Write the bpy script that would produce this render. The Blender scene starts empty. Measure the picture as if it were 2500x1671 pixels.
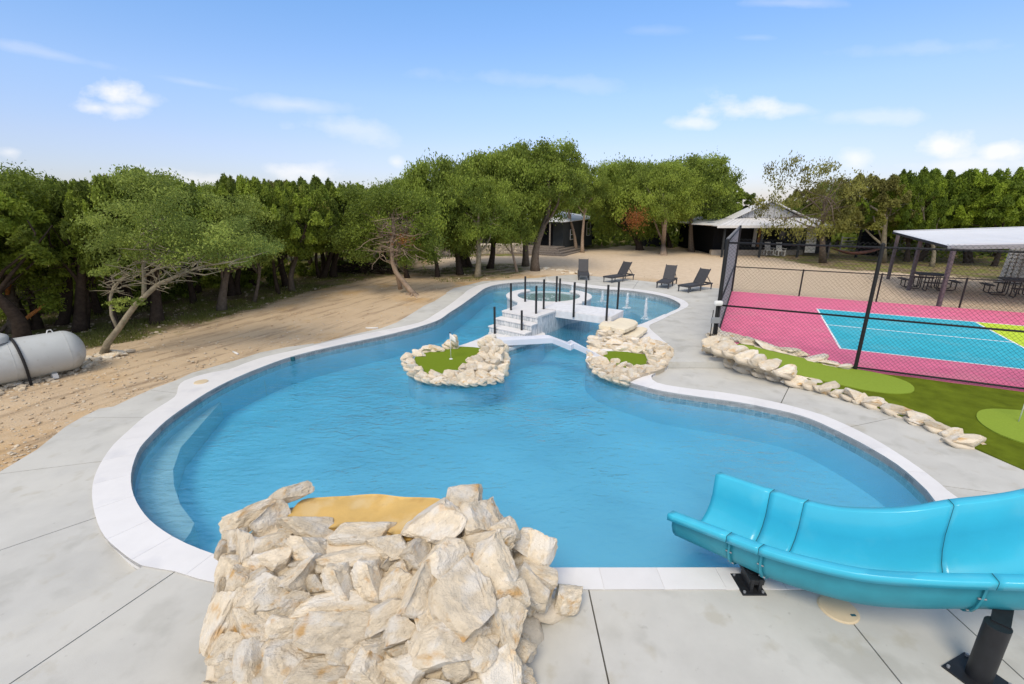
import bpy, bmesh, math, random
import numpy as np
from mathutils import Vector, Matrix, noise
from mathutils.geometry import delaunay_2d_cdt
from mathutils.bvhtree import BVHTree

SC = bpy.context.scene
COL = SC.collection
R = math.radians
random.seed(7)

# ------------------------------------------------------------------ camera
H = 4.0
TH = R(16.5)
FPX = 1111.1
cam = bpy.data.cameras.new('camera')
cam.sensor_width = 36.0
cam.lens = 16.0
cam.clip_start = 0.05
cam.clip_end = 3000
camo = bpy.data.objects.new('camera', cam)
COL.objects.link(camo)
camo.location = (0, 0, H)
camo.rotation_euler = (R(90) - TH, 0, 0)
SC.camera = camo


def ray(px, py):
    a = (px - 1250) / FPX
    b = -(py - 835.5) / FPX
    return Vector((a, math.cos(TH) + b * math.sin(TH), -math.sin(TH) + b * math.cos(TH)))


def G(px, py, z=0.0):
    r = ray(px, py)
    t = (z - H) / r.z
    return Vector((r.x * t, r.y * t, z))


def D(px, py, Y):
    r = ray(px, py)
    t = Y / r.y
    return Vector((r.x * t, Y, H + r.z * t))


def depth(p):
    return p.y * math.cos(TH) - (p.z - H) * math.sin(TH)


# ------------------------------------------------------------------ world, sun, exposure
SUN_EL, SUN_AZ = 52.0, 200.0          # azimuth from +Y towards +X
world = bpy.data.worlds.new('World')
SC.world = world
world.use_nodes = True
wn = world.node_tree.nodes
wl = world.node_tree.links
wn.clear()


def wm(op, a, b=None, c=None, clamp=False):
    n = wn.new('ShaderNodeMath')
    n.operation = op
    n.use_clamp = clamp
    for i, v in enumerate((a, b, c)):
        if v is None:
            continue
        if isinstance(v, (int, float)):
            n.inputs[i].default_value = v
        else:
            wl.new(v, n.inputs[i])
    return n.outputs[0]


sky = wn.new('ShaderNodeTexSky')
sky.sky_type = 'NISHITA'
sky.sun_disc = False
sky.sun_elevation = R(SUN_EL)
sky.sun_rotation = R(SUN_AZ)
sky.altitude = 300
sky.air_density = 1.0
sky.dust_density = 0.6
sky.ozone_density = 1.0
SKYS = 0.15
tc = wn.new('ShaderNodeTexCoord')
sep = wn.new('ShaderNodeSeparateXYZ')
wl.new(tc.outputs['Generated'], sep.inputs[0])
ysafe = wm('MAXIMUM', sep.outputs['Y'], 0.05)
U = wm('DIVIDE', sep.outputs['X'], ysafe)
V = wm('DIVIDE', sep.outputs['Z'], ysafe)
cmb = wn.new('ShaderNodeCombineXYZ')
wl.new(U, cmb.inputs[0])
wl.new(wm('MULTIPLY', V, 1.6), cmb.inputs[1])
nz = wn.new('ShaderNodeTexNoise')
nz.inputs['Scale'].default_value = 9.0
nz.inputs['Detail'].default_value = 7.0
nz.inputs['Roughness'].default_value = 0.55
wl.new(cmb.outputs[0], nz.inputs['Vector'])
nzf = wm('SUBTRACT', nz.outputs['Fac'], 0.5)
# px, py, half width, half height, opacity, noise gain, slope
CLOUDS = [(285, 228, 72, 46, .85, 1.6, 0), (235, 262, 80, 24, .7, 1.6, 0), (300, 268, 80, 30, .6, 1.6, 0), (352, 245, 52, 24, .5, 1.2, 0),
          (720, 257, 165, 24, .36, .8, .06), (850, 312, 130, 34, .34, 1.5, .1),
          (22, 372, 46, 24, .6, 1.2, 0), (735, 418, 90, 30, .6, 1.4, 0), (380, 435, 120, 26, .4, 1.3, 0), (500, 440, 100, 26, .4, 1.3, 0), (968, 396, 26, 16, .5, 1.2, 0),
          (1800, 272, 120, 38, .75, 1.6, -.05), (1700, 300, 90, 20, .6, 1.2, 0), (1920, 268, 120, 18, .4, 1.2, 0), (2150, 285, 160, 22, .3, 1.2, 0),
          (2295, 360, 82, 44, .8, 1.4, 0), (2445, 370, 55, 30, .75, 1.4, 0), (2090, 385, 50, 34, .6, 1.1, 0), (2350, 405, 180, 26, .55, 1.0, 0),
          (110, 130, 190, 17, .20, .8, .2), (470, 203, 110, 12, .18, .8, .15), (1930, 8, 130, 14, .22, 1.0, 0), (1850, 92, 60, 10, .12, 1.0, 0),
          (1600, 75, 80, 14, .10, 1.0, 0), (1350, 200, 300, 22, .14, 1.5, .05), (2250, 120, 250, 20, .14, 1.5, -.05)]
total = None
for (cx, cy, hw, hh, op, ng, sl) in CLOUDS:
    d = ray(cx, cy)
    uc, vc = d.x / d.y, d.z / d.y
    d2 = ray(cx + hw, cy)
    a = abs(d2.x / d2.y - uc)
    d3 = ray(cx, cy - hh)
    b = abs(d3.z / d3.y - vc)
    du = wm('SUBTRACT', U, uc)
    dv = wm('ADD', wm('SUBTRACT', V, vc), wm('MULTIPLY', du, sl))
    e = wm('SQRT', wm('ADD', wm('POWER', wm('ABSOLUTE', wm('DIVIDE', du, a)), 2.0), wm('POWER', wm('ABSOLUTE', wm('DIVIDE', dv, b)), 2.0)))
    m = wm('ADD', wm('SUBTRACT', 1.0, e), wm('MULTIPLY', nzf, ng * 2.2))
    m = wm('MULTIPLY', m, 1.15, clamp=True)
    m = wm('MULTIPLY', m, op * .9)
    total = m if total is None else wm('MAXIMUM', total, m)
front = wm('GREATER_THAN', sep.outputs['Y'], 0.05)
total = wm('MULTIPLY', total, front)
# broken white cloud added out of view, high and behind, to whiten the daylight
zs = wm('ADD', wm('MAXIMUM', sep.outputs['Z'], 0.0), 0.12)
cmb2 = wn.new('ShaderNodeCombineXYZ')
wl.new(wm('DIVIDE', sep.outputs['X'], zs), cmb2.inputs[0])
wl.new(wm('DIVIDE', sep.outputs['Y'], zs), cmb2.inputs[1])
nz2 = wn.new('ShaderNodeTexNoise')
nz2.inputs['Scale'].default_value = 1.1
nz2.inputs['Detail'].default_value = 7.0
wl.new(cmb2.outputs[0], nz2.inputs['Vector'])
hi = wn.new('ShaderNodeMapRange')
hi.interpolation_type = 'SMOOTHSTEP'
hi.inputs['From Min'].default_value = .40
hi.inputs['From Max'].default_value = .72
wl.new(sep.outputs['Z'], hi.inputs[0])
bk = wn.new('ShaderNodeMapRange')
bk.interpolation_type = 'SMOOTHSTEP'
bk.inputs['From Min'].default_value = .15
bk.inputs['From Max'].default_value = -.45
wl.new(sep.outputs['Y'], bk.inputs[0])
fill_veil = wm('MULTIPLY', wm('ADD', wm('SUBTRACT', nz2.outputs['Fac'], .30), 0.0), 3.0, clamp=True)
fill_veil = wm('MULTIPLY', fill_veil, wm('MAXIMUM', hi.outputs[0], bk.outputs[0]))
total = wm('MAXIMUM', total, wm('MULTIPLY', fill_veil, .85))
skg = wn.new('ShaderNodeMix')
skg.data_type = 'RGBA'
skg.blend_type = 'MULTIPLY'
skg.inputs['Factor'].default_value = 1.0
wl.new(sky.outputs[0], skg.inputs['A'])
el_r = wn.new('ShaderNodeValToRGB')
el_r.color_ramp.elements[0].position = .0
el_r.color_ramp.elements[0].color = (.60, .58, .74, 1)
el_r.color_ramp.elements[1].position = .34
el_r.color_ramp.elements[1].color = (.86, 1.10, 1.32, 1)
e0_ = el_r.color_ramp.elements.new(.11)
e0_.color = (.86, .80, .93, 1)
e_ = el_r.color_ramp.elements.new(.20)
e_.color = (.96, .99, 1.13, 1)
wl.new(sep.outputs['Z'], el_r.inputs[0])
wl.new(el_r.outputs[0], skg.inputs['B'])
SKYMUL = skg
mx = wn.new('ShaderNodeMix')
mx.data_type = 'RGBA'
wl.new(total, mx.inputs['Factor'])
wl.new(skg.outputs['Result'], mx.inputs['A'])
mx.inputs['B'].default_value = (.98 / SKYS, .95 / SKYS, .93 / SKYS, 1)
bg = wn.new('ShaderNodeBackground')
bg.inputs['Strength'].default_value = SKYS
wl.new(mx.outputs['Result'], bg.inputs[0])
wo = wn.new('ShaderNodeOutputWorld')
wl.new(bg.outputs[0], wo.inputs[0])

sun = bpy.data.lights.new('sun', 'SUN')
sun.energy = 2.25
sun.angle = R(26)
sun.color = (1, .86, .66)
suno = bpy.data.objects.new('sun', sun)
COL.objects.link(suno)
sd = Vector((math.sin(R(SUN_AZ)) * math.cos(R(SUN_EL)), math.cos(R(SUN_AZ)) * math.cos(R(SUN_EL)), math.sin(R(SUN_EL))))
suno.rotation_euler = sd.to_track_quat('Z', 'Y').to_euler()
suno.location = (0, 0, 30)

SC.view_settings.view_transform = 'Standard'
SC.view_settings.look = 'None'
SC.view_settings.gamma = 1
SC.view_settings.use_curve_mapping = False
SC.view_settings.exposure = 0.18
SC.cycles.transparent_max_bounces = 16
SC.cycles.caustics_reflective = False
SC.cycles.caustics_refractive = False


# ------------------------------------------------------------------ materials
def srgb(r, g, b):
    f = lambda c: c / 12.92 if c <= .04045 else ((c + .055) / 1.055) ** 2.4
    return (f(r / 255), f(g / 255), f(b / 255))


def mat(name, col, rough=.7, spec=.3, noise_s=None, amp=.15, bump=None, bump_s=20, bd=.01, stain=None, metal=0, obj_rand=0, coords='Object', coat=0):
    """Principled material: base colour varied by noise (amp), optional stain (colour, scale, threshold), optional bump."""
    m = bpy.data.materials.new(name)
    m.use_nodes = True
    nt = m.node_tree
    N, L = nt.nodes, nt.links
    P = N['Principled BSDF']
    P.inputs['Roughness'].default_value = rough
    P.inputs['Specular IOR Level'].default_value = spec
    P.inputs['Metallic'].default_value = metal
    P.inputs['Coat Weight'].default_value = coat
    tcn = N.new('ShaderNodeTexCoord')
    vec = tcn.outputs[coords]
    if coords == 'World':
        vec = None
    colout = None
    if noise_s:
        n = N.new('ShaderNodeTexNoise')
        n.inputs['Scale'].default_value = noise_s
        n.inputs['Detail'].default_value = 6
        n.inputs['Roughness'].default_value = .6
        L.new(vec, n.inputs['Vector'])
        cr = N.new('ShaderNodeValToRGB')
        cr.color_ramp.elements[0].position = .3
        cr.color_ramp.elements[1].position = .7
        cr.color_ramp.elements[0].color = tuple(c * (1 - amp) for c in col) + (1,)
        cr.color_ramp.elements[1].color = tuple(min(1, c * (1 + amp)) for c in col) + (1,)
        L.new(n.outputs['Fac'], cr.inputs[0])
        colout = cr.outputs[0]
    else:
        rgb = N.new('ShaderNodeRGB')
        rgb.outputs[0].default_value = tuple(col) + (1,)
        colout = rgb.outputs[0]
    if stain:
        for (sc_, ss, th, amt) in stain:
            n2 = N.new('ShaderNodeTexNoise')
            n2.inputs['Scale'].default_value = ss
            n2.inputs['Detail'].default_value = 5
            mp = N.new('ShaderNodeMapping')
            mp.inputs['Location'].default_value = (ss * 3.1, 7.7, 2.2)
            if obj_rand:
                oi = N.new('ShaderNodeObjectInfo')
                mu = N.new('ShaderNodeVectorMath')
                mu.operation = 'ADD'
                L.new(vec, mu.inputs[0])
                mm = N.new('ShaderNodeMath')
                mm.operation = 'MULTIPLY'
                mm.inputs[1].default_value = 60
                L.new(oi.outputs['Random'], mm.inputs[0])
                L.new(mm.outputs[0], mu.inputs[1])
                L.new(mu.outputs[0], mp.inputs[0])
            else:
                L.new(vec, mp.inputs[0])
            L.new(mp.outputs[0], n2.inputs['Vector'])
            c2 = N.new('ShaderNodeValToRGB')
            c2.color_ramp.elements[0].position = th
            c2.color_ramp.elements[1].position = min(1, th + .12)
            c2.color_ramp.elements[0].color = (0, 0, 0, 1)
            c2.color_ramp.elements[1].color = (amt, amt, amt, 1)
            L.new(n2.outputs['Fac'], c2.inputs[0])
            mi = N.new('ShaderNodeMix')
            mi.data_type = 'RGBA'
            L.new(c2.outputs[0], mi.inputs['Factor'])
            L.new(colout, mi.inputs['A'])
            mi.inputs['B'].default_value = tuple(sc_) + (1,)
            colout = mi.outputs['Result']
    if obj_rand:
        oi = N.new('ShaderNodeObjectInfo')
        mr = N.new('ShaderNodeMapRange')
        mr.inputs['To Min'].default_value = 1 - obj_rand
        mr.inputs['To Max'].default_value = 1 + obj_rand
        L.new(oi.outputs['Random'], mr.inputs[0])
        hs = N.new('ShaderNodeHueSaturation')
        L.new(mr.outputs[0], hs.inputs['Value'])
        L.new(colout, hs.inputs['Color'])
        colout = hs.outputs[0]
    L.new(colout, P.inputs['Base Color'])
    if bump:
        nb = N.new('ShaderNodeTexNoise')
        nb.inputs['Scale'].default_value = bump_s
        nb.inputs['Detail'].default_value = 8
        nb.inputs['Roughness'].default_value = .65
        L.new(vec, nb.inputs['Vector'])
        b = N.new('ShaderNodeBump')
        b.inputs['Strength'].default_value = bump
        b.inputs['Distance'].default_value = bd
        L.new(nb.outputs['Fac'], b.inputs['Height'])
        L.new(b.outputs[0], P.inputs['Normal'])
    return m


M = {}
M['coping'] = mat('white marble coping', (.71, .70, .69), .55, .3, 3, .04, .2, 60, .002, stain=[((.62, .63, .66), 1.6, .56, .35)])
M['coping_tile'] = mat('white marble coping stone', (.71, .70, .69), .5, .3, 3, .03, .15, 60, .002, stain=[((.56, .56, .58), 1.6, .57, .45)], obj_rand=.035)
M['concrete'] = mat('brushed concrete deck', (.50, .495, .46), .9, .2, 1.3, .09, .35, 90, .003,
                    stain=[((.37, .365, .33), 1.9, .55, .55), ((.57, .56, .51), .7, .5, .5), ((.40, .37, .29), 3.3, .60, .45), ((.27, .26, .23), 11, .68, .5)])
M['subbase'] = mat('joint shadow gap filler', (.14, .14, .13), .95, .1)
M['plaster'] = mat('pale blue pool plaster', (.52, .75, .92), .8, .2, .5, .05)
M['plaster_light'] = mat('grey blue shelf plaster', (.56, .64, .68), .8, .2, 1.2, .12)
M['plaster_bench'] = mat('bench plaster', (.58, .68, .74), .8, .2, .8, .05)
M['white_paint'] = mat('white painted masonry', (.74, .75, .77), .7, .3, 2, .05, .15, 50, .002)
M['white_wood'] = mat('whitewashed boards', (.68, .69, .71), .75, .2, 6, .10, .3, 40, .002)
M['white_panel'] = mat('white plastic boards', (.66, .69, .76), .5, .4, 2, .03)
M['black_metal'] = mat('black powder coat', (.012, .013, .016), .5, .5, 8, .3)
M['fence_metal'] = mat('black vinyl coated fence', (.012, .012, .013), .55, .4)
M['fence_grey'] = mat('galvanised grey', (.30, .31, .33), .5, .5, metal=.3)
M['turf'] = mat('putting turf', (.15, .215, .018), .95, .05, 40, .12, .4, 300, .003)
M['turf_light'] = mat('light putting turf', (.225, .31, .04), .95, .05, 30, .07, .3, 300, .002)
M['turf_dark'] = mat('dark fringe turf', (.115, .15, .011), .95, .05, 2.2, .28, .9, 130, .01)
M['pink'] = mat('pink court paint', (.70, .165, .28), .85, .2, 2.2, .12, .3, 200, .002, stain=[((.60, .22, .28), 1.1, .52, .45), ((.45, .12, .18), 6, .66, .4)])
M['court_blue'] = mat('blue court paint', (.040, .42, .54), .85, .2, 2, .10, .3, 200, .002, stain=[((.12, .46, .55), 1.2, .52, .4), ((.03, .30, .40), 6, .66, .35)])
M['court_yellow'] = mat('lime court paint', (.50, .66, .045), .85, .2, 2, .08, .3, 200, .002)
M['line'] = mat('white line paint', (.80, .82, .84), .8, .2)
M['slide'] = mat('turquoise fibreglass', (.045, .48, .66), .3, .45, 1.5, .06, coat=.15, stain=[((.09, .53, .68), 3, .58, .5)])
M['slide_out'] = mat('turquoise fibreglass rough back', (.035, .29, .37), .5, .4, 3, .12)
M['seam'] = mat('dark sealant', (.02, .10, .13), .7, .2)
M['limestone'] = mat('cream limestone', (.72, .625, .48), .9, .15, 5, .16, 1.0, 16, .03, obj_rand=.14,
                     stain=[((.60, .36, .13), 2.4, .585, .85), ((.30, .24, .17), 16, .64, .6), ((.76, .73, .67), 2.0, .50, .7), ((.50, .42, .30), 5, .62, .5)])
M['mortar'] = mat('cream mortar', (.66, .58, .46), .95, .1, 5, .12, .9, 26, .02, stain=[((.48, .40, .29), 3, .58, .4)])
M['slab_stone'] = mat('smooth cream slab', (.74, .66, .50), .85, .2, 3, .08, .5, 25, .01)
M['basin'] = mat('tan waterfall basin', (.60, .39, .12), .5, .35, 1.6, .16, .4, 9, .012, stain=[((.66, .50, .26), 2.6, .52, .6), ((.45, .26, .07), 4, .58, .5)])
M['lounger'] = mat('charcoal resin', (.052, .053, .060), .6, .35, 10, .1)
M['tank'] = mat('grey white propane tank paint', (.46, .48, .475), .5, .4, 2, .06, stain=[((.30, .30, .26), 2.2, .54, .55), ((.22, .19, .14), 7, .66, .5)])
M['rubber'] = mat('black rubber', (.02, .02, .022), .7, .3)
M['bark_dark'] = mat('dark juniper bark', (.062, .046, .036), .95, .1, 9, .35, 1.0, 30, .02)
M['bark_grey'] = mat('grey brown bark', (.155, .125, .098), .95, .1, 9, .3, 1.0, 30, .02)
M['bark_pale'] = mat('pale lichened bark', (.27, .235, .17), .95, .1, 7, .3, 1.0, 30, .02, stain=[((.16, .20, .10), 5, .58, .5)])
M['bark_tan'] = mat('tan stripped bark', (.33, .25, .185), .95, .1, 8, .25, 1.0, 26, .02)
M['split_wood'] = mat('orange split wood', (.50, .20, .06), .8, .2, 14, .3, .6, 40, .01)
M['roof'] = mat('pale metal roofing', (.66, .66, .665), .5, .4, 1, .05)
M['roof_white'] = mat('white metal roofing', (.66, .675, .70), .45, .4, .6, .04)
M['gable'] = mat('grey gable metal', (.40, .41, .43), .6, .3, 1, .06)
M['dark_wall'] = mat('charcoal siding', (.032, .036, .040), .85, .2, 2, .15)
M['black_wall'] = mat('near black interior', (.010, .011, .013), .9, .1)
M['cabin_wall'] = mat('slate grey siding', (.05, .057, .06), .85, .2, 2, .12)
M['window'] = mat('dark window glass', (.03, .04, .05), .15, .6)
M['white_trim'] = mat('white trim', (.70, .70, .68), .6, .3)
M['weathered'] = mat('weathered grey wood', (.22, .19, .165), .9, .15, 9, .3, .5, 40, .005)
M['post_wood'] = mat('purple grey stained post', (.12, .10, .11), .8, .2, 9, .2)
M['brown_wood'] = mat('warm brown wood', (.20, .10, .045), .8, .2, 6, .2)
M['wall_stone'] = mat('flagstone', (.42, .37, .31), .9, .1, 4, .15, .6, 20, .01, obj_rand=.18)
M['hammock'] = mat('faded red brown canvas', (.23, .11, .085), .9, .1, 3, .15)
M['red'] = mat('red fabric', (.45, .02, .03), .7, .2)
M['white_cloth'] = mat('white cloth', (.78, .78, .76), .9, .1)
M['lid'] = mat('tan skimmer lid', (.60, .49, .33), .7, .2, 4, .06)
M['picnic'] = mat('dark coated steel', (.045, .035, .035), .6, .3, 8, .2)
M['stone_tower'] = mat('grey stacked stone', (.56, .55, .51), .95, .1, 3, .15, .8, 12, .03, obj_rand=.15)


def leaf_mat(name, c0, c1, trans=.42):
    m = bpy.data.materials.new(name)
    m.use_nodes = True
    N, L = m.node_tree.nodes, m.node_tree.links
    P = N['Principled BSDF']
    P.inputs['Roughness'].default_value = .6
    P.inputs['Specular IOR Level'].default_value = .25
    at = N.new('ShaderNodeAttribute')
    at.attribute_name = 'tint'
    oi = N.new('ShaderNodeObjectInfo')
    ad = N.new('ShaderNodeMath')
    ad.operation = 'MULTIPLY_ADD'
    ad.inputs[1].default_value = .35
    L.new(oi.outputs['Random'], ad.inputs[0])
    sb = N.new('ShaderNodeMath')
    sb.operation = 'SUBTRACT'
    L.new(at.outputs['Fac'], sb.inputs[0])
    sb.inputs[1].default_value = .17
    L.new(sb.outputs[0], ad.inputs[2])
    mi = N.new('ShaderNodeMix')
    mi.data_type = 'RGBA'
    mi.clamp_factor = True
    L.new(ad.outputs[0], mi.inputs['Factor'])
    mi.inputs['A'].default_value = tuple(c0) + (1,)
    mi.inputs['B'].default_value = tuple(c1) + (1,)
    L.new(mi.outputs['Result'], P.inputs['Base Color'])
    tr = N.new('ShaderNodeBsdfTranslucent')
    L.new(mi.outputs['Result'], tr.inputs[0])
    ms = N.new('ShaderNodeMixShader')
    ms.inputs[0].default_value = trans
    L.new(P.outputs[0], ms.inputs[1])
    L.new(tr.outputs[0], ms.inputs[2])
    L.new(ms.outputs[0], N['Material Output'].inputs[0])
    return m


M['leaf_juniper'] = leaf_mat('juniper foliage', (.11, .15, .024), (.34, .43, .055))
M['leaf_brownish'] = leaf_mat('browning juniper foliage', (.14, .135, .04), (.34, .34, .075))
M['leaf_oak'] = leaf_mat('live oak foliage', (.12, .165, .028), (.35, .44, .07))
M['leaf_pale'] = leaf_mat('pale spring oak foliage', (.15, .20, .04), (.38, .46, .095))
M['leaf_cedar'] = leaf_mat('bright cedar foliage', (.10, .155, .018), (.31, .41, .04))
M['leaf_rust'] = leaf_mat('dead rust foliage', (.25, .09, .03), (.45, .20, .06))


def ground_material():
    m = bpy.data.materials.new('dirt and woodland floor')
    m.use_nodes = True
    N, L = m.node_tree.nodes, m.node_tree.links
    P = N['Principled BSDF']
    P.inputs['Roughness'].default_value = .95
    P.inputs['Specular IOR Level'].default_value = .1
    tcn = N.new('ShaderNodeTexCoord')

    def nzn(s, d=6, stretch=None, rot=0):
        n = N.new('ShaderNodeTexNoise')
        n.inputs['Scale'].default_value = s
        n.inputs['Detail'].default_value = d
        n.inputs['Roughness'].default_value = .62
        if stretch:
            vr = N.new('ShaderNodeVectorRotate')
            vr.rotation_type = 'Z_AXIS'
            vr.inputs['Angle'].default_value = rot
            L.new(tcn.outputs['Object'], vr.inputs['Vector'])
            mp = N.new('ShaderNodeMapping')
            mp.inputs['Scale'].default_value = stretch
            L.new(vr.outputs[0], mp.inputs[0])
            L.new(mp.outputs[0], n.inputs['Vector'])
        else:
            L.new(tcn.outputs['Object'], n.inputs['Vector'])
        return n.outputs['Fac']

    def ramp(f, a, ca, b, cb):
        c = N.new('ShaderNodeValToRGB')
        c.color_ramp.elements[0].position = a
        c.color_ramp.elements[1].position = b
        c.color_ramp.elements[0].color = tuple(ca) + (1,)
        c.color_ramp.elements[1].color = tuple(cb) + (1,)
        L.new(f, c.inputs[0])
        return c.outputs[0]

    def mix(f, a, b):
        x = N.new('ShaderNodeMix')
        x.data_type = 'RGBA'
        L.new(f, x.inputs['Factor'])
        L.new(a, x.inputs['A'])
        L.new(b, x.inputs['B'])
        return x.outputs['Result']

    dirt = ramp(nzn(.55), .35, (.50, .38, .25), .66, (.58, .45, .30))
    orange = ramp(nzn(.28), .52, (0, 0, 0), .64, (1, 1, 1))
    oc = ramp(nzn(2), .3, (.47, .30, .14), .7, (.56, .38, .19))
    dirt = mix(orange, dirt, oc)
    brown = ramp(nzn(1.0, 8, (.45, 2.6, 1), R(-66)), .50, (0, 0, 0), .68, (.8, .8, .8))
    bc = ramp(nzn(6), .3, (.20, .135, .085), .7, (.33, .25, .17))
    dirt = mix(brown, dirt, bc)
    peb = ramp(nzn(24, 3), .62, (0, 0, 0), .72, (.6, .6, .6))
    pc = ramp(nzn(9), .3, (.50, .45, .38), .7, (.60, .56, .50))
    dirt = mix(peb, dirt, pc)
    gravel = ramp(nzn(3.0, 9), .3, (.56, .44, .31), .7, (.66, .54, .40))
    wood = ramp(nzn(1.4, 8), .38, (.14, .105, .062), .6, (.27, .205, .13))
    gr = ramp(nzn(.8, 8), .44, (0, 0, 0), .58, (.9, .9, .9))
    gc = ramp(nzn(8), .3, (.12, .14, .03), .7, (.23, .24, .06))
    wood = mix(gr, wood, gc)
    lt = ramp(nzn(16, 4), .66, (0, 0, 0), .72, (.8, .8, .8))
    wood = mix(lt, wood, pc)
    za = N.new('ShaderNodeAttribute')
    za.attribute_name = 'wood'
    ga = N.new('ShaderNodeAttribute')
    ga.attribute_name = 'gravel'

    def edge(att, s, amp):
        a = N.new('ShaderNodeMath')
        a.operation = 'MULTIPLY_ADD'
        L.new(nzn(s), a.inputs[0])
        a.inputs[1].default_value = amp
        b = N.new('ShaderNodeMath')
        b.operation = 'ADD'
        L.new(att, b.inputs[0])
        b.inputs[1].default_value = -.5 * amp
        L.new(b.outputs[0], a.inputs[2])
        return ramp(a.outputs[0], .38, (0, 0, 0), .62, (1, 1, 1))
    c = mix(edge(ga.outputs['Fac'], 1.2, .6), dirt, gravel)
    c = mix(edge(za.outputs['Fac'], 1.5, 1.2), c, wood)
    L.new(c, P.inputs['Base Color'])
    b = N.new('ShaderNodeBump')
    b.inputs['Strength'].default_value = .8
    b.inputs['Distance'].default_value = .022
    s = N.new('ShaderNodeMath')
    s.operation = 'ADD'
    L.new(nzn(7, 9), s.inputs[0])
    L.new(nzn(30, 6), s.inputs[1])
    L.new(s.outputs[0], b.inputs['Height'])
    L.new(b.outputs[0], P.inputs['Normal'])
    return m


def tile_material():
    m = bpy.data.materials.new('waterline tile')
    m.use_nodes = True
    N, L = m.node_tree.nodes, m.node_tree.links
    P = N['Principled BSDF']
    P.inputs['Roughness'].default_value = .3
    uv = N.new('ShaderNodeUVMap')
    bt = N.new('ShaderNodeTexBrick')
    bt.offset = 0
    bt.inputs['Scale'].default_value = 1
    bt.inputs['Brick Width'].default_value = .15
    bt.inputs['Row Height'].default_value = .15
    bt.inputs['Mortar Size'].default_value = .006
    bt.inputs['Color1'].default_value = (.25, .30, .33, 1)
    bt.inputs['Color2'].default_value = (.40, .44, .46, 1)
    bt.inputs['Mortar'].default_value = (.55, .56, .56, 1)
    L.new(uv.outputs[0], bt.inputs['Vector'])
    nz_ = N.new('ShaderNodeTexNoise')
    nz_.inputs['Scale'].default_value = 14
    L.new(uv.outputs[0], nz_.inputs['Vector'])
    mi = N.new('ShaderNodeMix')
    mi.data_type = 'RGBA'
    mi.blend_type = 'OVERLAY'
    mi.inputs['Factor'].default_value = .6
    L.new(bt.outputs['Color'], mi.inputs['A'])
    L.new(nz_.outputs['Fac'], mi.inputs['B'])
    L.new(mi.outputs['Result'], P.inputs['Base Color'])
    return m


def mosaic_material():
    m = mat('pale vertical mosaic', (.50, .53, .55), .5, .4)
    N, L = m.node_tree.nodes, m.node_tree.links
    P = N['Principled BSDF']
    tcn = N.new('ShaderNodeTexCoord')
    mp = N.new('ShaderNodeMapping')
    mp.inputs['Scale'].default_value = (30, 30, 6)
    L.new(tcn.outputs['Object'], mp.inputs[0])
    v = N.new('ShaderNodeTexVoronoi')
    v.inputs['Scale'].default_value = 1
    L.new(mp.outputs[0], v.inputs['Vector'])
    c = N.new('ShaderNodeValToRGB')
    c.color_ramp.elements[0].color = (.40, .44, .47, 1)
    c.color_ramp.elements[1].color = (.72, .73, .74, 1)
    se = N.new('ShaderNodeSeparateColor')
    L.new(v.outputs['Color'], se.inputs[0])
    L.new(se.outputs[0], c.inputs[0])
    L.new(c.outputs[0], P.inputs['Base Color'])
    return m


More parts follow.
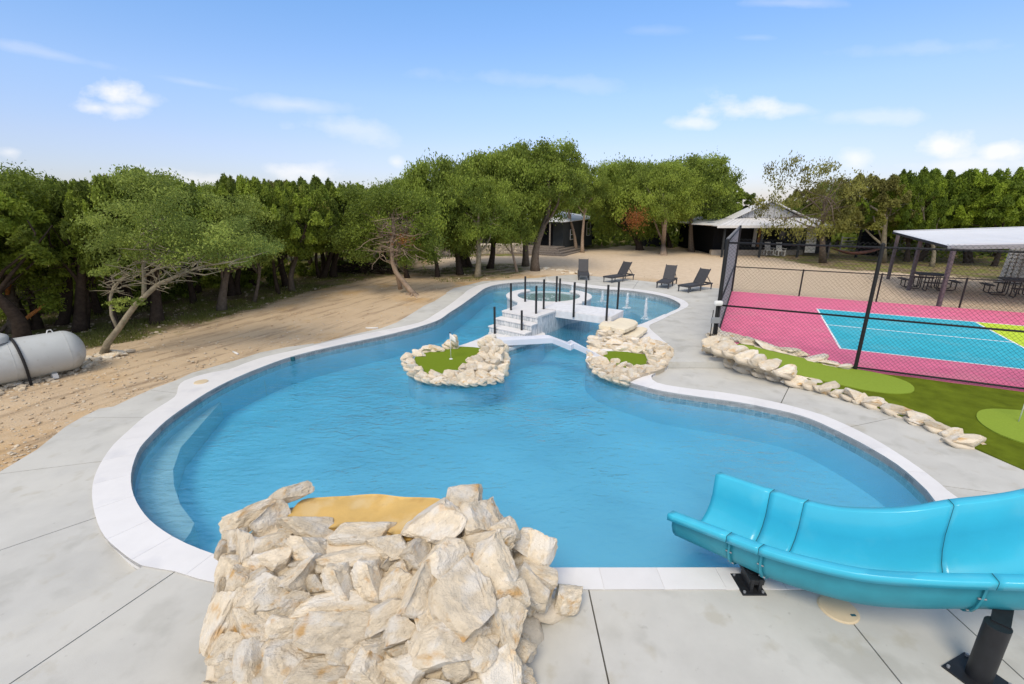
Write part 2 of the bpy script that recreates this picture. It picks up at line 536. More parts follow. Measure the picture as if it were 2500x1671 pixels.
def water_material(name, body, fac, tint, wave=1.0):
    m = bpy.data.materials.new(name)
    m.use_nodes = True
    N, L = m.node_tree.nodes, m.node_tree.links
    N.remove(N['Principled BSDF'])
    tcn = N.new('ShaderNodeTexCoord')

    def nzn(s, stretch, det=3, dist=0.0):
        mp = N.new('ShaderNodeMapping')
        mp.inputs['Scale'].default_value = stretch
        mp.inputs['Rotation'].default_value = (0, 0, R(8))
        L.new(tcn.outputs['Object'], mp.inputs[0])
        n = N.new('ShaderNodeTexNoise')
        n.inputs['Scale'].default_value = s
        n.inputs['Detail'].default_value = det
        n.inputs['Distortion'].default_value = dist
        L.new(mp.outputs[0], n.inputs['Vector'])
        return n.outputs['Fac']
    big = nzn(.45, (1, 1, 1), 2)
    a = N.new('ShaderNodeMath')
    a.operation = 'MULTIPLY_ADD'
    L.new(nzn(3.2, (1, 1.9, 1), 3, .6), a.inputs[0])
    a.inputs[1].default_value = 1.0
    q = N.new('ShaderNodeMath')
    q.operation = 'MULTIPLY'
    L.new(nzn(9, (1, 1.6, 1), 2, .4), q.inputs[0])
    q.inputs[1].default_value = .42
    L.new(q.outputs[0], a.inputs[2])
    # calmer and rougher patches
    pr = N.new('ShaderNodeMapRange')
    pr.inputs['From Min'].default_value = .38
    pr.inputs['From Max'].default_value = .64
    pr.inputs['To Min'].default_value = .30
    pr.inputs['To Max'].default_value = 1.0
    L.new(big, pr.inputs[0])
    # splashier towards the far side of the pool where the jets and the stream are
    sx = N.new('ShaderNodeSeparateXYZ')
    L.new(tcn.outputs['Object'], sx.inputs[0])
    far = N.new('ShaderNodeMapRange')
    far.inputs['From Min'].default_value = 4
    far.inputs['From Max'].default_value = 11
    far.inputs['To Min'].default_value = .45
    far.inputs['To Max'].default_value = 1.6
    L.new(sx.outputs['Y'], far.inputs[0])
    pm = N.new('ShaderNodeMath')
    pm.operation = 'MULTIPLY'
    L.new(pr.outputs[0], pm.inputs[0])
    L.new(far.outputs[0], pm.inputs[1])
    hm = N.new('ShaderNodeMath')
    hm.operation = 'MULTIPLY'
    L.new(a.outputs[0], hm.inputs[0])
    L.new(pm.outputs[0], hm.inputs[1])
    b = N.new('ShaderNodeBump')
    b.inputs['Strength'].default_value = 1.0
    b.inputs['Distance'].default_value = .030 * wave
    L.new(hm.outputs[0], b.inputs['Height'])
    fr = N.new('ShaderNodeFresnel')
    fr.inputs['IOR'].default_value = 1.33
    L.new(b.outputs[0], fr.inputs['Normal'])
    gl = N.new('ShaderNodeBsdfGlossy')
    gl.inputs['Roughness'].default_value = .03
    gl.inputs['Color'].default_value = (1, 1, 1, 1)
    L.new(b.outputs[0], gl.inputs['Normal'])
    tr = N.new('ShaderNodeBsdfTransparent')
    tr.inputs[0].default_value = tuple(tint) + (1,)
    df = N.new('ShaderNodeBsdfDiffuse')
    df.inputs[0].default_value = tuple(body) + (1,)
    L.new(b.outputs[0], df.inputs['Normal'])
    m1 = N.new('ShaderNodeMixShader')
    m1.inputs[0].default_value = fac
    L.new(tr.outputs[0], m1.inputs[1])
    L.new(df.outputs[0], m1.inputs[2])
    m2 = N.new('ShaderNodeMixShader')
    L.new(fr.outputs[0], m2.inputs[0])
    L.new(m1.outputs[0], m2.inputs[1])
    L.new(gl.outputs[0], m2.inputs[2])
    L.new(m2.outputs[0], N['Material Output'].inputs[0])
    return m


M['ground'] = ground_material()
M['tile'] = tile_material()
M['mosaic'] = mosaic_material()
M['water'] = water_material('pool water', (.08, .46, .74), .25, (.96, .99, 1.0), 2.3)
va = M['water'].node_tree.nodes.new('ShaderNodeVolumeAbsorption')
va.inputs['Color'].default_value = (0, .83, .96, 1)
va.inputs['Density'].default_value = .50
M['water'].node_tree.links.new(va.outputs[0], M['water'].node_tree.nodes['Material Output'].inputs['Volume'])
M['spa_water'] = water_material('spa water', (.22, .46, .52), .25, (.80, .94, .96), .7)
fm = mat('aerated water', (.85, .90, .93), .4, .3)
fm.node_tree.nodes['Principled BSDF'].inputs['Alpha'].default_value = .75
M['foam'] = fm


# ------------------------------------------------------------------ mesh helpers
class MB:
    def __init__(self):
        self.v = []
        self.f = []

    def add(self, vs, fs):
        o = len(self.v)
        self.v += [tuple(p) for p in vs]
        self.f += [tuple(i + o for i in f) for f in fs]

    def box(self, c, s, mtx=None):
        x, y, z = s[0] / 2, s[1] / 2, s[2] / 2
        vs = [Vector((sx * x, sy * y, sz * z)) for sz in (-1, 1) for sy in (-1, 1) for sx in (-1, 1)]
        if mtx is not None:
            vs = [mtx @ p for p in vs]
        c = Vector(c)
        self.add([p + c for p in vs], [(0, 2, 3, 1), (4, 5, 7, 6), (0, 1, 5, 4), (2, 6, 7, 3), (0, 4, 6, 2), (1, 3, 7, 5)])

    def beam(self, a, b, w, h, up=Vector((0, 0, 1))):
        a, b = Vector(a), Vector(b)
        d = b - a
        l = d.length
        d.normalize()
        s = d.cross(up)
        if s.length < 1e-4:
            s = Vector((1, 0, 0))
        s.normalize()
        u = s.cross(d)
        m = Matrix((s, d, u)).transposed()
        self.box((a + b) / 2, (w, l, h), m)

    def prism(self, poly, z0, z1):
        n = len(poly)
        zz0 = z0 if callable(z0) else (lambda p: z0)
        zz1 = z1 if callable(z1) else (lambda p: z1)
        vs = [(p[0], p[1], zz0(p)) for p in poly] + [(p[0], p[1], zz1(p)) for p in poly]
        fs = [tuple(range(n - 1, -1, -1)), tuple(range(n, 2 * n))]
        fs += [(i, (i + 1) % n, n + (i + 1) % n, n + i) for i in range(n)]
        self.add(vs, fs)

    def tube(self, path, rad, sides=8, cap=True):
        path = [Vector(p) for p in path]
        n = len(path)
        if not hasattr(rad, '__len__'):
            rad = [rad] * n
        prev = None
        vs = []
        for i, p in enumerate(path):
            d = (path[min(i + 1, n - 1)] - path[max(i - 1, 0)])
            if d.length < 1e-7:
                d = Vector((0, 0, 1))
            d.normalize()
            if prev is None:
                s = d.cross(Vector((0, 0, 1)) if abs(d.z) < .9 else Vector((1, 0, 0)))
            else:
                s = prev - d * prev.dot(d)
            s.normalize()
            prev = s
            t = d.cross(s)
            for k in range(sides):
                a = 2 * math.pi * k / sides
                vs.append(p + (s * math.cos(a) + t * math.sin(a)) * rad[i])
        fs = []
        for i in range(n - 1):
            for k in range(sides):
                k2 = (k + 1) % sides
                fs.append((i * sides + k, i * sides + k2, (i + 1) * sides + k2, (i + 1) * sides + k))
        if cap:
            fs.append(tuple(range(sides - 1, -1, -1)))
            fs.append(tuple((n - 1) * sides + k for k in range(sides)))
        self.add(vs, fs)

    def lathe(self, prof, c=(0, 0, 0), sides=24):
        """prof: list of (r, z)"""
        c = Vector(c)
        vs = []
        for r_, z in prof:
            for k in range(sides):
                a = 2 * math.pi * k / sides
                vs.append(c + Vector((r_ * math.cos(a), r_ * math.sin(a), z)))
        fs = []
        for i in range(len(prof) - 1):
            for k in range(sides):
                k2 = (k + 1) % sides
                fs.append((i * sides + k, i * sides + k2, (i + 1) * sides + k2, (i + 1) * sides + k))
        self.add(vs, fs)


def tag(o, label=None, cat=None, group=None, kind=None):
    if label:
        o['label'] = label
    if cat:
        o['category'] = cat
    if group:
        o['group'] = group
    if kind:
        o['kind'] = kind
    return o


def empty(name, loc, label, cat, group=None):
    o = bpy.data.objects.new(name, None)
    o.empty_display_size = .2
    COL.objects.link(o)
    o.location = loc
    return tag(o, label, cat, group)


def build(name, mb, material, parent=None, smooth=False, world_coords=True, bevel=0, auto=None, origin=None):
    me = bpy.data.meshes.new(name)
    vs = mb.v
    off = Vector((0, 0, 0))
    if origin is not None:
        off = Vector(origin)
    elif parent is not None and world_coords:
        off = parent.location.copy()
        q = parent.parent
        while q is not None:
            off += q.location
            q = q.parent
    if off.length > 0:
        vs = [(p[0] - off.x, p[1] - off.y, p[2] - off.z) for p in vs]
    me.from_pydata(vs, [], mb.f)
    me.materials.append(material)
    if smooth or auto:
        me.polygons.foreach_set('use_smooth', [True] * len(me.polygons))
        if auto:
            me.set_sharp_from_angle(angle=R(auto))
    me.validate()
    o = bpy.data.objects.new(name, me)
    COL.objects.link(o)
    if parent is not None:
        o.parent = parent
        if origin is not None:
            pl = parent.location.copy()
            o.location = Vector(origin) - pl
    elif origin is not None:
        o.location = origin
    if bevel:
        b = o.modifiers.new('bevel', 'BEVEL')
        b.width = bevel
        b.segments = 2
        b.limit_method = 'ANGLE'
    return o


def link_copy(src_mesh, name, parent, loc, rot=(0, 0, 0), scale=(1, 1, 1)):
    o = bpy.data.objects.new(name, src_mesh)
    COL.objects.link(o)
    o.parent = parent
    o.location = loc
    o.rotation_euler = rot
    o.scale = scale
    return o


def copy_tree(o, parent=None):
    c = o.copy()
    COL.objects.link(c)
    c.parent = parent
    for ch in list(o.children):
        copy_tree(ch, c)
    return c


def smooth_loop(pts, step=.25, closed=True):
    """Catmull-Rom through 2D points (Vectors)."""
    n = len(pts)
    out = []
    rng = range(n) if closed else range(n - 1)
    for i in rng:
        p0 = pts[(i - 1) % n] if closed or i > 0 else pts[0]
        p1 = pts[i]
        p2 = pts[(i + 1) % n]
        p3 = pts[(i + 2) % n] if closed or i + 2 < n else pts[n - 1]
        l = (p2 - p1).length
        k = max(1, int(round(l / step)))
        t0 = 0.0
        t1 = max(1e-4, (p1 - p0).length) ** .5
        t2 = t1 + max(1e-4, l) ** .5
        t3 = t2 + max(1e-4, (p3 - p2).length) ** .5
        for j in range(k):
            t = t1 + (t2 - t1) * j / k
            a1 = p0 * ((t1 - t) / (t1 - t0)) + p1 * ((t - t0) / (t1 - t0))
            a2 = p1 * ((t2 - t) / (t2 - t1)) + p2 * ((t - t1) / (t2 - t1))
            a3 = p2 * ((t3 - t) / (t3 - t2)) + p3 * ((t - t2) / (t3 - t2))
            b1 = a1 * ((t2 - t) / (t2 - t0)) + a2 * ((t - t0) / (t2 - t0))
            b2 = a2 * ((t3 - t) / (t3 - t1)) + a3 * ((t - t1) / (t3 - t1))
            out.append(b1 * ((t2 - t) / (t2 - t1)) + b2 * ((t - t1) / (t2 - t1)))
    if not closed:
        out.append(pts[-1])
    return out


def inside(P, poly):
    """numpy point-in-polygon; P (n,2), poly list of 2D."""
    x, y = P[:, 0], P[:, 1]
    r = np.zeros(len(P), bool)
    q = np.array([(p[0], p[1]) for p in poly])
    n = len(q)
    j = n - 1
    for i in range(n):
        xi, yi = q[i]
        xj, yj = q[j]
        if yi != yj:
            c = ((yi > y) != (yj > y)) & (x < (xj - xi) * (y - yi) / (yj - yi) + xi)
            r ^= c
        j = i
    return r


def cdt(outline, holes=(), lines=(), grid=None, bounds=None):
    """Constrained Delaunay of an outline with holes, extra constraint lines and interior grid points. -> V (n,2), F (m,3)"""
    verts = []
    edges = []

    def loop(p):
        o = len(verts)
        verts.extend(Vector((q[0], q[1])) for q in p)
        n = len(p)
        edges.extend((o + i, o + (i + 1) % n) for i in range(n))
    loop(outline)
    for h in holes:
        loop(h)
    for a, b in lines:
        o = len(verts)
        verts.extend((Vector((a[0], a[1])), Vector((b[0], b[1]))))
        edges.append((o, o + 1))
    if grid is not None:
        gp = np.array(grid)
        ok = inside(gp, outline)
        for h in holes:
            ok &= ~inside(gp, h)
        verts.extend(Vector(p) for p in gp[ok].tolist())
    vo, eo, fo, _, _, _ = delaunay_2d_cdt(verts, edges, [], 0, 1e-5)
    Vn = np.array([(v.x, v.y) for v in vo])
    F = np.array([f for f in fo if len(f) == 3])
    c = Vn[F].mean(axis=1)
    ok = inside(c, outline)
    for h in holes:
        ok &= ~inside(c, h)
    return Vn, F[ok]


def gridpts(x0, x1, y0, y1, s, jit=.3):
    rs = random.Random(3)
    out = []
    y = y0
    while y < y1:
        x = x0
        while x < x1:
            out.append((x + rs.uniform(-jit, jit) * s, y + rs.uniform(-jit, jit) * s))
            x += s
        y += s
    return out


def sheet_mb(Vn, F, zf, thick=None):
    """triangles -> MB with optional skirt/thickness"""
    used = sorted(set(F.ravel().tolist()))
    idx = {u: i for i, u in enumerate(used)}
    mb = MB()
    top = [(Vn[u][0], Vn[u][1], zf(Vn[u][0], Vn[u][1])) for u in used]
    fs = []
    cnt = {}
    for t in F:
        a, b, c = (idx[int(k)] for k in t)
        ax, ay = top[a][:2]
        bx, by = top[b][:2]
        cx, cy = top[c][:2]
        if (bx - ax) * (cy - ay) - (by - ay) * (cx - ax) < 0:
            b, c = c, b
        fs.append((a, b, c))
        for e in ((a, b), (b, c), (c, a)):
            cnt[e] = 1
    mb.add(top, fs)
    if thick:
        n = len(top)
        mb.v += [(p[0], p[1], p[2] - thick) for p in top]
        for (a, b) in list(cnt):
            if (b, a) not in cnt:
                mb.f.append((a, a + n, b + n, b)[::-1])
    return mb


def sstep(a, b, x):
    t = max(0, min(1, (x - a) / (b - a)))
    return t * t * (3 - 2 * t)


def P2(v):
    return Vector((v[0], v[1]))


def components(F):
    emap = {}
    fpar = list(range(len(F)))

    def ff(i):
        while fpar[i] != i:
            fpar[i] = fpar[fpar[i]]
            i = fpar[i]
        return i
    for fi, t in enumerate(F.tolist()):
        for e in ((t[0], t[1]), (t[1], t[2]), (t[2], t[0])):
            k = (min(e), max(e))
            if k in emap:
                fpar[ff(fi)] = ff(emap[k])
            else:
                emap[k] = fi
    comps = {}
    for fi in range(len(F)):
        comps.setdefault(ff(fi), []).append(fi)
    return comps


def cut_away(Vn, F, lines, half):
    c = Vn[F].mean(axis=1)
    keep = np.ones(len(F), bool)
    for a, b in lines:
        d = np.array((b - a).normalized())
        r_ = c - np.array(a)
        t = r_ @ d
        dist = np.abs(r_[:, 0] * -d[1] + r_[:, 1] * d[0])
        keep &= ~((dist < half) & (t > 0) & (t < (b - a).length))
    return F[keep]


# ------------------------------------------------------------------ pool outline
WZ = -0.115           # water level


def zcop(x, y):
    if x < 0.5 or y > 17:
        return .10 * sstep(12, 21, y)
    return 0.0 if y < 11.6 else .10 * sstep(11.6, 12.6, y)


def GC(px, py, f=zcop):
    z = 0
    for _ in range(6):
        p = G(px, py, z)
        z = f(p.x, p.y)
    return P2(p)


INNER_PX_L = [(1334, 1388), (1000, 1388), (820, 1387), (690, 1382), (558, 1364), (489, 1343), (422, 1312), (366, 1271.6), (335, 1230), (322, 1195), (320, 1160), (328, 1126), (343, 1093), (366, 1067), (405, 1029),
              (456, 992), (507, 959), (558, 932), (635, 899), (711, 872), (777, 855), (853, 838), (930, 822), (981, 810), (1032, 796), (1071, 782),
              (1096, 765), (1122, 748.5), (1160, 721.6), (1186, 704), (1211.5, 696), (1250, 691), (1300, 688.5), (1340, 690), (1380, 694), (1431, 702), (1482, 707), (1533, 709.5),
              (1585, 717), (1623, 725), (1649, 735), (1661, 744), (1657, 753), (1636, 763), (1610, 773.5), (1585, 784), (1559, 794)]
INNER_PX_M = [(1515, 802), (1470, 806), (1457, 830), (1440, 855), (1432, 880)]
INNER_PX_R = [(1464, 910), (1502, 925), (1538, 935), (1604, 953), (1681, 966), (1745, 975), (1809, 984), (1873, 996.5), (1930, 1009),
              (1979, 1024), (2068, 1065), (2128, 1097), (2188, 1134), (2232, 1170), (2262, 1198), (2283, 1225)]
inner = [GC(*p) for p in INNER_PX_L] + [P2(G(*p, .05)) for p in INNER_PX_M] + [P2(G(*p)) for p in INNER_PX_R]
inner += [Vector((6.2, 5.1)), Vector((6.2, 4.7)), Vector((5.9, 4.38)), Vector((5.4, 4.3)), Vector((3, 4.3))]
inner = smooth_loop(inner, .22)
OUTER_PX = [(1334, 1441), (1000, 1441), (800, 1441), (680, 1440), (545, 1427), (481, 1413.6), (425, 1396), (346, 1382), (323, 1369), (289, 1343), (256, 1312), (238, 1277), (227, 1233), (225, 1200), (231, 1166),
            (251, 1124), (277, 1088), (315, 1052), (353, 1019), (392, 993), (426, 971), (433, 958), (436, 944), (450, 931), (480, 920), (520, 910), (560, 903), (596, 889),
            (648, 872), (711, 858), (777, 842), (853, 824), (930, 808.6), (994, 796), (1032, 785.5), (1063, 767.6), (1096, 746), (1130, 720), (1143, 709), (1173, 696), (1211, 688.5),
            (1263, 685), (1303, 684), (1380, 688.5), (1457, 698), (1533, 705), (1585, 711), (1636, 722), (1674, 737), (1680, 748), (1649, 766), (1610, 784), (1585, 797)]
OUTER_M = [(1612, 830), (1645, 862), (1625, 895), (1590, 915)]
OUTER_R = [(1604, 935.5), (1681, 949.6), (1758, 958.6), (1822, 969), (1886, 981.6), (1937, 994), (2009, 1015), (2068, 1040), (2128, 1070),
           (2188, 1106), (2247, 1146), (2292, 1180.5), (2340, 1219)]
outer = [GC(*p) for p in OUTER_PX] + [P2(G(*p, .05)) for p in OUTER_M] + [P2(G(*p)) for p in OUTER_R]
outer += [Vector((6.62, 5.1)), Vector((6.6, 4.55)), Vector((6.15, 4.08)), Vector((5.5, 3.99)), Vector((3, 3.99))]
outer = smooth_loop(outer, .22)

pool = empty('swimming_pool', (0, 8, 0), 'large curved blue swimming pool with white stone rim set in grey concrete', 'swimming pool')

# the rim is laid in separate marble coping stones with hairline joints
cut = []
acc = 0
ni = len(inner)
for i in range(ni):
    a, b = inner[i], inner[(i + 1) % ni]
    acc += (b - a).length
    if acc > .61:
        acc = 0
        t_ = (inner[(i + 2) % ni] - inner[i]).normalized()
        n_ = Vector((-t_.y, t_.x))
        if inside(np.array([tuple(b + n_ * .1)]), inner)[0]:
            n_ = -n_
        cut.append((b - n_ * .03, b + n_ * .62))
cl = []
for a, b in cut:
    d = (b - a).normalized()
    n_ = Vector((-d.y, d.x)) * .002
    cl += [(a + n_, b + n_), (a - n_, b - n_)]
Vn, F = cdt(outer, [inner], lines=cl)
F = cut_away(Vn, F, cut, .0019)
for fl in components(F).values():
    if len(fl) > 1:
        build('coping_stone', sheet_mb(Vn, F[fl], lambda x, y: zcop(x, y) + .012, .06), M['coping_tile'], pool)
build('coping_bed', sheet_mb(*cdt(outer, [inner]), lambda x, y: zcop(x, y) + .006, .11), M['coping'], pool)


def wall_strip(loop, ztop, z1, material, name, parent, inward=0.0, flip=False):
    n = len(loop)
    mb = MB()
    L_ = 0
    uvs = []
    vs = []
    for i in range(n + 1):
        p = loop[i % n]
        zt = ztop(p.x, p.y) if callable(ztop) else ztop
        vs += [(p.x, p.y, zt), (p.x, p.y, z1)]
        uvs += [(L_, zt), (L_, z1)]
        q = loop[(i + 1) % n]
        L_ += (q - p).length
    fs = [(2 * i, 2 * i + 2, 2 * i + 3, 2 * i + 1) for i in range(n)]
    if flip:
        fs = [f[::-1] for f in fs]
    mb.add(vs, fs)
    o = build(name, mb, material, parent, smooth=True)
    me = o.data
    ul = me.uv_layers.new(name='UVMap')
    for li, lp in enumerate(me.loops):
        ul.data[li].uv = uvs[lp.vertex_index]
    return o


wall_strip(inner, lambda x, y: zcop(x, y) - .02, -.24, M['tile'], 'waterline_tiles', pool)
wall_strip(inner, -.24, -1.4, M['plaster'], 'wall', pool)
Vn, F = cdt(inner, [], grid=gridpts(-9, 9, 3, 27, 1.0))
build('pool_floor', sheet_mb(Vn, F, lambda x, y: -.80), M['plaster'], pool)
# underwater bench along the left bank and shallow shelf across the back
bench = [G(*p, -.45) for p in [(520, 960), (540, 990), (484, 1055), (443, 1103), (425, 1157), (427, 1195), (443, 1244), (456, 1261), (477, 1289), (468, 1312), (452, 1334)]]
bench = [P2(p) for p in bench] + [Vector((-4.6, 3.9)), Vector((-7.6, 3.9)), Vector((-8, 9)), Vector((-6.5, 11.2))]
bench = [p for p in bench]
mbb = MB()
mbb.prism(bench[::-1], -1.4, -.45)
shelf_in = [P2(G(*p, -.35)) for p in [(1150, 706), (1190, 716), (1245, 726), (1330, 735), (1444, 742), (1480, 747), (1516, 757), (1545, 766), (1563, 776), (1572, 790)]]
shelf_poly = shelf_in + [Vector((6.4, 15.5)), Vector((12, 20)), Vector((6, 26.5)), Vector((-4, 26)), Vector((-4, 21))]


def clip_to_pool(poly, ztop, name, material, z0=-1.4):
    """prism limited to the inside of the pool wall (triangulated with the wall as constraint)"""
    Vn, F = cdt([Vector((-12, 2)), Vector((14, 2)), Vector((14, 30)), Vector((-12, 30))], [], lines=[(inner[i], inner[(i + 1) % len(inner)]) for i in range(len(inner))] + [(poly[i], poly[(i + 1) % len(poly)]) for i in range(len(poly))])
    c = Vn[F].mean(axis=1)
    ok = inside(c, inner) & inside(c, poly)
    return build(name, sheet_mb(Vn, F[ok], lambda x, y: ztop, -z0 + ztop), material, pool)


clip_to_pool(bench, -.37, 'bench', M['plaster_bench'])
clip_to_pool(shelf_poly, -.30, 'shallow_shelf', M['plaster_light'])
# skimmer lid on the bulge of the coping and dark skimmer mouth below it
mb = MB()
c = G(491, 933, .016)
mb.lathe([(0, .012), (.14, .012), (.15, .0), (.15, -.02)], c, 24)
build('skimmer_lid', mb, M['lid'], pool, smooth=False)
mb = MB()
a = G(522, 950, -.05)
b = G(555, 934, -.05)
mb.beam(a + Vector((-.0, .03, 0)), b + Vector((0, .03, 0)), .07, .11)
build('skimmer_mouth', mb, M['black_wall'], pool)
mb = MB()
a = G(714, 877, -.06)
mb.box(a, (.12, .05, .1))
build('return_fitting', mb, M['seam'], pool)

# water sheet
wout = []
for i in range(len(inner)):
    q_ = (inner[(i + 1) % len(inner)] - inner[i - 1]).normalized()
    n_ = Vector((-q_.y, q_.x)) * .02
    if inside(np.array([tuple(inner[i] + n_)]), inner)[0]:
        n_ = -n_
    wout.append(inner[i] + n_)
Vn, F = cdt(wout, [])
wm_ = sheet_mb(Vn, F, lambda x, y: WZ, .70)
nt_ = len(wm_.v) // 2
wm_.f += [tuple(i + nt_ for i in f[::-1]) for f in wm_.f if len(f) == 3]
tag(build('water', wm_, M['water']), 'rippling clear blue pool water', None, None, 'structure')

# ------------------------------------------------------------------ court frame and borders
CO = Vector((5.70, 12.30))          # near-left court corner
CU = (Vector((11.36, 9.37)) - CO).normalized()
CV = Vector((-CU.y, CU.x))
BORDER_PX = [(1725, 831), (1750, 862), (1784, 890), (1840, 908), (1886, 922), (1925, 932), (1963, 944), (2009, 957), (2098, 986), (2158, 1006), (2218, 1028), (2277, 1048), (2367, 1091), (2500, 1149)]
border = [P2(G(*p, .0)) for p in BORDER_PX]
dirb = (border[-1] - border[-2]).normalized()
border.append(border[-1] + dirb * 6)

# ------------------------------------------------------------------ deck
LEFT_PX = [(0, 1152), (90, 1098), (160, 1042), (200, 1019), (243, 998), (277, 993), (328, 969), (379, 947), (430, 929), (468, 911), (520, 896), (583, 878), (635, 861), (700, 848), (777, 837), (853, 819), (930, 802), (968, 788), (1007, 765), (1037, 746),
           (1058, 737), (1096, 711), (1109, 704), (1147, 695), (1178, 687), (1225, 684.5), (1270, 681), (1316, 678.5), (1355, 674), (1406, 671), (1482, 677.5), (1559, 685), (1661, 696), (1730, 702)]


def zdeck(x, y):
    if x < 0.5 or y > 17:
        z = .0 if y < 21.45 else .10
        if x < 0 and y < 21.45:
            z = max(-.03 + 0 * y, zcop(x, y) - .05) if y > 14 else -.004
        return z
    if y > 11.32:
        return .10
    return -.075 * sstep(8.2, 11.0, y)


deck_out = [Vector((-8.35, -8)), Vector((-8.3, 3))] + [GC(*p, zdeck) for p in LEFT_PX]
deck_out += [CO + CV * 11.2 + CU * -.05, CO + CU * -.05 + CV * 0]
deck_out += [p for p in border if p.y < 11.75]
deck_out += [Vector((border[-1].x, -8))]


def ext(a, b, e0, e1=None):
    e1 = e0 if e1 is None else e1
    a, b = P2(a), P2(b)
    d = (b - a).normalized()
    return (a - d * e0, b + d * e1)


S1 = G(374, 1367.5)
S2 = G(307, 1405)
JOINTS = [ext(G(0, 1157), G(249, 1126), .5, .1), ext(G(0, 1343), G(232, 1264), 4, .1), ext(G(200, 1020), G(353, 1019), .4, .15), ext(G(379, 953.6), G(434, 960), .3, .15),
          ext(G(21, 1671), G(424, 1398), 8, .1), ext(S2, S1, 9, .08), ext(G(1487, 1671), G(1439, 1449), 9, .15), ext(G(2202, 1671), G(2072, 1509), 6, .5), ext(G(2500, 1659), G(2336, 1509), 4, 1.2),
          ext(G(1928, 940, -.03), G(1906, 985), .3, .15), ext(G(2183, 1020), G(2079, 1042), .3, .2), ext(G(2319, 1189), G(2430, 1204), .15, 9),
          ext(G(1043, 744), G(1096, 747), .3, .3), ext(G(764, 838), G(777, 842), .25, .1), ext(G(1340, 672, .1), G(1328, 684, .1), .5, .1), ext(G(1560, 684, .1), G(1545, 706, .1), .5, .1),
          ext(Vector((-8.6, 2.0)), Vector((14, 2.0)), 2), ext(Vector((-8.6, -2.0)), Vector((14, -2.0)), 2)]
STEPS = [(Vector((3.3, 11.32)), Vector((7.3, 11.32))), (Vector((-5.2, 21.45)), Vector((-1.6, 21.45)))]
lines = []
for a, b in JOINTS + STEPS:
    d = (b - a).normalized()
    n_ = Vector((-d.y, d.x)) * .008
    lines += [(a + n_, b + n_), (a - n_, b - n_)]
Vn, F = cdt(deck_out, [outer], lines=lines, grid=gridpts(-8.2, 14, -7.5, 26, .55))
c = Vn[F].mean(axis=1)
keep = np.ones(len(F), bool)
for a, b in JOINTS + STEPS:
    d = np.array((b - a).normalized())
    r_ = c - np.array(a)
    t = r_ @ d
    dist = np.abs(r_[:, 0] * -d[1] + r_[:, 1] * d[0])
    keep &= ~((dist < .0075) & (t > 0) & (t < (b - a).length))
F = F[keep]
comps = components(F)
deck = empty('pool_deck', (0, 0, 0), None, None)
deck['kind'] = 'structure'
stepc = G(322, 1392)
sl_d = (P2(S1) - P2(S2)).normalized()
for k, fl in comps.items():
    if len(fl) < 2:
        continue
    sub = F[fl]
    cc = Vn[sub].mean(axis=(0, 1))
    rel = Vector((cc[0], cc[1])) - P2(S2)
    lower = (sl_d.x * rel.y - sl_d.y * rel.x) > 0 and cc[1] < 8 and cc[0] < 0

    def zf(x, y, lower=lower, cy=cc[1], cx=cc[0]):
        z = zdeck(x, y)
        if cx > .5 and 7 < cy < 11.32:
            z = -.075 * sstep(8.2, 11.0, y)
        elif cx > .5 and cy > 11.32:
            z = .10
        elif cx < .5 and 14 < cy < 21.45:
            z = min(z, zcop(x, min(y, 21.4)) - .03)
        if lower:
            z -= .11 * math.exp(-((x - stepc.x) ** 2 + (y - stepc.y) ** 2) / .55)
        return z
    build('slab', sheet_mb(Vn, sub, zf, .22), M['concrete'], deck)
Vn2, F2 = cdt(deck_out, [outer], grid=gridpts(-8, 14, -7.5, 26, 1.5))
o = build('joint_filler', sheet_mb(Vn2, F2, lambda x, y: -.16), M['subbase'], deck)

# skimmer access cover beneath the slide
mb = MB()
c = G(2046, 1487, 0)
mb.lathe([(0, .014), (.17, .014), (.185, .004), (.185, -.01)], c, 30)
cov = empty('access_cover', c, 'round tan access cover set in the concrete under the blue slide', 'cover')
build('lid', mb, M['lid'], cov)
mb = MB()
mb.box(c + Vector((.09, -.09, .0155)), (.05, .025, .004))
build('lifting_slot', mb, M['seam'], cov)


# ------------------------------------------------------------------ ground
def gz(x, y):
    z = -.035 + .085 * sstep(14, 22, y)
    d = math.hypot(max(0, abs(x) - 30), max(0, y - 60))
    z += .06 * (noise.noise(Vector((x * .22, y * .22, 1))) if x < -8.5 or y > 26 else 0)
    # berm where the tank sits and rising woodland floor
    if x < -8.6:
        z += .03 * noise.noise(Vector((x * .9, y * .9, 4))) + .02 * noise.noise(Vector((x * 2.6, y * 1.4, 4)))
    return z


ground_hole = deck_out
big = [Vector((-140, -60)), Vector((140, -60)), Vector((140, 190)), Vector((-140, 190))]
gp = gridpts(-24, 26, 0, 60, .6) + gridpts(-60, 60, 60, 110, 3) + gridpts(-130, -24, 0, 110, 4) + gridpts(26, 130, 0, 110, 4) + gridpts(-130, 130, -55, 0, 8) + gridpts(-130, 130, 110, 180, 8)
Vn, F = cdt(big, [ground_hole], grid=gp)
gm = sheet_mb(Vn, F, gz)
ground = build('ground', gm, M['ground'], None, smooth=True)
ground['kind'] = 'structure'
WOODS_PX = [(0, 900), (60, 885), (150, 850), (260, 838), (330, 826), (420, 806), (520, 778), (640, 748), (720, 724), (820, 698), (900, 684), (960, 672), (1010, 660), (1010, 632), (1060, 628), (1290, 626), (1410, 612), (1540, 600), (1600, 596), (1780, 618), (1900, 630), (2000, 655), (2300, 676), (2500, 690)]
woods = [P2(G(*p, .03)) for p in WOODS_PX]
woods = [Vector((-20, -60)), Vector((-14, 6))] + woods + [woods[-1] + Vector((20, -12)), Vector((139, -30)), Vector((139, 189)), Vector((-139, 189)), Vector((-139, -59))]
WOODS = woods
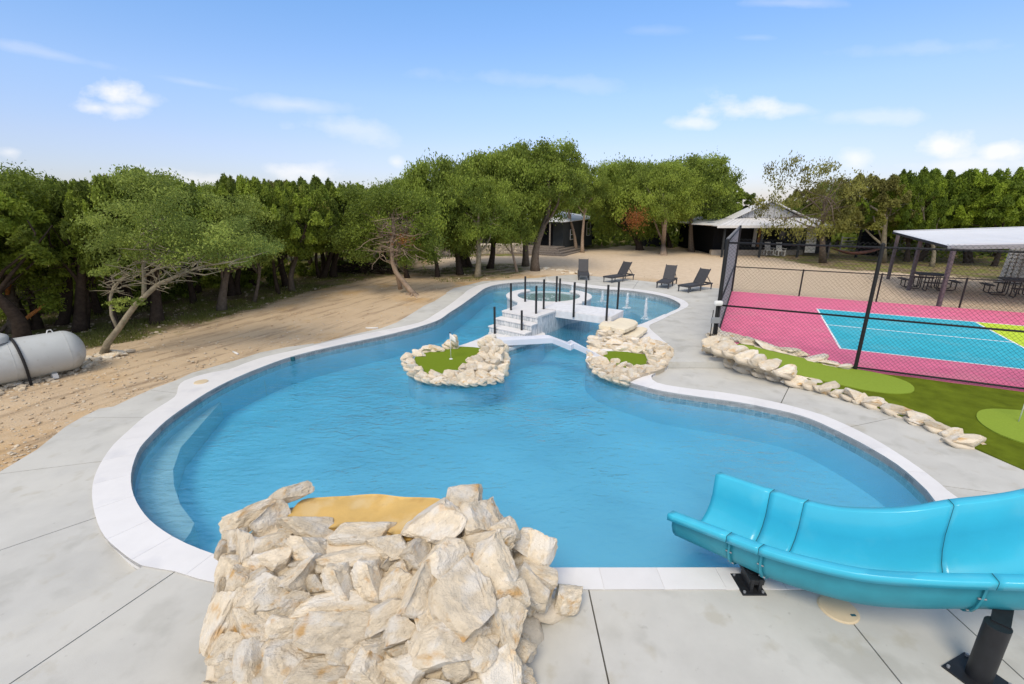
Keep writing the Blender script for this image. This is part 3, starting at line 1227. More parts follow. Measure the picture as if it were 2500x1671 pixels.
shade_patch = [P2(G(*p, .05)) for p in [(1000, 665), (1080, 690), (1180, 688), (1290, 672), (1320, 665), (1300, 640), (1150, 640)]]
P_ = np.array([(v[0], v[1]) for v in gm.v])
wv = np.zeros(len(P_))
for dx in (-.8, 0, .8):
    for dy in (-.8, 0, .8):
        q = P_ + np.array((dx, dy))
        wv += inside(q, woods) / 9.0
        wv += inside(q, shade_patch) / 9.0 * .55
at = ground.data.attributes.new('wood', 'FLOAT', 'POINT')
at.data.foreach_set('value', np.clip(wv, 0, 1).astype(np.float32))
gv = np.clip((P_[:, 1] - 25.0 + .25 * P_[:, 0]) / 6.0, 0, 1) * (P_[:, 0] > -6) + (P_[:, 0] > 9.0) * 1.0
at = ground.data.attributes.new('gravel', 'FLOAT', 'POINT')
at.data.foreach_set('value', np.clip(gv, 0, 1).astype(np.float32))


# ------------------------------------------------------------------ turf and court
def flat(name, pts, z, material, parent=None, thick=.02, zf=None):
    Vn, F = cdt(pts)
    return build(name, sheet_mb(Vn, F, zf or (lambda x, y: z), thick), material, parent)


CW = 13.0


def cpt(u, v):
    return CO + CU * u + CV * v


ctr = cpt(6, 5)
court = empty('sports_court', (ctr.x, ctr.y, .1), 'bright pink sports court with painted blue and lime playing areas inside the wire fence', 'sports court')
pk = [cpt(0, 0), cpt(16, 0), cpt(16, 10.75), cpt(0, 10.75)]
flat('pink_surround', pk, .10, M['pink'], court, .2)


def toc(px, py):
    p = P2(G(px, py, .1)) - CO
    return p.dot(CU), p.dot(CV)


u1, v1 = toc(2048.7, 849.6)
u2, v2 = toc(1995, 752.7)
u3, v3 = toc(2500, 904.5)
uy, vy = toc(2383, 787)
uy2, vy2 = toc(2500, 852)
us, vs_ = toc(2019, 794)
us2, vs2 = toc(2470, 836)
uL = (u1 + u2) / 2
vN = (v1 + v3) / 2
vF = vN + 6.1
uK = uL + (4.57)
uY = (uy + (uy2 if abs(uy2 - uy) < 3 else uy)) / 2
vS = (vs_ + vs2) / 2
print('court', u1, v1, u2, v2, u3, v3, 'y', uy, vy, uy2, vy2, 's', us, vs_, us2, vs2)
flat('blue_area', [cpt(uL, vN), cpt(uY, vN), cpt(uY, vy), cpt(uL, vy)], .104, M['court_blue'], court, .003)
flat('lime_area', [cpt(uY, vN), cpt(uY + 4.3, vN), cpt(uY + 4.3, vy), cpt(uY, vy)], .104, M['court_yellow'], court, .003)


def line(a, b, w=.05, z=.108):
    d = (b - a).normalized()
    n_ = Vector((-d.y, d.x)) * w / 2
    return flat('court_line', [a - n_, b - n_, b + n_, a + n_], z, M['line'], court, .003)


w = .05
line(cpt(uL - w / 2, vN), cpt(uY + 8, vN))
line(cpt(uL - w / 2, vy), cpt(uY + 8, vy))
line(cpt(uL, vN + w / 2), cpt(uL, vy - w / 2))
line(cpt(uY, vN + w / 2), cpt(uY, vy - w / 2))
line(cpt(uL + w / 2, vS), cpt(uY - w / 2, vS))

turf_pts = [p for p in border if p.y < 11.9] + [border[-1] + Vector((0, 6)), ] + [cpt(15 - .35 * k, -.06) for k in range(42)]


def zturf(x, y):
    p = Vector((x, y)) - CO
    v = p.dot(CV)
    u = p.dot(CU)
    return .085 - .07 * sstep(.3, 4.5, -v) + .38 * (1 - sstep(.3, 3.4, u))


Vn, F = cdt(turf_pts, grid=gridpts(5, 16, 2, 13, .3))


def zturf2(x, y):
    return zturf(x, y) + .02 * noise.noise(Vector((x * 1.3, y * 1.3, 0)))


turf = empty('putting_course', (9, 8, .05), 'artificial turf putting course between stone border and court fence', 'putting green')
build('fringe_turf', sheet_mb(Vn, F, zturf2, .6), M['turf_dark'], turf, smooth=False)
G1 = [(1800, 842), (1886, 860), (2000, 885), (2069, 899), (2158, 916), (2212, 933), (2232, 949), (2225, 960), (2188, 963), (2128, 957), (2068, 945), (1979, 924), (1896, 897), (1847, 871)]
G2 = [(2384, 1012), (2396, 1003), (2425, 1000), (2465, 1002), (2500, 1005), (2560, 1015), (2600, 1045), (2580, 1085), (2530, 1090), (2500, 1084), (2473, 1075), (2441, 1063), (2409, 1046), (2387, 1028)]
for gl_ in (G1, G2):
    pts = smooth_loop([GC(*p, zturf) for p in gl_], .15)
    Vn, F = cdt(pts, grid=gridpts(5, 16, 2, 13, .3))
    build('green', sheet_mb(Vn, F, lambda x, y: max(zturf2(x, y), zturf(x, y)) + .018, .03), M['turf_light'], turf)


def flagstick(base, h, label, flag=True, lean=(0, 0)):
    t = empty('putting_flag', base, label, 'golf flag')
    mb = MB()
    top = base + Vector((lean[0], lean[1], h))
    mb.tube([base, top], .0095, 8)
    build('pole', mb, M['white_trim'], t, smooth=True)
    mb = MB()
    mb.lathe([(0, .022), (.018, .02), (.05, .006), (.06, .0), (.06, -.01)], base, 16)
    build('cup', mb, M['white_trim'], t, smooth=True)
    if flag:
        mb = MB()
        mb.lathe([(0, .03), (.016, .02), (.018, 0), (0, -.01)], top, 10)
        build('tip', mb, M['black_metal'], t, smooth=True)
        mb = MB()
        vs = []
        n = 7
        for i in range(n):
            f_ = i / (n - 1)
            x = f_ * .14
            for k in range(4):
                g_ = k / 3
                vs.append(top + Vector((x + .012, .02 * math.sin(f_ * 5) , -.02 - g_ * .2 - f_ * .12 * (1 - g_ * .4))))
        fs = [(i * 4 + k, i * 4 + k + 1, (i + 1) * 4 + k + 1, (i + 1) * 4 + k) for i in range(n - 1) for k in range(3)]
        mb.add(vs, fs)
        o = build('flag', mb, M['white_cloth'], t, smooth=True)
        so = o.modifiers.new('s', 'SOLIDIFY')
        so.thickness = .004
    return t


flagstick(G(1101, 877, .012), .74, 'white flagstick with drooping white flag on the round island green')
flagstick(GC(2486, 1032, zturf).to_3d() + Vector((0, 0, .055)), .8, 'white flagstick in the turf green at the right edge')

# ------------------------------------------------------------------ rocks
def rock_mesh(name, seed, sub=3, planes=11, rough=.05, material=None):
    rs = random.Random(seed)
    bm = bmesh.new()
    bmesh.ops.create_icosphere(bm, subdivisions=sub, radius=1)
    pls = []
    for i in range(planes):
        while True:
            v = Vector((rs.uniform(-1, 1), rs.uniform(-1, 1), rs.uniform(-1, 1)))
            if .1 < v.length < 1:
                break
        v.normalize()
        if i < 2:
            v = Vector((rs.uniform(-.2, .2), rs.uniform(-.2, .2), 1 if i == 0 else -1)).normalized()
        pls.append((v, rs.uniform(.34, .70)))
    off = Vector((seed * 3.3, 1.7, seed))
    for v in bm.verts:
        p = v.co.copy()
        for n_, d in pls:
            k = p.dot(n_)
            if k > d:
                p -= n_ * (k - d) * .97
        q = p * 1.0
        nn = noise.fractal(q * 2.3 + off, 1.0, 2.0, 4)
        n2 = noise.noise(q * 9 + off)
        p += v.co * (nn * rough * 1.6 + (n2 * rough * .45 if sub > 3 else 0))
        st_ = q.z * 5.5 + noise.noise(q * 1.7 + off) * 1.6
        fr_c = st_ - math.floor(st_)
        p += Vector((v.co.x, v.co.y, 0)) * (.055 if sub > 3 else .035) * (fr_c - .5)
        rg_ = 1 - abs(noise.noise(q * 3.4 + off * 1.3)) * 2
        p -= v.co * max(0, rg_ - .72) * .16
        if sub > 3:
            pit = noise.noise(q * 6 + off * 2)
            if pit > .42:
                p -= v.co * (pit - .42) * .18
        v.co = p
    mn = [min(v.co[i] for v in bm.verts) for i in range(3)]
    mx_ = [max(v.co[i] for v in bm.verts) for i in range(3)]
    for v in bm.verts:
        for i in range(3):
            v.co[i] = (v.co[i] - (mn[i] + mx_[i]) / 2) / (mx_[i] - mn[i])
    me = bpy.data.meshes.new(name)
    bm.to_mesh(me)
    bm.free()
    me.materials.append(material or M['limestone'])
    me.polygons.foreach_set('use_smooth', [True] * len(me.polygons))
    me.set_sharp_from_angle(angle=R(24))
    return me


ROCK_HI = [rock_mesh('stone', 100 + i, 4, 9, .032) for i in range(18)]
ROCK = [rock_mesh('stone', 200 + i, 3, 10, .05) for i in range(14)]
ROCK_LO = [rock_mesh('stone', 300 + i, 2, 9, .05) for i in range(8)]


def put_rock(meshes, parent, pos, dims, rot=None, rs=random):
    me = rs.choice(meshes)
    o = bpy.data.objects.new('stone', me)
    COL.objects.link(o)
    o.parent = parent
    o.location = Vector(pos) - parent.location
    o.rotation_euler = rot if rot is not None else (rs.uniform(-.25, .25), rs.uniform(-.25, .25), rs.uniform(-.5, .5))
    o.scale = dims
    return o


def mortar_blobs(parent, items, drop=.3, grow=1.15, name='mortar'):
    """one joined mortar body: lumps set lower than the stones they bed"""
    mb = MB()
    me = ROCK_LO[0]
    base = [v.co.copy() for v in me.vertices]
    fc = [tuple(p.vertices) for p in me.polygons]
    for (pos, dims) in items:
        d = Vector(dims) * grow
        mb.add([Vector((b.x * d.x, b.y * d.y, b.z * d.z)) + Vector(pos) + Vector((0, 0, -dims[2] * drop)) for b in base], fc)
    return build(name, mb, M['mortar'], parent, smooth=True)


# --- foreground waterfall pile
hero = empty('rock_waterfall', (-1.25, 3.4, 0), 'tall rough pile of mortared cream limestone with a tan basin at the pool edge', 'rock waterfall')
# core body lofted from footprint outlines at rising heights
LV = [(-.05, -2.48, .02, 2.30, 4.30), (.15, -2.56, .06, 2.45, 4.34), (.40, -2.66, .06, 2.80, 4.38), (.62, -2.72, .0, 3.18, 4.40), (.76, -2.70, -.10, 3.55, 4.40), (.80, -2.60, -.25, 3.75, 4.38)]
NS = 48
mb = MB()
vs = []
for (z, x0, x1, y0, y1) in LV:
    for k in range(NS):
        a = 2 * math.pi * k / NS
        ca, sa = math.cos(a), math.sin(a)
        ex = .42
        x = (x0 + x1) / 2 + (x1 - x0) / 2 * math.copysign(abs(ca) ** ex, ca)
        y = (y0 + y1) / 2 + (y1 - y0) / 2 * math.copysign(abs(sa) ** ex, sa)
        if x > -.4 and y < 3.4:
            y += (x + .4) * .35
        nn = noise.fractal(Vector((x * 2.2, y * 2.2, z * 3)), 1, 2, 3)
        vs.append((x + nn * .05, y + nn * .05, z + nn * .02))
fs = []
for i in range(len(LV) - 1):
    for k in range(NS):
        k2 = (k + 1) % NS
        fs.append((i * NS + k, i * NS + k2, (i + 1) * NS + k2, (i + 1) * NS + k))
fs.append(tuple((len(LV) - 1) * NS + k for k in range(NS)))
mb.add(vs, fs)
bvh = BVHTree.FromPolygons([Vector(v) for v in vs], fs)
core = build('mortar', mb, M['mortar'], hero, smooth=True)
# basin (tan sheet, lip over the water)
bp = [G(700, 1276, .83), G(712, 1252, .84), G(738, 1222, .85), G(790, 1212, .86), G(850, 1207, .86), G(875, 1202, .87), G(925, 1203, .86), G(990, 1211, .86), G(1040, 1216, .85), G(1075, 1222, .84), G(1082, 1250, .83), G(1050, 1300, .82), G(1000, 1332, .80), G(940, 1300, .81), G(860, 1290, .82), G(780, 1290, .83)]
bp2 = smooth_loop([P2(p) for p in bp], .08)
cxy = sum(bp2, Vector((0, 0))) / len(bp2)
Vn, F = cdt(bp2, grid=gridpts(-3, 0, 3, 5.5, .07))


def zbas(x, y):
    d = 1e9
    r_ = Vector((x - cxy.x, (y - cxy.y) * 1.4)).length
    return .825 + .045 * min(1, (r_ / 1.0) ** 2) + .018 * noise.noise(Vector((x * 2.4, y * 2.4, 2)))


build('basin', sheet_mb(Vn, F, zbas, .07), M['basin'], hero, smooth=True)
# stones: (x, y, w, h) in crop pixels of the photograph (origin 500,1150, 2.469 px per px), roll, height above core
HS = [(490, 155, 250, 80, 28, .20), (290, 265, 290, 120, 30, .12), (395, 300, 190, 170, 5, .13), (175, 430, 120, 130, 0, .05), (245, 500, 150, 230, 5, .05), (160, 600, 130, 150, 0, .03),
      (640, 355, 310, 120, 4, .05), (530, 345, 150, 50, 10, .08), (400, 435, 200, 100, 10, .05), (415, 560, 270, 140, 24, .07), (640, 480, 260, 130, -6, .06), (960, 380, 320, 110, 3, .05), (1110, 465, 210, 120, 12, .07),
      (920, 525, 380, 100, 2, .03), (590, 635, 260, 170, 14, .07), (825, 650, 210, 180, 0, .08), (1000, 640, 210, 190, -5, .07), (675, 680, 120, 90, 8, .06), (1145, 685, 200, 130, 30, .05), (1265, 520, 180, 150, 40, .08),
      (1400, 320, 300, 170, 40, .24), (1560, 185, 210, 150, 10, .22), (1630, 310, 220, 190, 30, .15), (1700, 425, 300, 110, 3, .08), (1870, 430, 180, 110, -12, .05), (1480, 555, 300, 220, -22, .10), (1720, 570, 260, 220, 35, .10),
      (1310, 740, 330, 230, 30, .10), (1560, 790, 340, 290, 50, .10), (1900, 560, 150, 120, 10, .05), (1990, 520, 170, 230, -30, .04), (1825, 750, 210, 180, 20, .05), (1980, 700, 150, 220, 55, .03),
      (330, 780, 220, 230, -30, .05), (225, 690, 140, 180, 0, .03), (440, 730, 230, 150, 10, .07), (520, 800, 200, 110, 0, .05), (790, 810, 520, 120, 6, .06), (1120, 850, 380, 120, 28, .05),
      (310, 940, 250, 150, 0, .06), (130, 900, 180, 270, 0, .03), (515, 940, 230, 110, 0, .05), (850, 975, 470, 170, -4, .07), (1185, 960, 240, 140, 20, .05), (1340, 935, 150, 160, 0, .05),
      (1805, 935, 220, 200, 40, .05), (1500, 1035, 440, 200, 16, .08), (555, 1105, 310, 220, 8, .08), (310, 1125, 200, 190, 20, .05), (800, 1110, 170, 120, 0, .04), (1060, 1060, 220, 110, -15, .04),
      (1275, 1070, 130, 110, 0, .04), (1700, 1060, 160, 160, 60, .03), (150, 1070, 200, 130, 0, .03), (170, 1180, 170, 90, 0, .03), (215, 1245, 220, 90, 10, .04), (400, 1240, 200, 110, 0, .05),
      (720, 1215, 360, 140, 8, .05), (980, 1185, 240, 170, 0, .06), (1230, 1210, 300, 180, 25, .06), (1500, 1210, 170, 130, 0, .04), (1650, 1130, 200, 140, 45, .03), (1780, 1225, 240, 210, 35, .04),
      (1890, 1080, 130, 160, 60, .02), (1380, 1110, 150, 90, 10, .04), (1100, 560, 120, 70, 20, .04), (760, 575, 150, 70, 0, .04), (1420, 880, 160, 80, 10, .04), (1650, 960, 140, 110, 30, .03), (90, 720, 60, 110, 0, .02), (330, 640, 170, 90, 20, .05),
      (1190, 600, 140, 100, 30, .03), (1790, 375, 170, 120, 20, .04), (1940, 430, 170, 130, -20, .03), (2010, 620, 110, 170, 80, .02), (1700, 270, 150, 120, 30, .06), (1930, 800, 120, 130, 20, .02), (930, 1090, 140, 100, 0, .03), (420, 1050, 120, 90, 0, .03), (660, 900, 200, 90, 0, .03), (1950, 640, 120, 120, 20, .03), (1760, 1120, 120, 120, 50, .02), (560, 1290, 260, 130, 0, .05), (860, 1330, 260, 120, 0, .05), (1130, 1340, 260, 120, 10, .05),
      (1400, 1330, 260, 120, 0, .04), (250, 1340, 260, 120, 0, .04), (1650, 1340, 200, 130, 20, .03), (1880, 1330, 180, 130, 30, .02), (60, 1350, 160, 120, 0, .03), (1000, 1450, 300, 150, 0, .03), (600, 1450, 300, 150, 0, .03), (1500, 1460, 300, 150, 0, .03), (200, 1480, 300, 150, 0, .03)]
rs = random.Random(5)
HS += [(rs.uniform(110, 1950), rs.uniform(430, 1330), rs.uniform(70, 150), rs.uniform(50, 90), rs.uniform(-10, 40), rs.uniform(.01, .05)) for _ in range(75)]
origin = Vector((0, 0, H))
for i, (zx, zy, zw, zh, roll, lift) in enumerate(HS):
    px, py = 500 + zx / 2.469, 1150 + zy / 2.469
    d = ray(px, py).normalized()
    hit, nrm, idx, dist = bvh.ray_cast(origin, d)
    if hit is None:
        near = bvh.find_nearest(origin + d * 5.0)
        best = None
        for t in np.linspace(3.6, 6.2, 40):
            q = origin + d * float(t)
            nr = bvh.find_nearest(q)
            if best is None or nr[3] < best[0]:
                best = (nr[3], q)
        hit = best[1]
    dep = depth(hit)
    W_ = zw / 2.469 / FPX * dep * 1.24
    Hh = zh / 2.469 / FPX * dep * 1.30
    # stone frame: x across the view, z up the face of the pile, y into it
    back = d
    pos = hit - back * (lift * .66 - .02)
    right = Vector((1, 0, 0)) - d * d.x
    right.normalize()
    up = right.cross(d)
    up.normalize()
    tilt = Matrix.Rotation(rs.uniform(-.25, .25), 3, 'X') @ Matrix.Rotation(rs.uniform(-.3, .3), 3, 'Z')
    m3 = Matrix((right, d, up)).transposed() @ Matrix.Rotation(R(-roll), 3, 'Y') @ tilt
    dm = (W_, min(W_, Hh) * rs.uniform(.8, 1.1) + .06, Hh)
    o = put_rock(ROCK_HI, hero, pos, dm, m3.to_euler(), rs)
# the round stone lying out on the deck with its mortar toe
toe = G(1385, 1497, .0)
put_rock(ROCK_HI, hero, toe + Vector((0.0, .06, .13)), (.36, .32, .27), (.1, .05, .3), rs)
mortar_blobs(hero, [(toe + Vector((-.22, 0, .05)), (.55, .35, .22)), (toe + Vector((-.5, -.25, .04)), (.5, .6, .3))], 0, 1, 'mortar_toe')


def stone_group(parent, lst, ox, oy, sc, meshes, seed, mort=True):
    """lst: (x, y, w, h, z) read off a crop of the photograph; each placed on its own height above the ground"""
    rs = random.Random(seed)
    items = []
    for (zx, zy, zw, zh, z) in lst:
        px, py = ox + zx / sc, oy + zy / sc
        p = G(px, py, z)
        dp = depth(p)
        w = zw / sc / FPX * dp * (1.24 if ox else 1.18)
        h = zh / sc / FPX * dp * (1.24 if ox else 1.10)
        dims = (w, max(.6 * w, h * 1.0), h)
        put_rock(meshes, parent, p, dims, None, rs)
        items.append((p, dims))
    if mort:
        mortar_blobs(parent, items, .40, 1.0)['kind'] = 'stuff'
    return items


# --- island with putting green
ISL_PX = [(994, 888), (998, 900), (1020, 915), (1061, 924), (1100, 927), (1140, 926), (1178, 920), (1208, 909), (1229, 892), (1233, 870), (1234, 855), (1255, 847), (1290, 836), (1328, 822), (1326, 812), (1208, 812.5), (1165, 829), (1121, 844), (1075, 852), (1025, 868), (1000, 880)]
isl = [P2(G(*p, .0)) for p in ISL_PX]
ic = G(1100, 885, 0)
island = empty('putting_island', ic, 'stone rimmed island with a round putting green joined by a white shelf to the stairs', 'island')
isl_s = smooth_loop(isl, .12)
Vn, F = cdt(isl_s, grid=gridpts(-4, 3, 9, 16, .3))
build('shelf', sheet_mb(Vn, F, lambda x, y: .0, .09), M['coping'], island, auto=40)
wall_strip(isl_s, -.08, -.24, M['tile'], 'waterline_tiles', island, flip=True)
wall_strip([ic.to_2d() + (p - ic.to_2d()) * .995 for p in isl_s], -.22, -1.4, M['plaster'], 'wall', island, flip=True)
gr = smooth_loop([P2(G(*p, .02)) for p in [(1010, 885), (1018, 868), (1047, 858), (1083, 850), (1121, 846.5), (1172, 850), (1185, 862), (1163, 885), (1137, 905), (1115, 916), (1083, 917), (1031, 914), (1012, 900)]], .12)
Vn, F = cdt(gr, grid=gridpts(-4, 3, 9, 16, .3))
build('green', sheet_mb(Vn, F, lambda x, y: .016, .03), M['turf'], island)
IS = [(235, 930, 180, 130, .07), (260, 1010, 200, 120, .06), (440, 850, 210, 90, .07), (545, 785, 190, 100, .08), (720, 765, 260, 110, .08), (925, 705, 170, 120, .12), (1040, 710, 140, 110, .10), (1020, 605, 110, 130, .32), (300, 1080, 210, 120, .05),
      (400, 1145, 180, 130, .06), (510, 1215, 180, 90, .05), (740, 1210, 250, 140, .06), (960, 1210, 210, 150, .06), (1090, 1230, 150, 130, .04), (1220, 1245, 260, 180, .09), (1270, 960, 90, 70, .16), (1390, 970, 240, 130, .25), (1500, 890, 210, 130, .30),
      (1430, 1020, 190, 110, .20), (1340, 1110, 170, 120, .16), (1190, 1100, 150, 120, .12), (1530, 1080, 210, 120, .20), (1660, 1100, 200, 110, .14), (1500, 1220, 270, 140, .07), (1740, 1210, 220, 130, .05), (1850, 1100, 170, 140, .08),
      (1690, 1000, 180, 120, .22), (1650, 890, 170, 120, .30), (1710, 790, 170, 120, .34), (1540, 790, 160, 110, .34), (1500, 670, 140, 120, .42), (1620, 600, 200, 110, .46), (1770, 670, 190, 120, .42), (1880, 770, 120, 140, .22), (1900, 900, 120, 160, .12),
      (1880, 1020, 130, 110, .08), (1790, 930, 150, 130, .22), (1600, 990, 150, 90, .24), (1680, 700, 150, 110, .40), (1290, 1060, 120, 90, .18), (1600, 1270, 200, 80, .02), (1400, 1290, 150, 80, .02), (840, 1270, 160, 70, .0), (620, 1250, 150, 70, .0), (1620, 740, 160, 100, .38), (1780, 820, 150, 110, .30), (320, 1180, 150, 90, .03), (450, 1250, 160, 90, .03), (560, 1290, 150, 80, .02), (720, 1310, 180, 80, .02), (900, 1310, 170, 80, .02), (1050, 1320, 150, 80, .02), (1190, 1340, 170, 80, .02), (1330, 1330, 170, 80, .02), (1480, 1320, 170, 80, .02), (1640, 1300, 170, 80, .02), (1780, 1270, 150, 80, .02)]
stone_group(island, IS, 960, 740, 6.9, ROCK, 11)

# --- right hand rock mound with small green (crop origin 1380,770 scale 8.253)
mound = empty('rock_mound', G(1540, 870, 0), 'low cream rock mound holding a small putting green between bridge end and deck step', 'rock mound')
mgr = smooth_loop([P2(G(1380 + x / 8.253, 770 + y / 8.253, .08)) for x, y in [(760, 660), (900, 680), (1150, 720), (1400, 770), (1600, 790), (1740, 870), (1720, 950), (1550, 1040), (1350, 1060), (1100, 1020), (900, 940), (800, 850)]], .1)
Vn, F = cdt(mgr)
build('green', sheet_mb(Vn, F, lambda x, y: .085, .05), M['turf'], mound)
mpoly = [P2(G(px, py, .07)) for px, py in [(1434, 876), (1452, 895), (1470, 906), (1502, 920), (1532, 928), (1560, 918), (1618, 898), (1642, 868), (1632, 845), (1600, 828), (1572, 806), (1520, 796), (1466, 800), (1452, 825), (1440, 850)]]
mpoly = smooth_loop(mpoly, .15)
Vn, F = cdt(mpoly, [mgr], grid=gridpts(1, 6, 9, 17, .2))
build('mortar_bed', sheet_mb(Vn, F, lambda x, y: .045 + .05 * noise.noise(Vector((x * 3, y * 3, 0))), .16), M['mortar'], mound, smooth=True)
RS = [(820, 200, 240, 130, .38), (600, 470, 260, 110, .16), (780, 330, 230, 110, .30), (960, 340, 200, 110, .30), (740, 480, 200, 90, .18), (900, 480, 220, 100, .22), (1080, 360, 180, 110, .34), (620, 620, 330, 160, .13), (560, 720, 240, 120, .10), (740, 770, 200, 120, .10),
      (1140, 490, 190, 110, .24), (1230, 480, 180, 100, .24), (1000, 560, 330, 110, .16), (880, 620, 300, 90, .15), (1390, 520, 250, 150, .26), (1570, 540, 240, 160, .24), (1750, 560, 220, 140, .22), (1280, 640, 300, 130, .16), (1120, 670, 300, 100, .13), (1470, 690, 270, 130, .16),
      (1900, 560, 260, 120, .18), (1960, 700, 270, 160, .16), (1680, 700, 220, 150, .18), (1700, 780, 150, 150, .16), (2060, 790, 210, 170, .10), (1920, 770, 230, 130, .14), (1830, 880, 300, 140, .12), (1930, 980, 180, 160, .02), (1760, 1000, 260, 120, .05), (1650, 1060, 260, 110, .04),
      (790, 920, 220, 150, .10), (1000, 940, 160, 130, .10), (1150, 1010, 180, 110, .08), (1300, 1040, 130, 120, .08), (1450, 1050, 200, 100, .10), (900, 1090, 280, 150, .03), (1120, 1120, 260, 140, .03), (1330, 1180, 260, 220, .03), (1500, 1130, 200, 140, .02), (640, 960, 130, 110, .04), (680, 1060, 190, 120, .0),
      (800, 1130, 180, 110, -.02), (1050, 1220, 220, 110, -.03), (1200, 1280, 200, 90, -.03), (1020, 430, 160, 80, .26), (2120, 720, 110, 120, .10), (1600, 620, 160, 90, .22), (1800, 660, 160, 90, .20), (1900, 900, 160, 80, .10), (560, 960, 100, 90, -.02), (2060, 660, 140, 90, .10), (1350, 430, 120, 60, .2)]
RS = [(a_, b__, c__, d__, max(z__, .085)) for a_, b__, c__, d__, z__ in RS]
RS += [(560, 1010, 150, 110, .05), (640, 1120, 170, 110, .05), (760, 1190, 180, 110, .05), (900, 1240, 190, 110, .05), (1060, 1290, 190, 110, .05), (1200, 1330, 180, 100, .05), (480, 900, 130, 110, .05), (500, 800, 130, 110, .06), (1420, 1220, 170, 120, .06), (1600, 1160, 180, 110, .04)]
stone_group(mound, RS, 1380, 770, 8.253, ROCK, 12)


def slab_stone(parent, pts, ztop, th, nm='step_slab'):
    mb = MB()
    poly = [P2(G(1380 + x / 8.253, 770 + y / 8.253, ztop)) for x, y in pts]
    if sum((poly[i].x * poly[(i + 1) % len(poly)].y - poly[(i + 1) % len(poly)].x * poly[i].y) for i in range(len(poly))) < 0:
        poly = poly[::-1]
    rs_ = random.Random(len(pts) + int(ztop * 100))
    fine = []
    for i in range(len(poly)):
        a, b = poly[i], poly[(i + 1) % len(poly)]
        k = max(2, int((b - a).length / .12))
        for j in range(k):
            q = a.lerp(b, j / k)
            fine.append(q + Vector((rs_.uniform(-.018, .018), rs_.uniform(-.018, .018))))
    mb.prism(fine, ztop - th, ztop)
    return build(nm, mb, M['slab_stone'], parent, bevel=.015)


slab_stone(mound, [(690, 210), (740, 130), (960, 120), (1110, 45), (1300, 70), (1440, 110), (1460, 150), (1380, 210), (1200, 290), (960, 250), (900, 225), (800, 215)], .47, .12)
slab_stone(mound, [(1050, 390), (1100, 330), (1250, 300), (1400, 230), (1560, 230), (1670, 265), (1560, 350), (1410, 455), (1250, 420), (1140, 410)], .27, .1)

# --- stone border between deck and turf
bord = empty('stone_border', G(1950, 930, 0), 'long curving row of rough cream border stones along the turf', 'stone border')
def zt_at(px, py, dz=0):
    p = GC(px, py, lambda x, y: zturf(x, y) + dz)
    return zturf(p.x, p.y) + dz


BU = [(1738, 836, 44, 34), (1765, 834, 46, 26), (1762, 850, 50, 28), (1793, 858, 54, 26), (1820, 872, 50, 26), (1850, 879, 50, 28), (1880, 890, 56, 24), (1915, 906, 52, 22)]
BB = [(1758, 818, 66, 14), (1795, 824, 60, 12), (1835, 834, 60, 12), (1875, 845, 64, 12), (1915, 854, 60, 12), (1945, 862, 50, 14), (1985, 876, 60, 10), (2025, 886, 60, 9), (2060, 893, 50, 8)]
BL = [(1735, 858, 40, 32, .12), (1760, 872, 46, 30, .08), (1790, 884, 50, 26, .07), (1825, 895, 56, 30, .07), (1862, 908, 52, 24, .06), (1895, 918, 50, 20, .05), (1945, 929, 58, 26, .09), (1981, 938, 42, 26, .09), (2021, 944, 66, 24, .09), (2050, 960, 48, 18, .05), (2087, 965, 64, 24, .09), (2100, 977, 40, 18, .05), (2140, 984, 62, 28, .08),
      (2192, 1000, 66, 28, .08), (2200, 1012, 40, 14, .03), (2247, 1021, 66, 26, .07), (2240, 1030, 46, 14, .03), (2295, 1043, 62, 26, .07), (2320, 1058, 44, 20, .05), (2352, 1075, 84, 26, .07)]
BS = [(a_, b__, c__, d__, zt_at(a_, b__, .02)) for a_, b__, c__, d__ in BU] + [(a_, b__, c__, d__ * 1.1, zt_at(a_, b__, .05)) for a_, b__, c__, d__ in BB] + BL
stone_group(bord, BS, 0, 0, 1.0, ROCK, 13)
mb = MB()
bl_ = smooth_loop([p for p in border[:-2]], .2, closed=False)
vs = []
for i, p in enumerate(bl_):
    q = bl_[min(i + 1, len(bl_) - 1)] - bl_[max(i - 1, 0)]
    q.normalize()
    n_ = Vector((-q.y, q.x))
    zt_ = max(.03, zturf(p.x + n_.x * .25, p.y + n_.y * .25) - .03)
    w0 = .02 + .03 * noise.noise(Vector((p.x * 3, p.y * 3, 0)))
    vs += [(p.x - n_.x * w0, p.y - n_.y * w0, -.1), (p.x - n_.x * w0, p.y - n_.y * w0, .03), (p.x + n_.x * .12, p.y + n_.y * .12, zt_), (p.x + n_.x * .30, p.y + n_.y * .30, zt_ + .01)]
mb.add(vs, [(i * 4 + k, i * 4 + 4 + k, i * 4 + 5 + k, i * 4 + 1 + k) for i in range(len(bl_) - 1) for k in range(3)])
build('mortar_bed', mb, M['mortar'], bord, smooth=True)

# ------------------------------------------------------------------ spa platform with stairs
spa = empty('spa_platform', (1.4, 16.8, 0), 'white raised hot tub platform with steps in the middle of the pool', 'hot tub platform')
PZ = .60
sc_ = Vector((1.48, 18.12))
RI, RO = 1.26, 1.72


def arc(c, r, a0, a1, n):
    return [c + Vector((math.cos(R(a0 + (a1 - a0) * i / n)), math.sin(R(a0 + (a1 - a0) * i / n)))) * r for i in range(n + 1)]


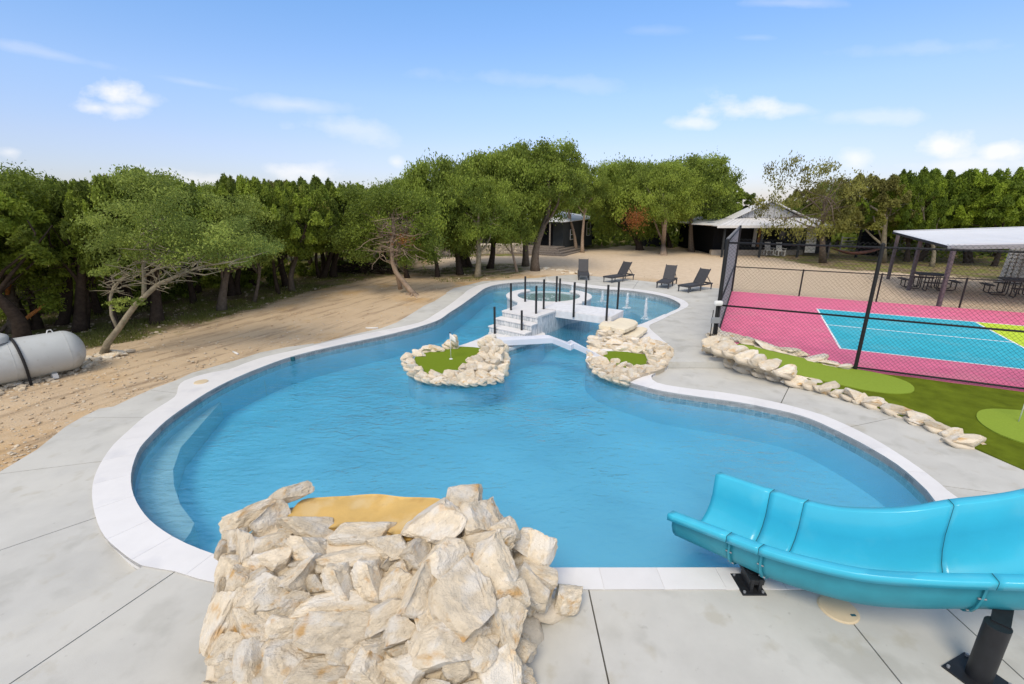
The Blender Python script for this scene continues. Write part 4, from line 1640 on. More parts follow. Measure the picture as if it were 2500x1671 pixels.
# platform deck outline: from steps round the right to the ring, ring opening at the back
fl_, fr_ = Vector((-.35, 15.29)), Vector((.82, 14.35))
up_d = Vector((.60, .80))
notch = [P2(G(*p, PZ)) for p in [(1237, 755), (1250, 750), (1262, 745), (1264, 739), (1250, 732)]]
ring_out = arc(sc_, RO, 212, 62 - 360 + 0, 1)  # placeholder
right_side = [fr_ + up_d * t for t in (.5, 1.0, 1.5)] + [Vector((2.05, 16.15)), Vector((2.6, 16.55))]
outer_arc = arc(sc_, RO, -48, 38, 18)
tipR = arc(sc_ + Vector((math.cos(R(38)), math.sin(R(38)))) * ((RI + RO) / 2), (RO - RI) / 2, 38, 218, 6)[1:-1]
inner_arc = arc(sc_, RI, 38, -232, 44)
tipL = arc(sc_ + Vector((math.cos(R(-232)), math.sin(R(-232)))) * ((RI + RO) / 2), (RO - RI) / 2, -232 + 180, -232 + 360, 6)[1:-1]
outer_arc2 = arc(sc_, RO, -232, -158, 16)
plat = [fl_, fr_] + right_side + outer_arc + tipR + inner_arc + tipL[::1] + outer_arc2 + notch[::-1]
Vn, F = cdt(plat)
build('platform_top', sheet_mb(Vn, F, lambda x, y: PZ, .06), M['coping'], spa, auto=40)


def shrink(poly, d):
    out = []
    n = len(poly)
    for i in range(n):
        a, b, c = poly[i - 1], poly[i], poly[(i + 1) % n]
        t = (c - a)
        if t.length < 1e-6:
            out.append(b)
            continue
        t.normalize()
        out.append(b + Vector((-t.y, t.x)) * d)
    return out


body = shrink(plat, .035)
wall_strip(body, PZ - .05, -1.4, M['mosaic'], 'tiled_wall', spa, flip=True)
# lower back rim of the tub (spillway) and its inner floor and water
back_o = arc(sc_, RO - .1, 30, 130, 16)
back_i = arc(sc_, RI, 30, 130, 16)
mb = MB()
mb.prism(back_o + back_i[::-1], -.5, .47)
build('spillway_rim', mb, M['coping'], spa, bevel=.01)
mb = MB()
mb.lathe([(0, -.2), (RI + .02, -.2), (RI + .02, .52)], (sc_.x, sc_.y, 0), 48)
build('tub', mb, M['plaster_light'], spa, smooth=True)
mb = MB()
cir = arc(sc_, RI + .01, 0, 360, 48)[:-1]
Vn, F = cdt(cir, grid=gridpts(0, 3, 16.5, 20, .3))
build('tub_water', sheet_mb(Vn, F, lambda x, y: .485), M['spa_water'], spa)
# foam where the jets bubble
fo = MB()
rs = random.Random(9)
for i in range(60):
    a = rs.uniform(0, 6.28)
    r_ = rs.uniform(0, 1) ** .6
    p = Vector((sc_.x - .15 + r_ * .75 * math.cos(a), sc_.y + .0 + r_ * .7 * math.sin(a), .489))
    s_ = rs.uniform(.01, .04)
    fo.lathe([(0, s_ * .25), (s_, 0)], p, 6)
o = build('bubbles', fo, M['foam'], spa, smooth=True)
o['kind'] = 'stuff'
# steps: three treads rising from the shelf
wdt = (fr_ - fl_)
tread_pts = []
for k, z in ((2, .40), (1, .20)):
    off = -up_d * (.36 * (3 - k))
    a, b = fl_ + off, fr_ + off
    back_ = up_d * .36
    mb = MB()
    mb.prism([a - wdt.normalized() * .03, b + wdt.normalized() * .03, b + back_ + wdt.normalized() * .03, a + back_ - wdt.normalized() * .03], z - .045, z)
    build('tread', mb, M['coping'], spa, bevel=.008)
    mb = MB()
    i_ = up_d * .03
    mb.prism([a + i_, b + i_, b + back_, a + back_], -.1, z - .045)
    build('riser', mb, M['mosaic'], spa)
mb = MB()
i_ = up_d * .03
mb.prism([fl_ + i_, fr_ + i_, fr_ + up_d * .3, fl_ + up_d * .3], -.1, PZ - .06)
build('riser', mb, M['mosaic'], spa)
# wall plinth carrying the steps down into the water on both sides
mb = MB()
mb.prism([fl_ - up_d * .74, fr_ - up_d * .74, fr_ + up_d * .2, fl_ + up_d * .2], -1.4, -.02)
build('plinth', mb, M['mosaic'], spa)


def post(px, py, z, h, parent, r_=.036):
    b = G(px, py, z)
    mb = MB()
    mb.tube([b, b + Vector((0, 0, h - .012))], r_, 12)
    mb.tube([b + Vector((0, 0, h - .012)), b + Vector((0, 0, h))], [r_ * 1.08, r_ * .8], 12)
    return build('post', mb, M['black_metal'], parent, auto=40)


post(1208, 815, .0, .90, spa)
post(1273.5, 821, .0, .85, spa)
post(1247.5, 757.6, PZ, .93, spa)
post(1308.6, 766, PZ, .93, spa)
post(1282, 737, PZ, .95, spa)

# ------------------------------------------------------------------ footbridge from platform to rocks
fb = empty('footbridge', (2.5, 15.4, .3), 'white boarded footbridge with black side posts between hot tub platform and rocks', 'footbridge')
A0, A1 = G(1322, 752, .62).to_2d(), G(1490, 774, .62).to_2d()
B1 = G(1514, 757, .62).to_2d()
ln = (A1 - A0).normalized()
sd_ = B1 - A1
sd_ = (Vector((-ln.y, ln.x))) * sd_.length
NB = 5
for k in range(NB):
    a = A0 + sd_ * (k / NB + .004)
    b = A0 + sd_ * ((k + 1) / NB - .004)
    mb = MB()
    L_ = (A1 - A0).length
    mb.prism([a, a + ln * L_, b + ln * L_, b], .595, .625)
    build('plank', mb, M['white_wood'], fb, bevel=.004)
for off in (-.03, sd_.length):
    n_ = sd_.normalized() * off
    n2 = sd_.normalized() * (off + .03)
    mb = MB()
    L_ = (A1 - A0).length
    mb.prism([A0 + n_, A0 + n_ + ln * L_, A0 + n2 + ln * L_, A0 + n2], .36, .60)
    build('fascia', mb, M['white_wood'], fb, bevel=.004)
mb = MB()
mb.prism([A1 + ln * .002, A1 + ln * .03, A1 + ln * .03 + sd_, A1 + ln * .002 + sd_], .34, .62)
build('end_board', mb, M['white_wood'], fb)
mb = MB()
mb.prism([A0 + ln * .05, A1 - ln * .02, A1 - ln * .02 + sd_ * .97, A0 + ln * .05 + sd_ * .97], .42, .58)
build('joists', mb, M['white_panel'], fb)
for (px, py, h) in [(1327, 765, 1.18), (1400, 775, 1.18), (1480, 788, 1.22)]:
    r_ = ray(px, py)
    # on the near fascia plane
    nrm = sd_.normalized()
    a3 = Vector((A0.x, A0.y, 0)) - Vector((nrm.x, nrm.y, 0)) * .066
    n3 = Vector((nrm.x, nrm.y, 0))
    t = (a3 - origin).dot(n3) / r_.dot(n3)
    b = origin + r_ * t
    mb = MB()
    mb.tube([b, b + Vector((0, 0, h))], .036, 12)
    build('post', mb, M['black_metal'], fb, auto=40)
for (px, py, h) in [(1429, 745, .9), (1507, 755, .95), (1366, 736, .86), (1358, 737.5, .96)]:
    b = G(px, py, .60)
    mb = MB()
    mb.tube([b, b + Vector((0, 0, h))], .036, 12)
    build('post', mb, M['black_metal'], fb, auto=40)

# ------------------------------------------------------------------ putting ramp (white trough over the water)
ramp = empty('putting_ramp', (1.0, 13.1, .1), 'white trough shaped putting ramp crossing the channel to the rock mound', 'putting ramp')


def ramp_pts(lst):
    return [G(px, py, z) for px, py, z in lst]


near = ramp_pts([(1222, 832, .22), (1349, 825.5, .27), (1393, 843, .22), (1402, 838, .24), (1432, 851, .18), (1474, 873, .09)])
farr = ramp_pts([(1203, 825, .22), (1338, 818.5, .27), (1385, 836, .22), (1394, 831, .24), (1420, 845, .18), (1462, 866, .09)])
# make the far rail a parallel copy so the trough keeps an even width
mb = MB()
for k, pts in enumerate((near, farr)):
    mb = MB()
    hgt = .16 if k == 0 else .12
    for i in range(len(pts) - 1):
        a, b = pts[i], pts[i + 1]
        d = (b - a)
        d2 = Vector((d.x, d.y, 0)).normalized()
        n_ = Vector((-d2.y, d2.x, 0)) * .014
        vs = [a - n_, a + n_, b + n_, b - n_]
        vs = [v - Vector((0, 0, hgt)) for v in vs] + vs
        mb.add(vs, [(0, 1, 2, 3)[::-1], (4, 5, 6, 7), (0, 3, 7, 4)[::-1], (1, 5, 6, 2), (0, 4, 5, 1), (3, 2, 6, 7)])
    build('side_board', mb, M['white_panel'], ramp)
mb = MB()
for i in range(len(near) - 1):
    q = [near[i], near[i + 1], farr[i + 1], farr[i]]
    q = [v - Vector((0, 0, .10)) for v in q]
    vs = [v - Vector((0, 0, .03)) for v in q] + q
    mb.add(vs, [(0, 1, 2, 3)[::-1], (4, 5, 6, 7), (0, 1, 5, 4), (2, 3, 7, 6)])
build('trough_floor', mb, M['white_wood'], ramp)

# ------------------------------------------------------------------ fountain jets
for i, (px, py, h, lb) in enumerate([(1397, 717, .42, 'small white fountain jet behind the hot tub'), (1470, 737, .5, 'faint fountain jet beside the black posts, left of three'), (1530, 752, .62, 'middle fountain jet of the shallow splash area'), (1574.5, 778, .78, 'tallest fountain jet, nearest the stone steps')]):
    b = G(px, py, WZ)
    t = empty('water_jet', b, lb, 'fountain jet', 'fountain jets in the shallow end')
    mb = MB()
    rs = random.Random(40 + i)
    mb.tube([b + Vector((rs.uniform(-.01, .01), 0, h * k / 8)) for k in range(9)], [.035, .045, .05, .055, .055, .05, .045, .035, .015], 9)
    for _ in range(150):
        z = rs.uniform(0, 1)
        rr = .03 + .07 * (1 - z)
        a = rs.uniform(0, 6.28)
        s_ = rs.uniform(.006, .02)
        p = b + Vector((math.cos(a) * rr * rs.random(), math.sin(a) * rr * rs.random(), z * h * 1.03))
        mb.tube([p - Vector((0, 0, s_ * 1.6)), p + Vector((0, 0, s_ * 1.6))], [s_, s_ * .5], 5)
    for _ in range(60):
        a = rs.uniform(0, 6.28)
        rr = rs.random() * .2
        s_ = rs.uniform(.01, .03)
        mb.lathe([(0, .012), (s_, 0.003)], b + Vector((math.cos(a) * rr, math.sin(a) * rr, .002)), 6)
    build('spray', mb, M['foam'], t, smooth=True)

# ------------------------------------------------------------------ water slide
slide = empty('water_slide', (3.4, 3.6, 0), 'turquoise fibreglass water slide curving down to the pool on black steel posts', 'water slide')
# stations: near rim, far rim, height of channel floor
STP = [((1637, 1250), .58, (1753, 1155), .74, .10), ((1781, 1304), .65, (1886, 1199), .82, .14), ((1860, 1333), .70, (1969, 1224), .87, .17), ((1960, 1362), .75, (2050, 1240), .93, .21),
       ((2110, 1394), .84, (2160, 1244), 1.05, .28), ((2270, 1406), .93, (2240, 1239), 1.14, .36), ((2430, 1410), 1.02, (2322, 1226), 1.22, .46), ((2600, 1412), 1.14, (2470, 1207), 1.33, .58)]
ST = [(tuple(G(*n_, zn_)), tuple(G(*f_, zf_)), fl_z) for n_, zn_, f_, zf_, fl_z in STP]
ST += [(tuple(G(2800, 1395, 1.27)), tuple(G(2640, 1165, 1.46)), .70), (tuple(G(3050, 1370, 1.40)), tuple(G(2850, 1120, 1.6)), .84)]


def station(t):
    i = min(len(ST) - 2, int(t))
    f_ = t - i

    def cr(k):
        P = [np.array(list(ST[max(0, min(len(ST) - 1, i + j))][0]) + list(ST[max(0, min(len(ST) - 1, i + j))][1]) + [ST[max(0, min(len(ST) - 1, i + j))][2]]) for j in (-1, 0, 1, 2)]
        return .5 * ((2 * P[1]) + (-P[0] + P[2]) * f_ + (2 * P[0] - 5 * P[1] + 4 * P[2] - P[3]) * f_ ** 2 + (-P[0] + 3 * P[1] - 3 * P[2] + P[3]) * f_ ** 3)
    a = cr(0)
    return Vector(a[:3]), Vector(a[3:6]), a[6]


def slide_profile(t):
    N_, F_, zf_ = station(t)
    lat = Vector((F_.x - N_.x, F_.y - N_.y, 0))
    w_ = lat.length
    lat.normalize()
    c = Vector(((N_.x + F_.x) / 2, (N_.y + F_.y) / 2, 0))
    hw = w_ / 2
    zn, zfar = N_.z, F_.z
    pts = []
    # inner surface from near rim lip to far rim lip
    pts.append((-hw - .055, zn - .085))
    pts.append((-hw - .060, zn - .012))
    pts.append((-hw - .050, zn - .001))
    pts.append((-hw + .045, zn))
    pts.append((-hw + .058, zn - .012))
    n = 12
    for k in range(1, n):
        u = k / n
        a = math.pi * u
        x = -math.copysign(abs(math.cos(a)) ** .8, math.cos(a)) * (hw - .055)
        s_ = math.sin(a)
        top = zn - .02 if x < 0 else zfar - .02
        sh = 1 - (1 - min(1, s_ * 1.02) ** 1.25)
        pts.append((x, top + (zf_ - top) * min(1, s_ ** .62)))
    pts.append((hw - .058, zfar - .012))
    pts.append((hw - .045, zfar))
    pts.append((hw + .050, zfar - .001))
    pts.append((hw + .060, zfar - .012))
    pts.append((hw + .055, zfar - .085))
    return c, lat, pts


def slide_section(t0, t1, idx):
    steps = max(4, int((t1 - t0) * 8))
    for nm, matr, inset in (('chute', M['slide'], 0.0),):
        mb = MB()
        rows = []
        for i in range(steps + 1):
            t = t0 + (t1 - t0) * i / steps
            c, lat, pts = slide_profile(t)
            rows.append([c + lat * p[0] + Vector((0, 0, p[1])) for p in pts])
        m_ = len(rows[0])
        vs = [p for r_ in rows for p in r_]
        fs = [(i * m_ + k, (i + 1) * m_ + k, (i + 1) * m_ + k + 1, i * m_ + k + 1) for i in range(steps) for k in range(m_ - 1)]
        mb.add(vs, fs)
        o = build(nm, mb, matr, slide, auto=50)
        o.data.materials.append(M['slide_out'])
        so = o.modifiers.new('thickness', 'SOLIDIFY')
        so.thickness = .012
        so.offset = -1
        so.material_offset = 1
        so.material_offset_rim = 0
    return o


SEAMS = [0, 1.0, 2.0, 6.0, 9]
for i in range(4):
    slide_section(SEAMS[i] + (.006 if i else 0), SEAMS[i + 1] - .006, i)


def flange(t):
    c, lat, pts = slide_profile(t)
    c2, lat2, pts2 = slide_profile(t + .05)
    fw = (c2 - c).normalized() * .012
    # dark seam line seen inside
    mb = MB()
    prs = []
    for (x, z) in pts:
        prs.append(c + lat * x + Vector((0, 0, z)))
    vs = []
    m_ = len(pts)
    cen = Vector((c.x, c.y, max(p[1] for p in pts)))
    for sgn in (-1, 1):
        for k, p in enumerate(prs):
            vs.append(p + fw * .3 * sgn + Vector((0, 0, .0008 if 3 < k < m_ - 4 else .001)))
    fs = [(k, k + 1, m_ + k + 1, m_ + k) for k in range(m_ - 1)]
    mb.add(vs, fs)
    build('seam', mb, M['seam'], slide)
    # outer bolted flange
    mb = MB()
    vs = []
    rng = list(range(4, m_ - 4))
    for sgn in (-1, 1):
        for k in rng:
            p = prs[k]
            out = (p - cen)
            out.normalize()
            vs.append(p + out * .010 + fw * .9 * sgn)
            vs.append(p + out * .040 + fw * .9 * sgn)
    L_ = len(rng)
    fs = []
    for k in range(L_ - 1):
        a = 2 * k
        b_ = 2 * (k + L_)
        fs += [(a, a + 1, a + 3, a + 2), (b_, b_ + 2, b_ + 3, b_ + 1), (a + 1, b_ + 1, b_ + 3, a + 3)]
    mb.add(vs, fs)
    build('flange', mb, M['slide_out'], slide)
    for k in rng[1::2]:
        p = prs[k]
        out = (p - cen).normalized()
        mb = MB()
        q = p + out * .028
        mb.tube([q - fw * 2.6, q + fw * 2.6], .008, 6)
        build('bolt', mb, M['fence_grey'], slide)


for t in (1.0, 2.0, 6.0):
    flange(t)
# low bracket at the pool edge
bc_ = G(1835, 1450, 0)
mb = MB()
mb.box(bc_ + Vector((.02, .12, .008)), (.26, .30, .016))
mb.box(bc_ + Vector((.0, .12, .09)), (.035, .22, .16))
mb.box(bc_ + Vector((.09, .12, .09)), (.035, .22, .16))
mb.beam(bc_ + Vector((.05, .02, .12)), bc_ + Vector((.06, .34, .17)), .16, .07)
mb.beam(bc_ + Vector((.0, .12, .16)), bc_ + Vector((.34, .22, .16)), .07, .05)
build('bracket', mb, M['black_metal'], slide, bevel=.004)
for dx, dy in ((-.08, 0), (.12, 0), (-.08, .24), (.12, .24)):
    mb = MB()
    mb.tube([bc_ + Vector((dx, dy, .01)), bc_ + Vector((dx, dy, .035))], .014, 6)
    build('anchor_bolt', mb, M['fence_grey'], slide)
pb = G(2387, 1655, 0)
mb = MB()
mb.tube([pb, pb + Vector((0.0, .0, .60))], .088, 28)
build('support_post', mb, M['black_metal'], slide, auto=40)
mb = MB()
mb.box(pb + Vector((0, 0, .008)), (.36, .36, .016), Matrix.Rotation(R(22), 3, 'Z'))
build('base_plate', mb, M['black_metal'], slide, bevel=.003)
mb = MB()
mb.beam(pb + Vector((.02, 0, .575)), pb + Vector((.52, .42, .60)), .12, .07)
build('cradle_arm', mb, M['black_metal'], slide)
for a in (45, 135, 225, 315):
    q = pb + Vector((math.cos(R(a + 22)), math.sin(R(a + 22)), 0)) * .21
    mb = MB()
    mb.tube([q + Vector((0, 0, .01)), q + Vector((0, 0, .04))], .013, 6)
    build('anchor_bolt', mb, M['fence_grey'], slide)

# ------------------------------------------------------------------ fences
def chainlink(a, b, z0, z1, cell, wr, name, parent, seed=0):
    """real zigzag wires: each strand drops in a zigzag and hooks its neighbour"""
    a, b = Vector(a), Vector(b)
    d = (b - a)
    L_ = d.length
    d.normalize()
    n_ = Vector((-d.y, d.x))
    hc = cell / 2
    ncol = int(L_ / hc)
    nrow = int((z1 - z0) / (cell / 2))
    mb = MB()
    for c in range(ncol):
        pts = []
        for r_ in range(nrow + 2):
            u = (c + (.5 if (r_ % 2) else -.02)) * cell + cell * .25
            if r_ % 2:
                u = c * cell + cell * .75
            else:
                u = c * cell + cell * .25 - cell * .5 * 0
            # strand swings half a cell to each side
            u = c * hc + (hc if (r_ + c) % 2 else 0)
            off = .004 * (1 if r_ % 2 else -1)
            pts.append(Vector((a.x + d.x * u + n_.x * off, a.y + d.y * u + n_.y * off, z0 + r_ * cell / 2)))
        vs = []
        k3 = [(0, 1), (.87, -.5), (-.87, -.5)]
        for p in pts:
            for (q, w_) in k3:
                vs.append((p.x + d.x * q * wr, p.y + d.y * q * wr, p.z + w_ * wr * .0) if False else (p.x + (d.x * q + n_.x * w_) * wr, p.y + (d.y * q + n_.y * w_) * wr, p.z))
        fs = []
        for i in range(len(pts) - 1):
            for k in range(3):
                k2 = (k + 1) % 3
                fs.append((i * 3 + k, i * 3 + k2, i * 3 + 3 + k2, i * 3 + 3 + k))
        mb.add(vs, fs)
    o = build(name, mb, M['fence_metal'], parent)
    o['kind'] = 'stuff'
    return o


FZ = .10
FT = 3.05
p0 = cpt(0, -.02)
p1 = cpt((P2(G(2084, 896, FZ)) - CO).dot(CU), -.02)
seg = (p1 - p0).length
near_f = empty('tall_fence', (p0.x, p0.y, FZ), 'tall black chain link fence along the near side of the pink court', 'fence')
k = 0
p = p0.copy()
stops = []
while k < 5:
    q = p0 + CU * seg * k
    stops.append(q)
    mb = MB()
    r_ = .052 if k == 0 else .042
    mb.tube([(q.x, q.y, FZ - .1), (q.x, q.y, FZ + FT + .02)], r_, 12)
    mb.tube([(q.x, q.y, FZ + FT + .02), (q.x, q.y, FZ + FT + .06)], [r_ * 1.1, .01], 12)
    build('post', mb, M['fence_metal'], near_f, auto=40)
    k += 1
endp = stops[-1]
for z, r_ in ((FZ + FT - .05, .024), (FZ + 1.32, .024), (FZ + .05, .024)):
    mb = MB()
    mb.tube([(p0.x, p0.y, z), (endp.x, endp.y, z)], r_, 8)
    build('rail', mb, M['fence_metal'], near_f, smooth=True)
off = -CV * .035
chainlink(p0 + off, endp + off, FZ + .03, FZ + FT + .04, .095, .0036, 'chain_link_mesh', near_f)

side_f = empty('side_fence', (cpt(0, 5).x, cpt(0, 5).y, FZ), 'tall grey fence screen seen edge on along the end of the court beside the loungers', 'fence')
pE = cpt(0, 10.75)
for v in (10.75,):
    q = cpt(0, v)
    mb = MB()
    mb.tube([(q.x, q.y, FZ - .1), (q.x, q.y, FZ + FT + .04)], .05, 10)
    build('post', mb, M['fence_metal'], side_f, auto=40)
for z in (FZ + FT - .05, FZ + 1.32, FZ + .05):
    mb = MB()
    mb.tube([(p0.x, p0.y, z), (pE.x, pE.y, z)], .024, 8)
    build('rail', mb, M['fence_metal'], side_f, smooth=True)
sfm = chainlink(cpt(-.035, .05), cpt(-.035, 10.7), FZ + .03, FZ + FT + .02, .075, .0045, 'chain_link_mesh', side_f)
sfm.data.materials.clear()
sfm.data.materials.append(mat('weathered grey vinyl wire', (.30, .30, .31), .6, .3))  # wire colour lightened to grey to stand in for light on edge-on mesh

back_f = empty('low_fence', (pE.x, pE.y, FZ), 'low black chain link fence along the far side of the court', 'fence')
BT = 1.2
for px, py in [(1951, 724), (2140, 738), (2348, 755)]:
    q = P2(G(px, py, FZ))
    u = (q - CO).dot(CU)
    q = cpt(u, 10.80)
    mb = MB()
    mb.tube([(q.x, q.y, FZ - .1), (q.x, q.y, FZ + BT + .02)], .033, 10)
    build('post', mb, M['fence_metal'], back_f, auto=40)
e2 = cpt(15, 10.80)
pE2 = cpt(0, 10.80)
mb = MB()
mb.tube([(pE2.x, pE2.y, FZ + BT - .03), (e2.x, e2.y, FZ + BT - .03)], .022, 8)
build('rail', mb, M['fence_metal'], back_f, smooth=True)
chainlink(pE2, e2, FZ + .02, FZ + BT - .02, .095, .0034, 'chain_link_mesh', back_f)

# electrical boxes on conduits by the corner post
el = empty('electrical_boxes', (p0.x, p0.y, FZ), 'white round box and grey box on thin conduits strapped to the fence corner post', 'electrical box')
cb = G(1738, 830, .15)
d_ = 12.2
for i, dx in enumerate((-.13, -.06, -.02, .03)):
    mb = MB()
    b = Vector((p0.x + dx - .05, p0.y - .10, FZ - .05))
    top = 1.45 if i else 1.25
    mb.tube([b, b + Vector((0, 0, top))], .012, 8)
    build('conduit', mb, M['fence_metal'], el, smooth=True)
mb = MB()
mb.box((p0.x - .10, p0.y - .13, FZ + .92), (.24, .06, .16))
build('grey_box', mb, M['fence_grey'], el, bevel=.01)
mb = MB()
mb.box((p0.x - .09, p0.y - .14, FZ + 1.40), (.24, .12, .14))
build('white_box', mb, M['white_trim'], el, bevel=.05)

# ------------------------------------------------------------------ sun loungers
def make_lounger(foot, direc, label, first=None):
    """foot: centre of the low end; direc: heading towards the backrest"""
    t = empty('sun_lounger', (foot.x, foot.y, .10), label, 'sun lounger', 'charcoal loungers on the deck')
    t.rotation_euler = (0, 0, math.atan2(direc.y, direc.x))
    if first is not None:
        for ch in first.children:
            copy_tree(ch, t)
        return t
    W = .31
    Lg = 1.95
    zt = .34

    def lb(name, fn, mtl=M['lounger'], bev=.006):
        mb = MB()
        fn(mb)
        return build(name, mb, mtl, t, world_coords=False, bevel=bev)
    def frame(mb):
        mb.box((Lg / 2, W - .025, zt - .05), (Lg, .05, .07))
        mb.box((Lg / 2, -W + .025, zt - .05), (Lg, .05, .07))
        mb.box((.025, 0, zt - .05), (.05, 2 * W - .1, .07))
        mb.box((Lg - .025, 0, zt - .05), (.05, 2 * W - .1, .07))
    lb('frame', frame)
    for x in (.06, 1.0, Lg - .06):
        for s in (-1, 1):
            lb('leg', lambda mb, x=x, s=s: mb.tube([(x, s * (W - .035), 0), (x, s * (W - .035), zt - .09)], [.026, .04], 4), bev=0)

    def seat(mb):
        n = 15
        for i in range(n):
            x = .07 + i * (1.12 / n)
            mb.box((x + .03, 0, zt - .012), (.066, 2 * W - .05, .022))
    lb('seat_slats', seat, bev=0)
    ang = R(56)

    def back(mb):
        n = 12
        m = Matrix.Rotation(-ang, 3, 'Y')
        for i in range(n):
            s_ = .03 + i * .066
            mb.box(Vector((1.22 + math.cos(ang) * s_, 0, zt + math.sin(ang) * s_)), (.060, 2 * W - .06, .022), m)
        for s in (-1, 1):
            mb.beam((1.2, s * (W - .04), zt), (1.22 + math.cos(ang) * .82, s * (W - .04), zt + math.sin(ang) * .82), .04, .035, Vector((0, 1, 0)))
    lb('backrest', back, bev=0)

    def sup(mb):
        for s in (-1, 1):
            mb.beam((1.22 + math.cos(ang) * .45, s * (W - .06), zt + math.sin(ang) * .42), (Lg - .1, s * (W - .06), zt - .03), .025, .03)
    lb('back_support', sup, bev=0)
    return t


f1 = (G(1413, 685, .1) + G(1437, 685.5, .1)) / 2
L1 = make_lounger(P2(f1), Vector((.12, 1)).normalized(), 'charcoal lounger at the left end, facing the pool head on')
f2 = (G(1471, 689.6, .1) + G(1493, 692, .1)) / 2
make_lounger(P2(f2), Vector((.78, .62)).normalized(), 'charcoal lounger second from left, turned sideways', L1)
f3 = (G(1603, 704, .1) + G(1630, 706.6, .1)) / 2
make_lounger(P2(f3), Vector((.52, .86)).normalized(), 'charcoal lounger third from left, half turned, beside the rightmost one', L1)
f4 = (G(1655, 712, .1) + G(1678, 716.4, .1)) / 2
make_lounger(P2(f4), Vector((.82, .57)).normalized(), 'charcoal lounger nearest the court fence', L1)

# ------------------------------------------------------------------ propane tank
def propane():
    A = Vector((-10.75, 11.05, 0))
    r_ = .50
    far_end = G(190, 880, .0)
    t = empty('propane_tank', (-11.6, 9.9, 0), 'large pale grey horizontal propane tank with domed cover beside the trees', 'propane tank')
    # axis from right/back end towards the left/near end
    e = D(146, 815, 11.0)
    ax0 = Vector((-11.02, 11.08, .56))
    ax1 = Vector((-12.94, 8.38, .56))
    d = (ax1 - ax0).normalized()
    L_ = 3.4
    s = d.cross(Vector((0, 0, 1))).normalized()
    u = s.cross(d)
    prof = []
    n = 10
    for i in range(n + 1):
        a = math.pi / 2 * i / n
        prof.append((-.36 * math.cos(a) + .36, r_ * math.sin(a)))
    for i in range(n + 1):
        a = math.pi / 2 * (1 - i / n)
        prof.append((L_ - .36 + .36 * math.cos(a), r_ * math.sin(a)))
    sides = 40
    vs = []
    for (x, rr) in prof:
        for k in range(sides):
            a = 2 * math.pi * k / sides
            vs.append(ax0 + d * (x - .1) + (s * math.cos(a) + u * math.sin(a)) * max(rr, .001))
    fs = [(i * sides + k, i * sides + (k + 1) % sides, (i + 1) * sides + (k + 1) % sides, (i + 1) * sides + k) for i in range(len(prof) - 1) for k in range(sides)]
    mb = MB()
    mb.add(vs, fs)
    build('vessel', mb, M['tank'], t, smooth=True)
    for x in (.26, 1.22, 2.2, 3.0):
        wr = MB()
        wr.tube([ax0 + d * x + (s * math.cos(R(a_)) + u * math.sin(R(a_))) * (r_ + .001) for a_ in range(0, 361, 10)], .006, 5, cap=False)
        build('weld_seam', wr, M['tank'], t, smooth=True)
    c = ax0 + d * 1.42 + Vector((0, 0, r_ - .05))
    mb = MB()
    mb.lathe([(.29, 0), (.29, .13), (.27, .17), (.20, .21), (.10, .235), (0, .24)], c, 28)
    build('dome_cover', mb, M['tank'], t, auto=50)
    mb = MB()
    mb.lathe([(.298, .01), (.298, .022)], c, 28)
    build('cover_seam', mb, M['rubber'], t)
    # black hose over the right side, down to the ground
    mb = MB()
    pts = []
    x = 1.12
    for i in range(12):
        a = R(95 - i * 13)
        rr = r_ + .02
        # towards the camera side (s or -s, whichever faces +x)
        sg = 1 if s.x > 0 else -1
        pts.append(ax0 + d * (x - .02 * i * .3) + (s * sg * math.cos(a) + u * math.sin(a)) * rr)
    pts.append(pts[-1] + Vector((.05, -.05, -.2)))
    mb.tube([c + Vector((.12, -.25, .12)), c + Vector((.24, -.24, .06))] + pts, .028, 8)
    build('hose', mb, M['rubber'], t, smooth=True)
    for x in (.45, 2.55):
        mb = MB()
        mb.tube([ax0 + d * (x - .06) + Vector((0, 0, r_ - .01)), ax0 + d * (x - .03) + Vector((0, 0, r_ + .07)), ax0 + d * (x + .03) + Vector((0, 0, r_ + .07)), ax0 + d * (x + .06) + Vector((0, 0, r_ - .01))], .012, 6)
        build('lifting_lug', mb, M['white_trim'], t)
    for x in (.62, 2.4):
        mb = MB()
        b = ax0 + d * x
        mb.beam(Vector((b.x, b.y, .06)) - s * .36, Vector((b.x, b.y, .06)) + s * .36, .10, .12)
        build('foot', mb, M['white_trim'], t)
    return t


propane()


def tiny_pipe(px, py, l, ang, label):
    p = G(px, py, -.01)
    t = empty('white_pipe', p, label, 'pipe')
    mb = MB()
    d = Vector((math.cos(R(ang)), math.sin(R(ang)), 0)) * l / 2
    mb.tube([p - d, p + d], .028, 10)
    build('pipe', mb, M['white_trim'], t, smooth=True)


tiny_pipe(575, 862, .34, -40, 'short white pipe offcut lying on dirt beside the left deck')
tiny_pipe(908, 801.5, .42, 5, 'white pipe offcut on dirt beyond the long curved deck edge')

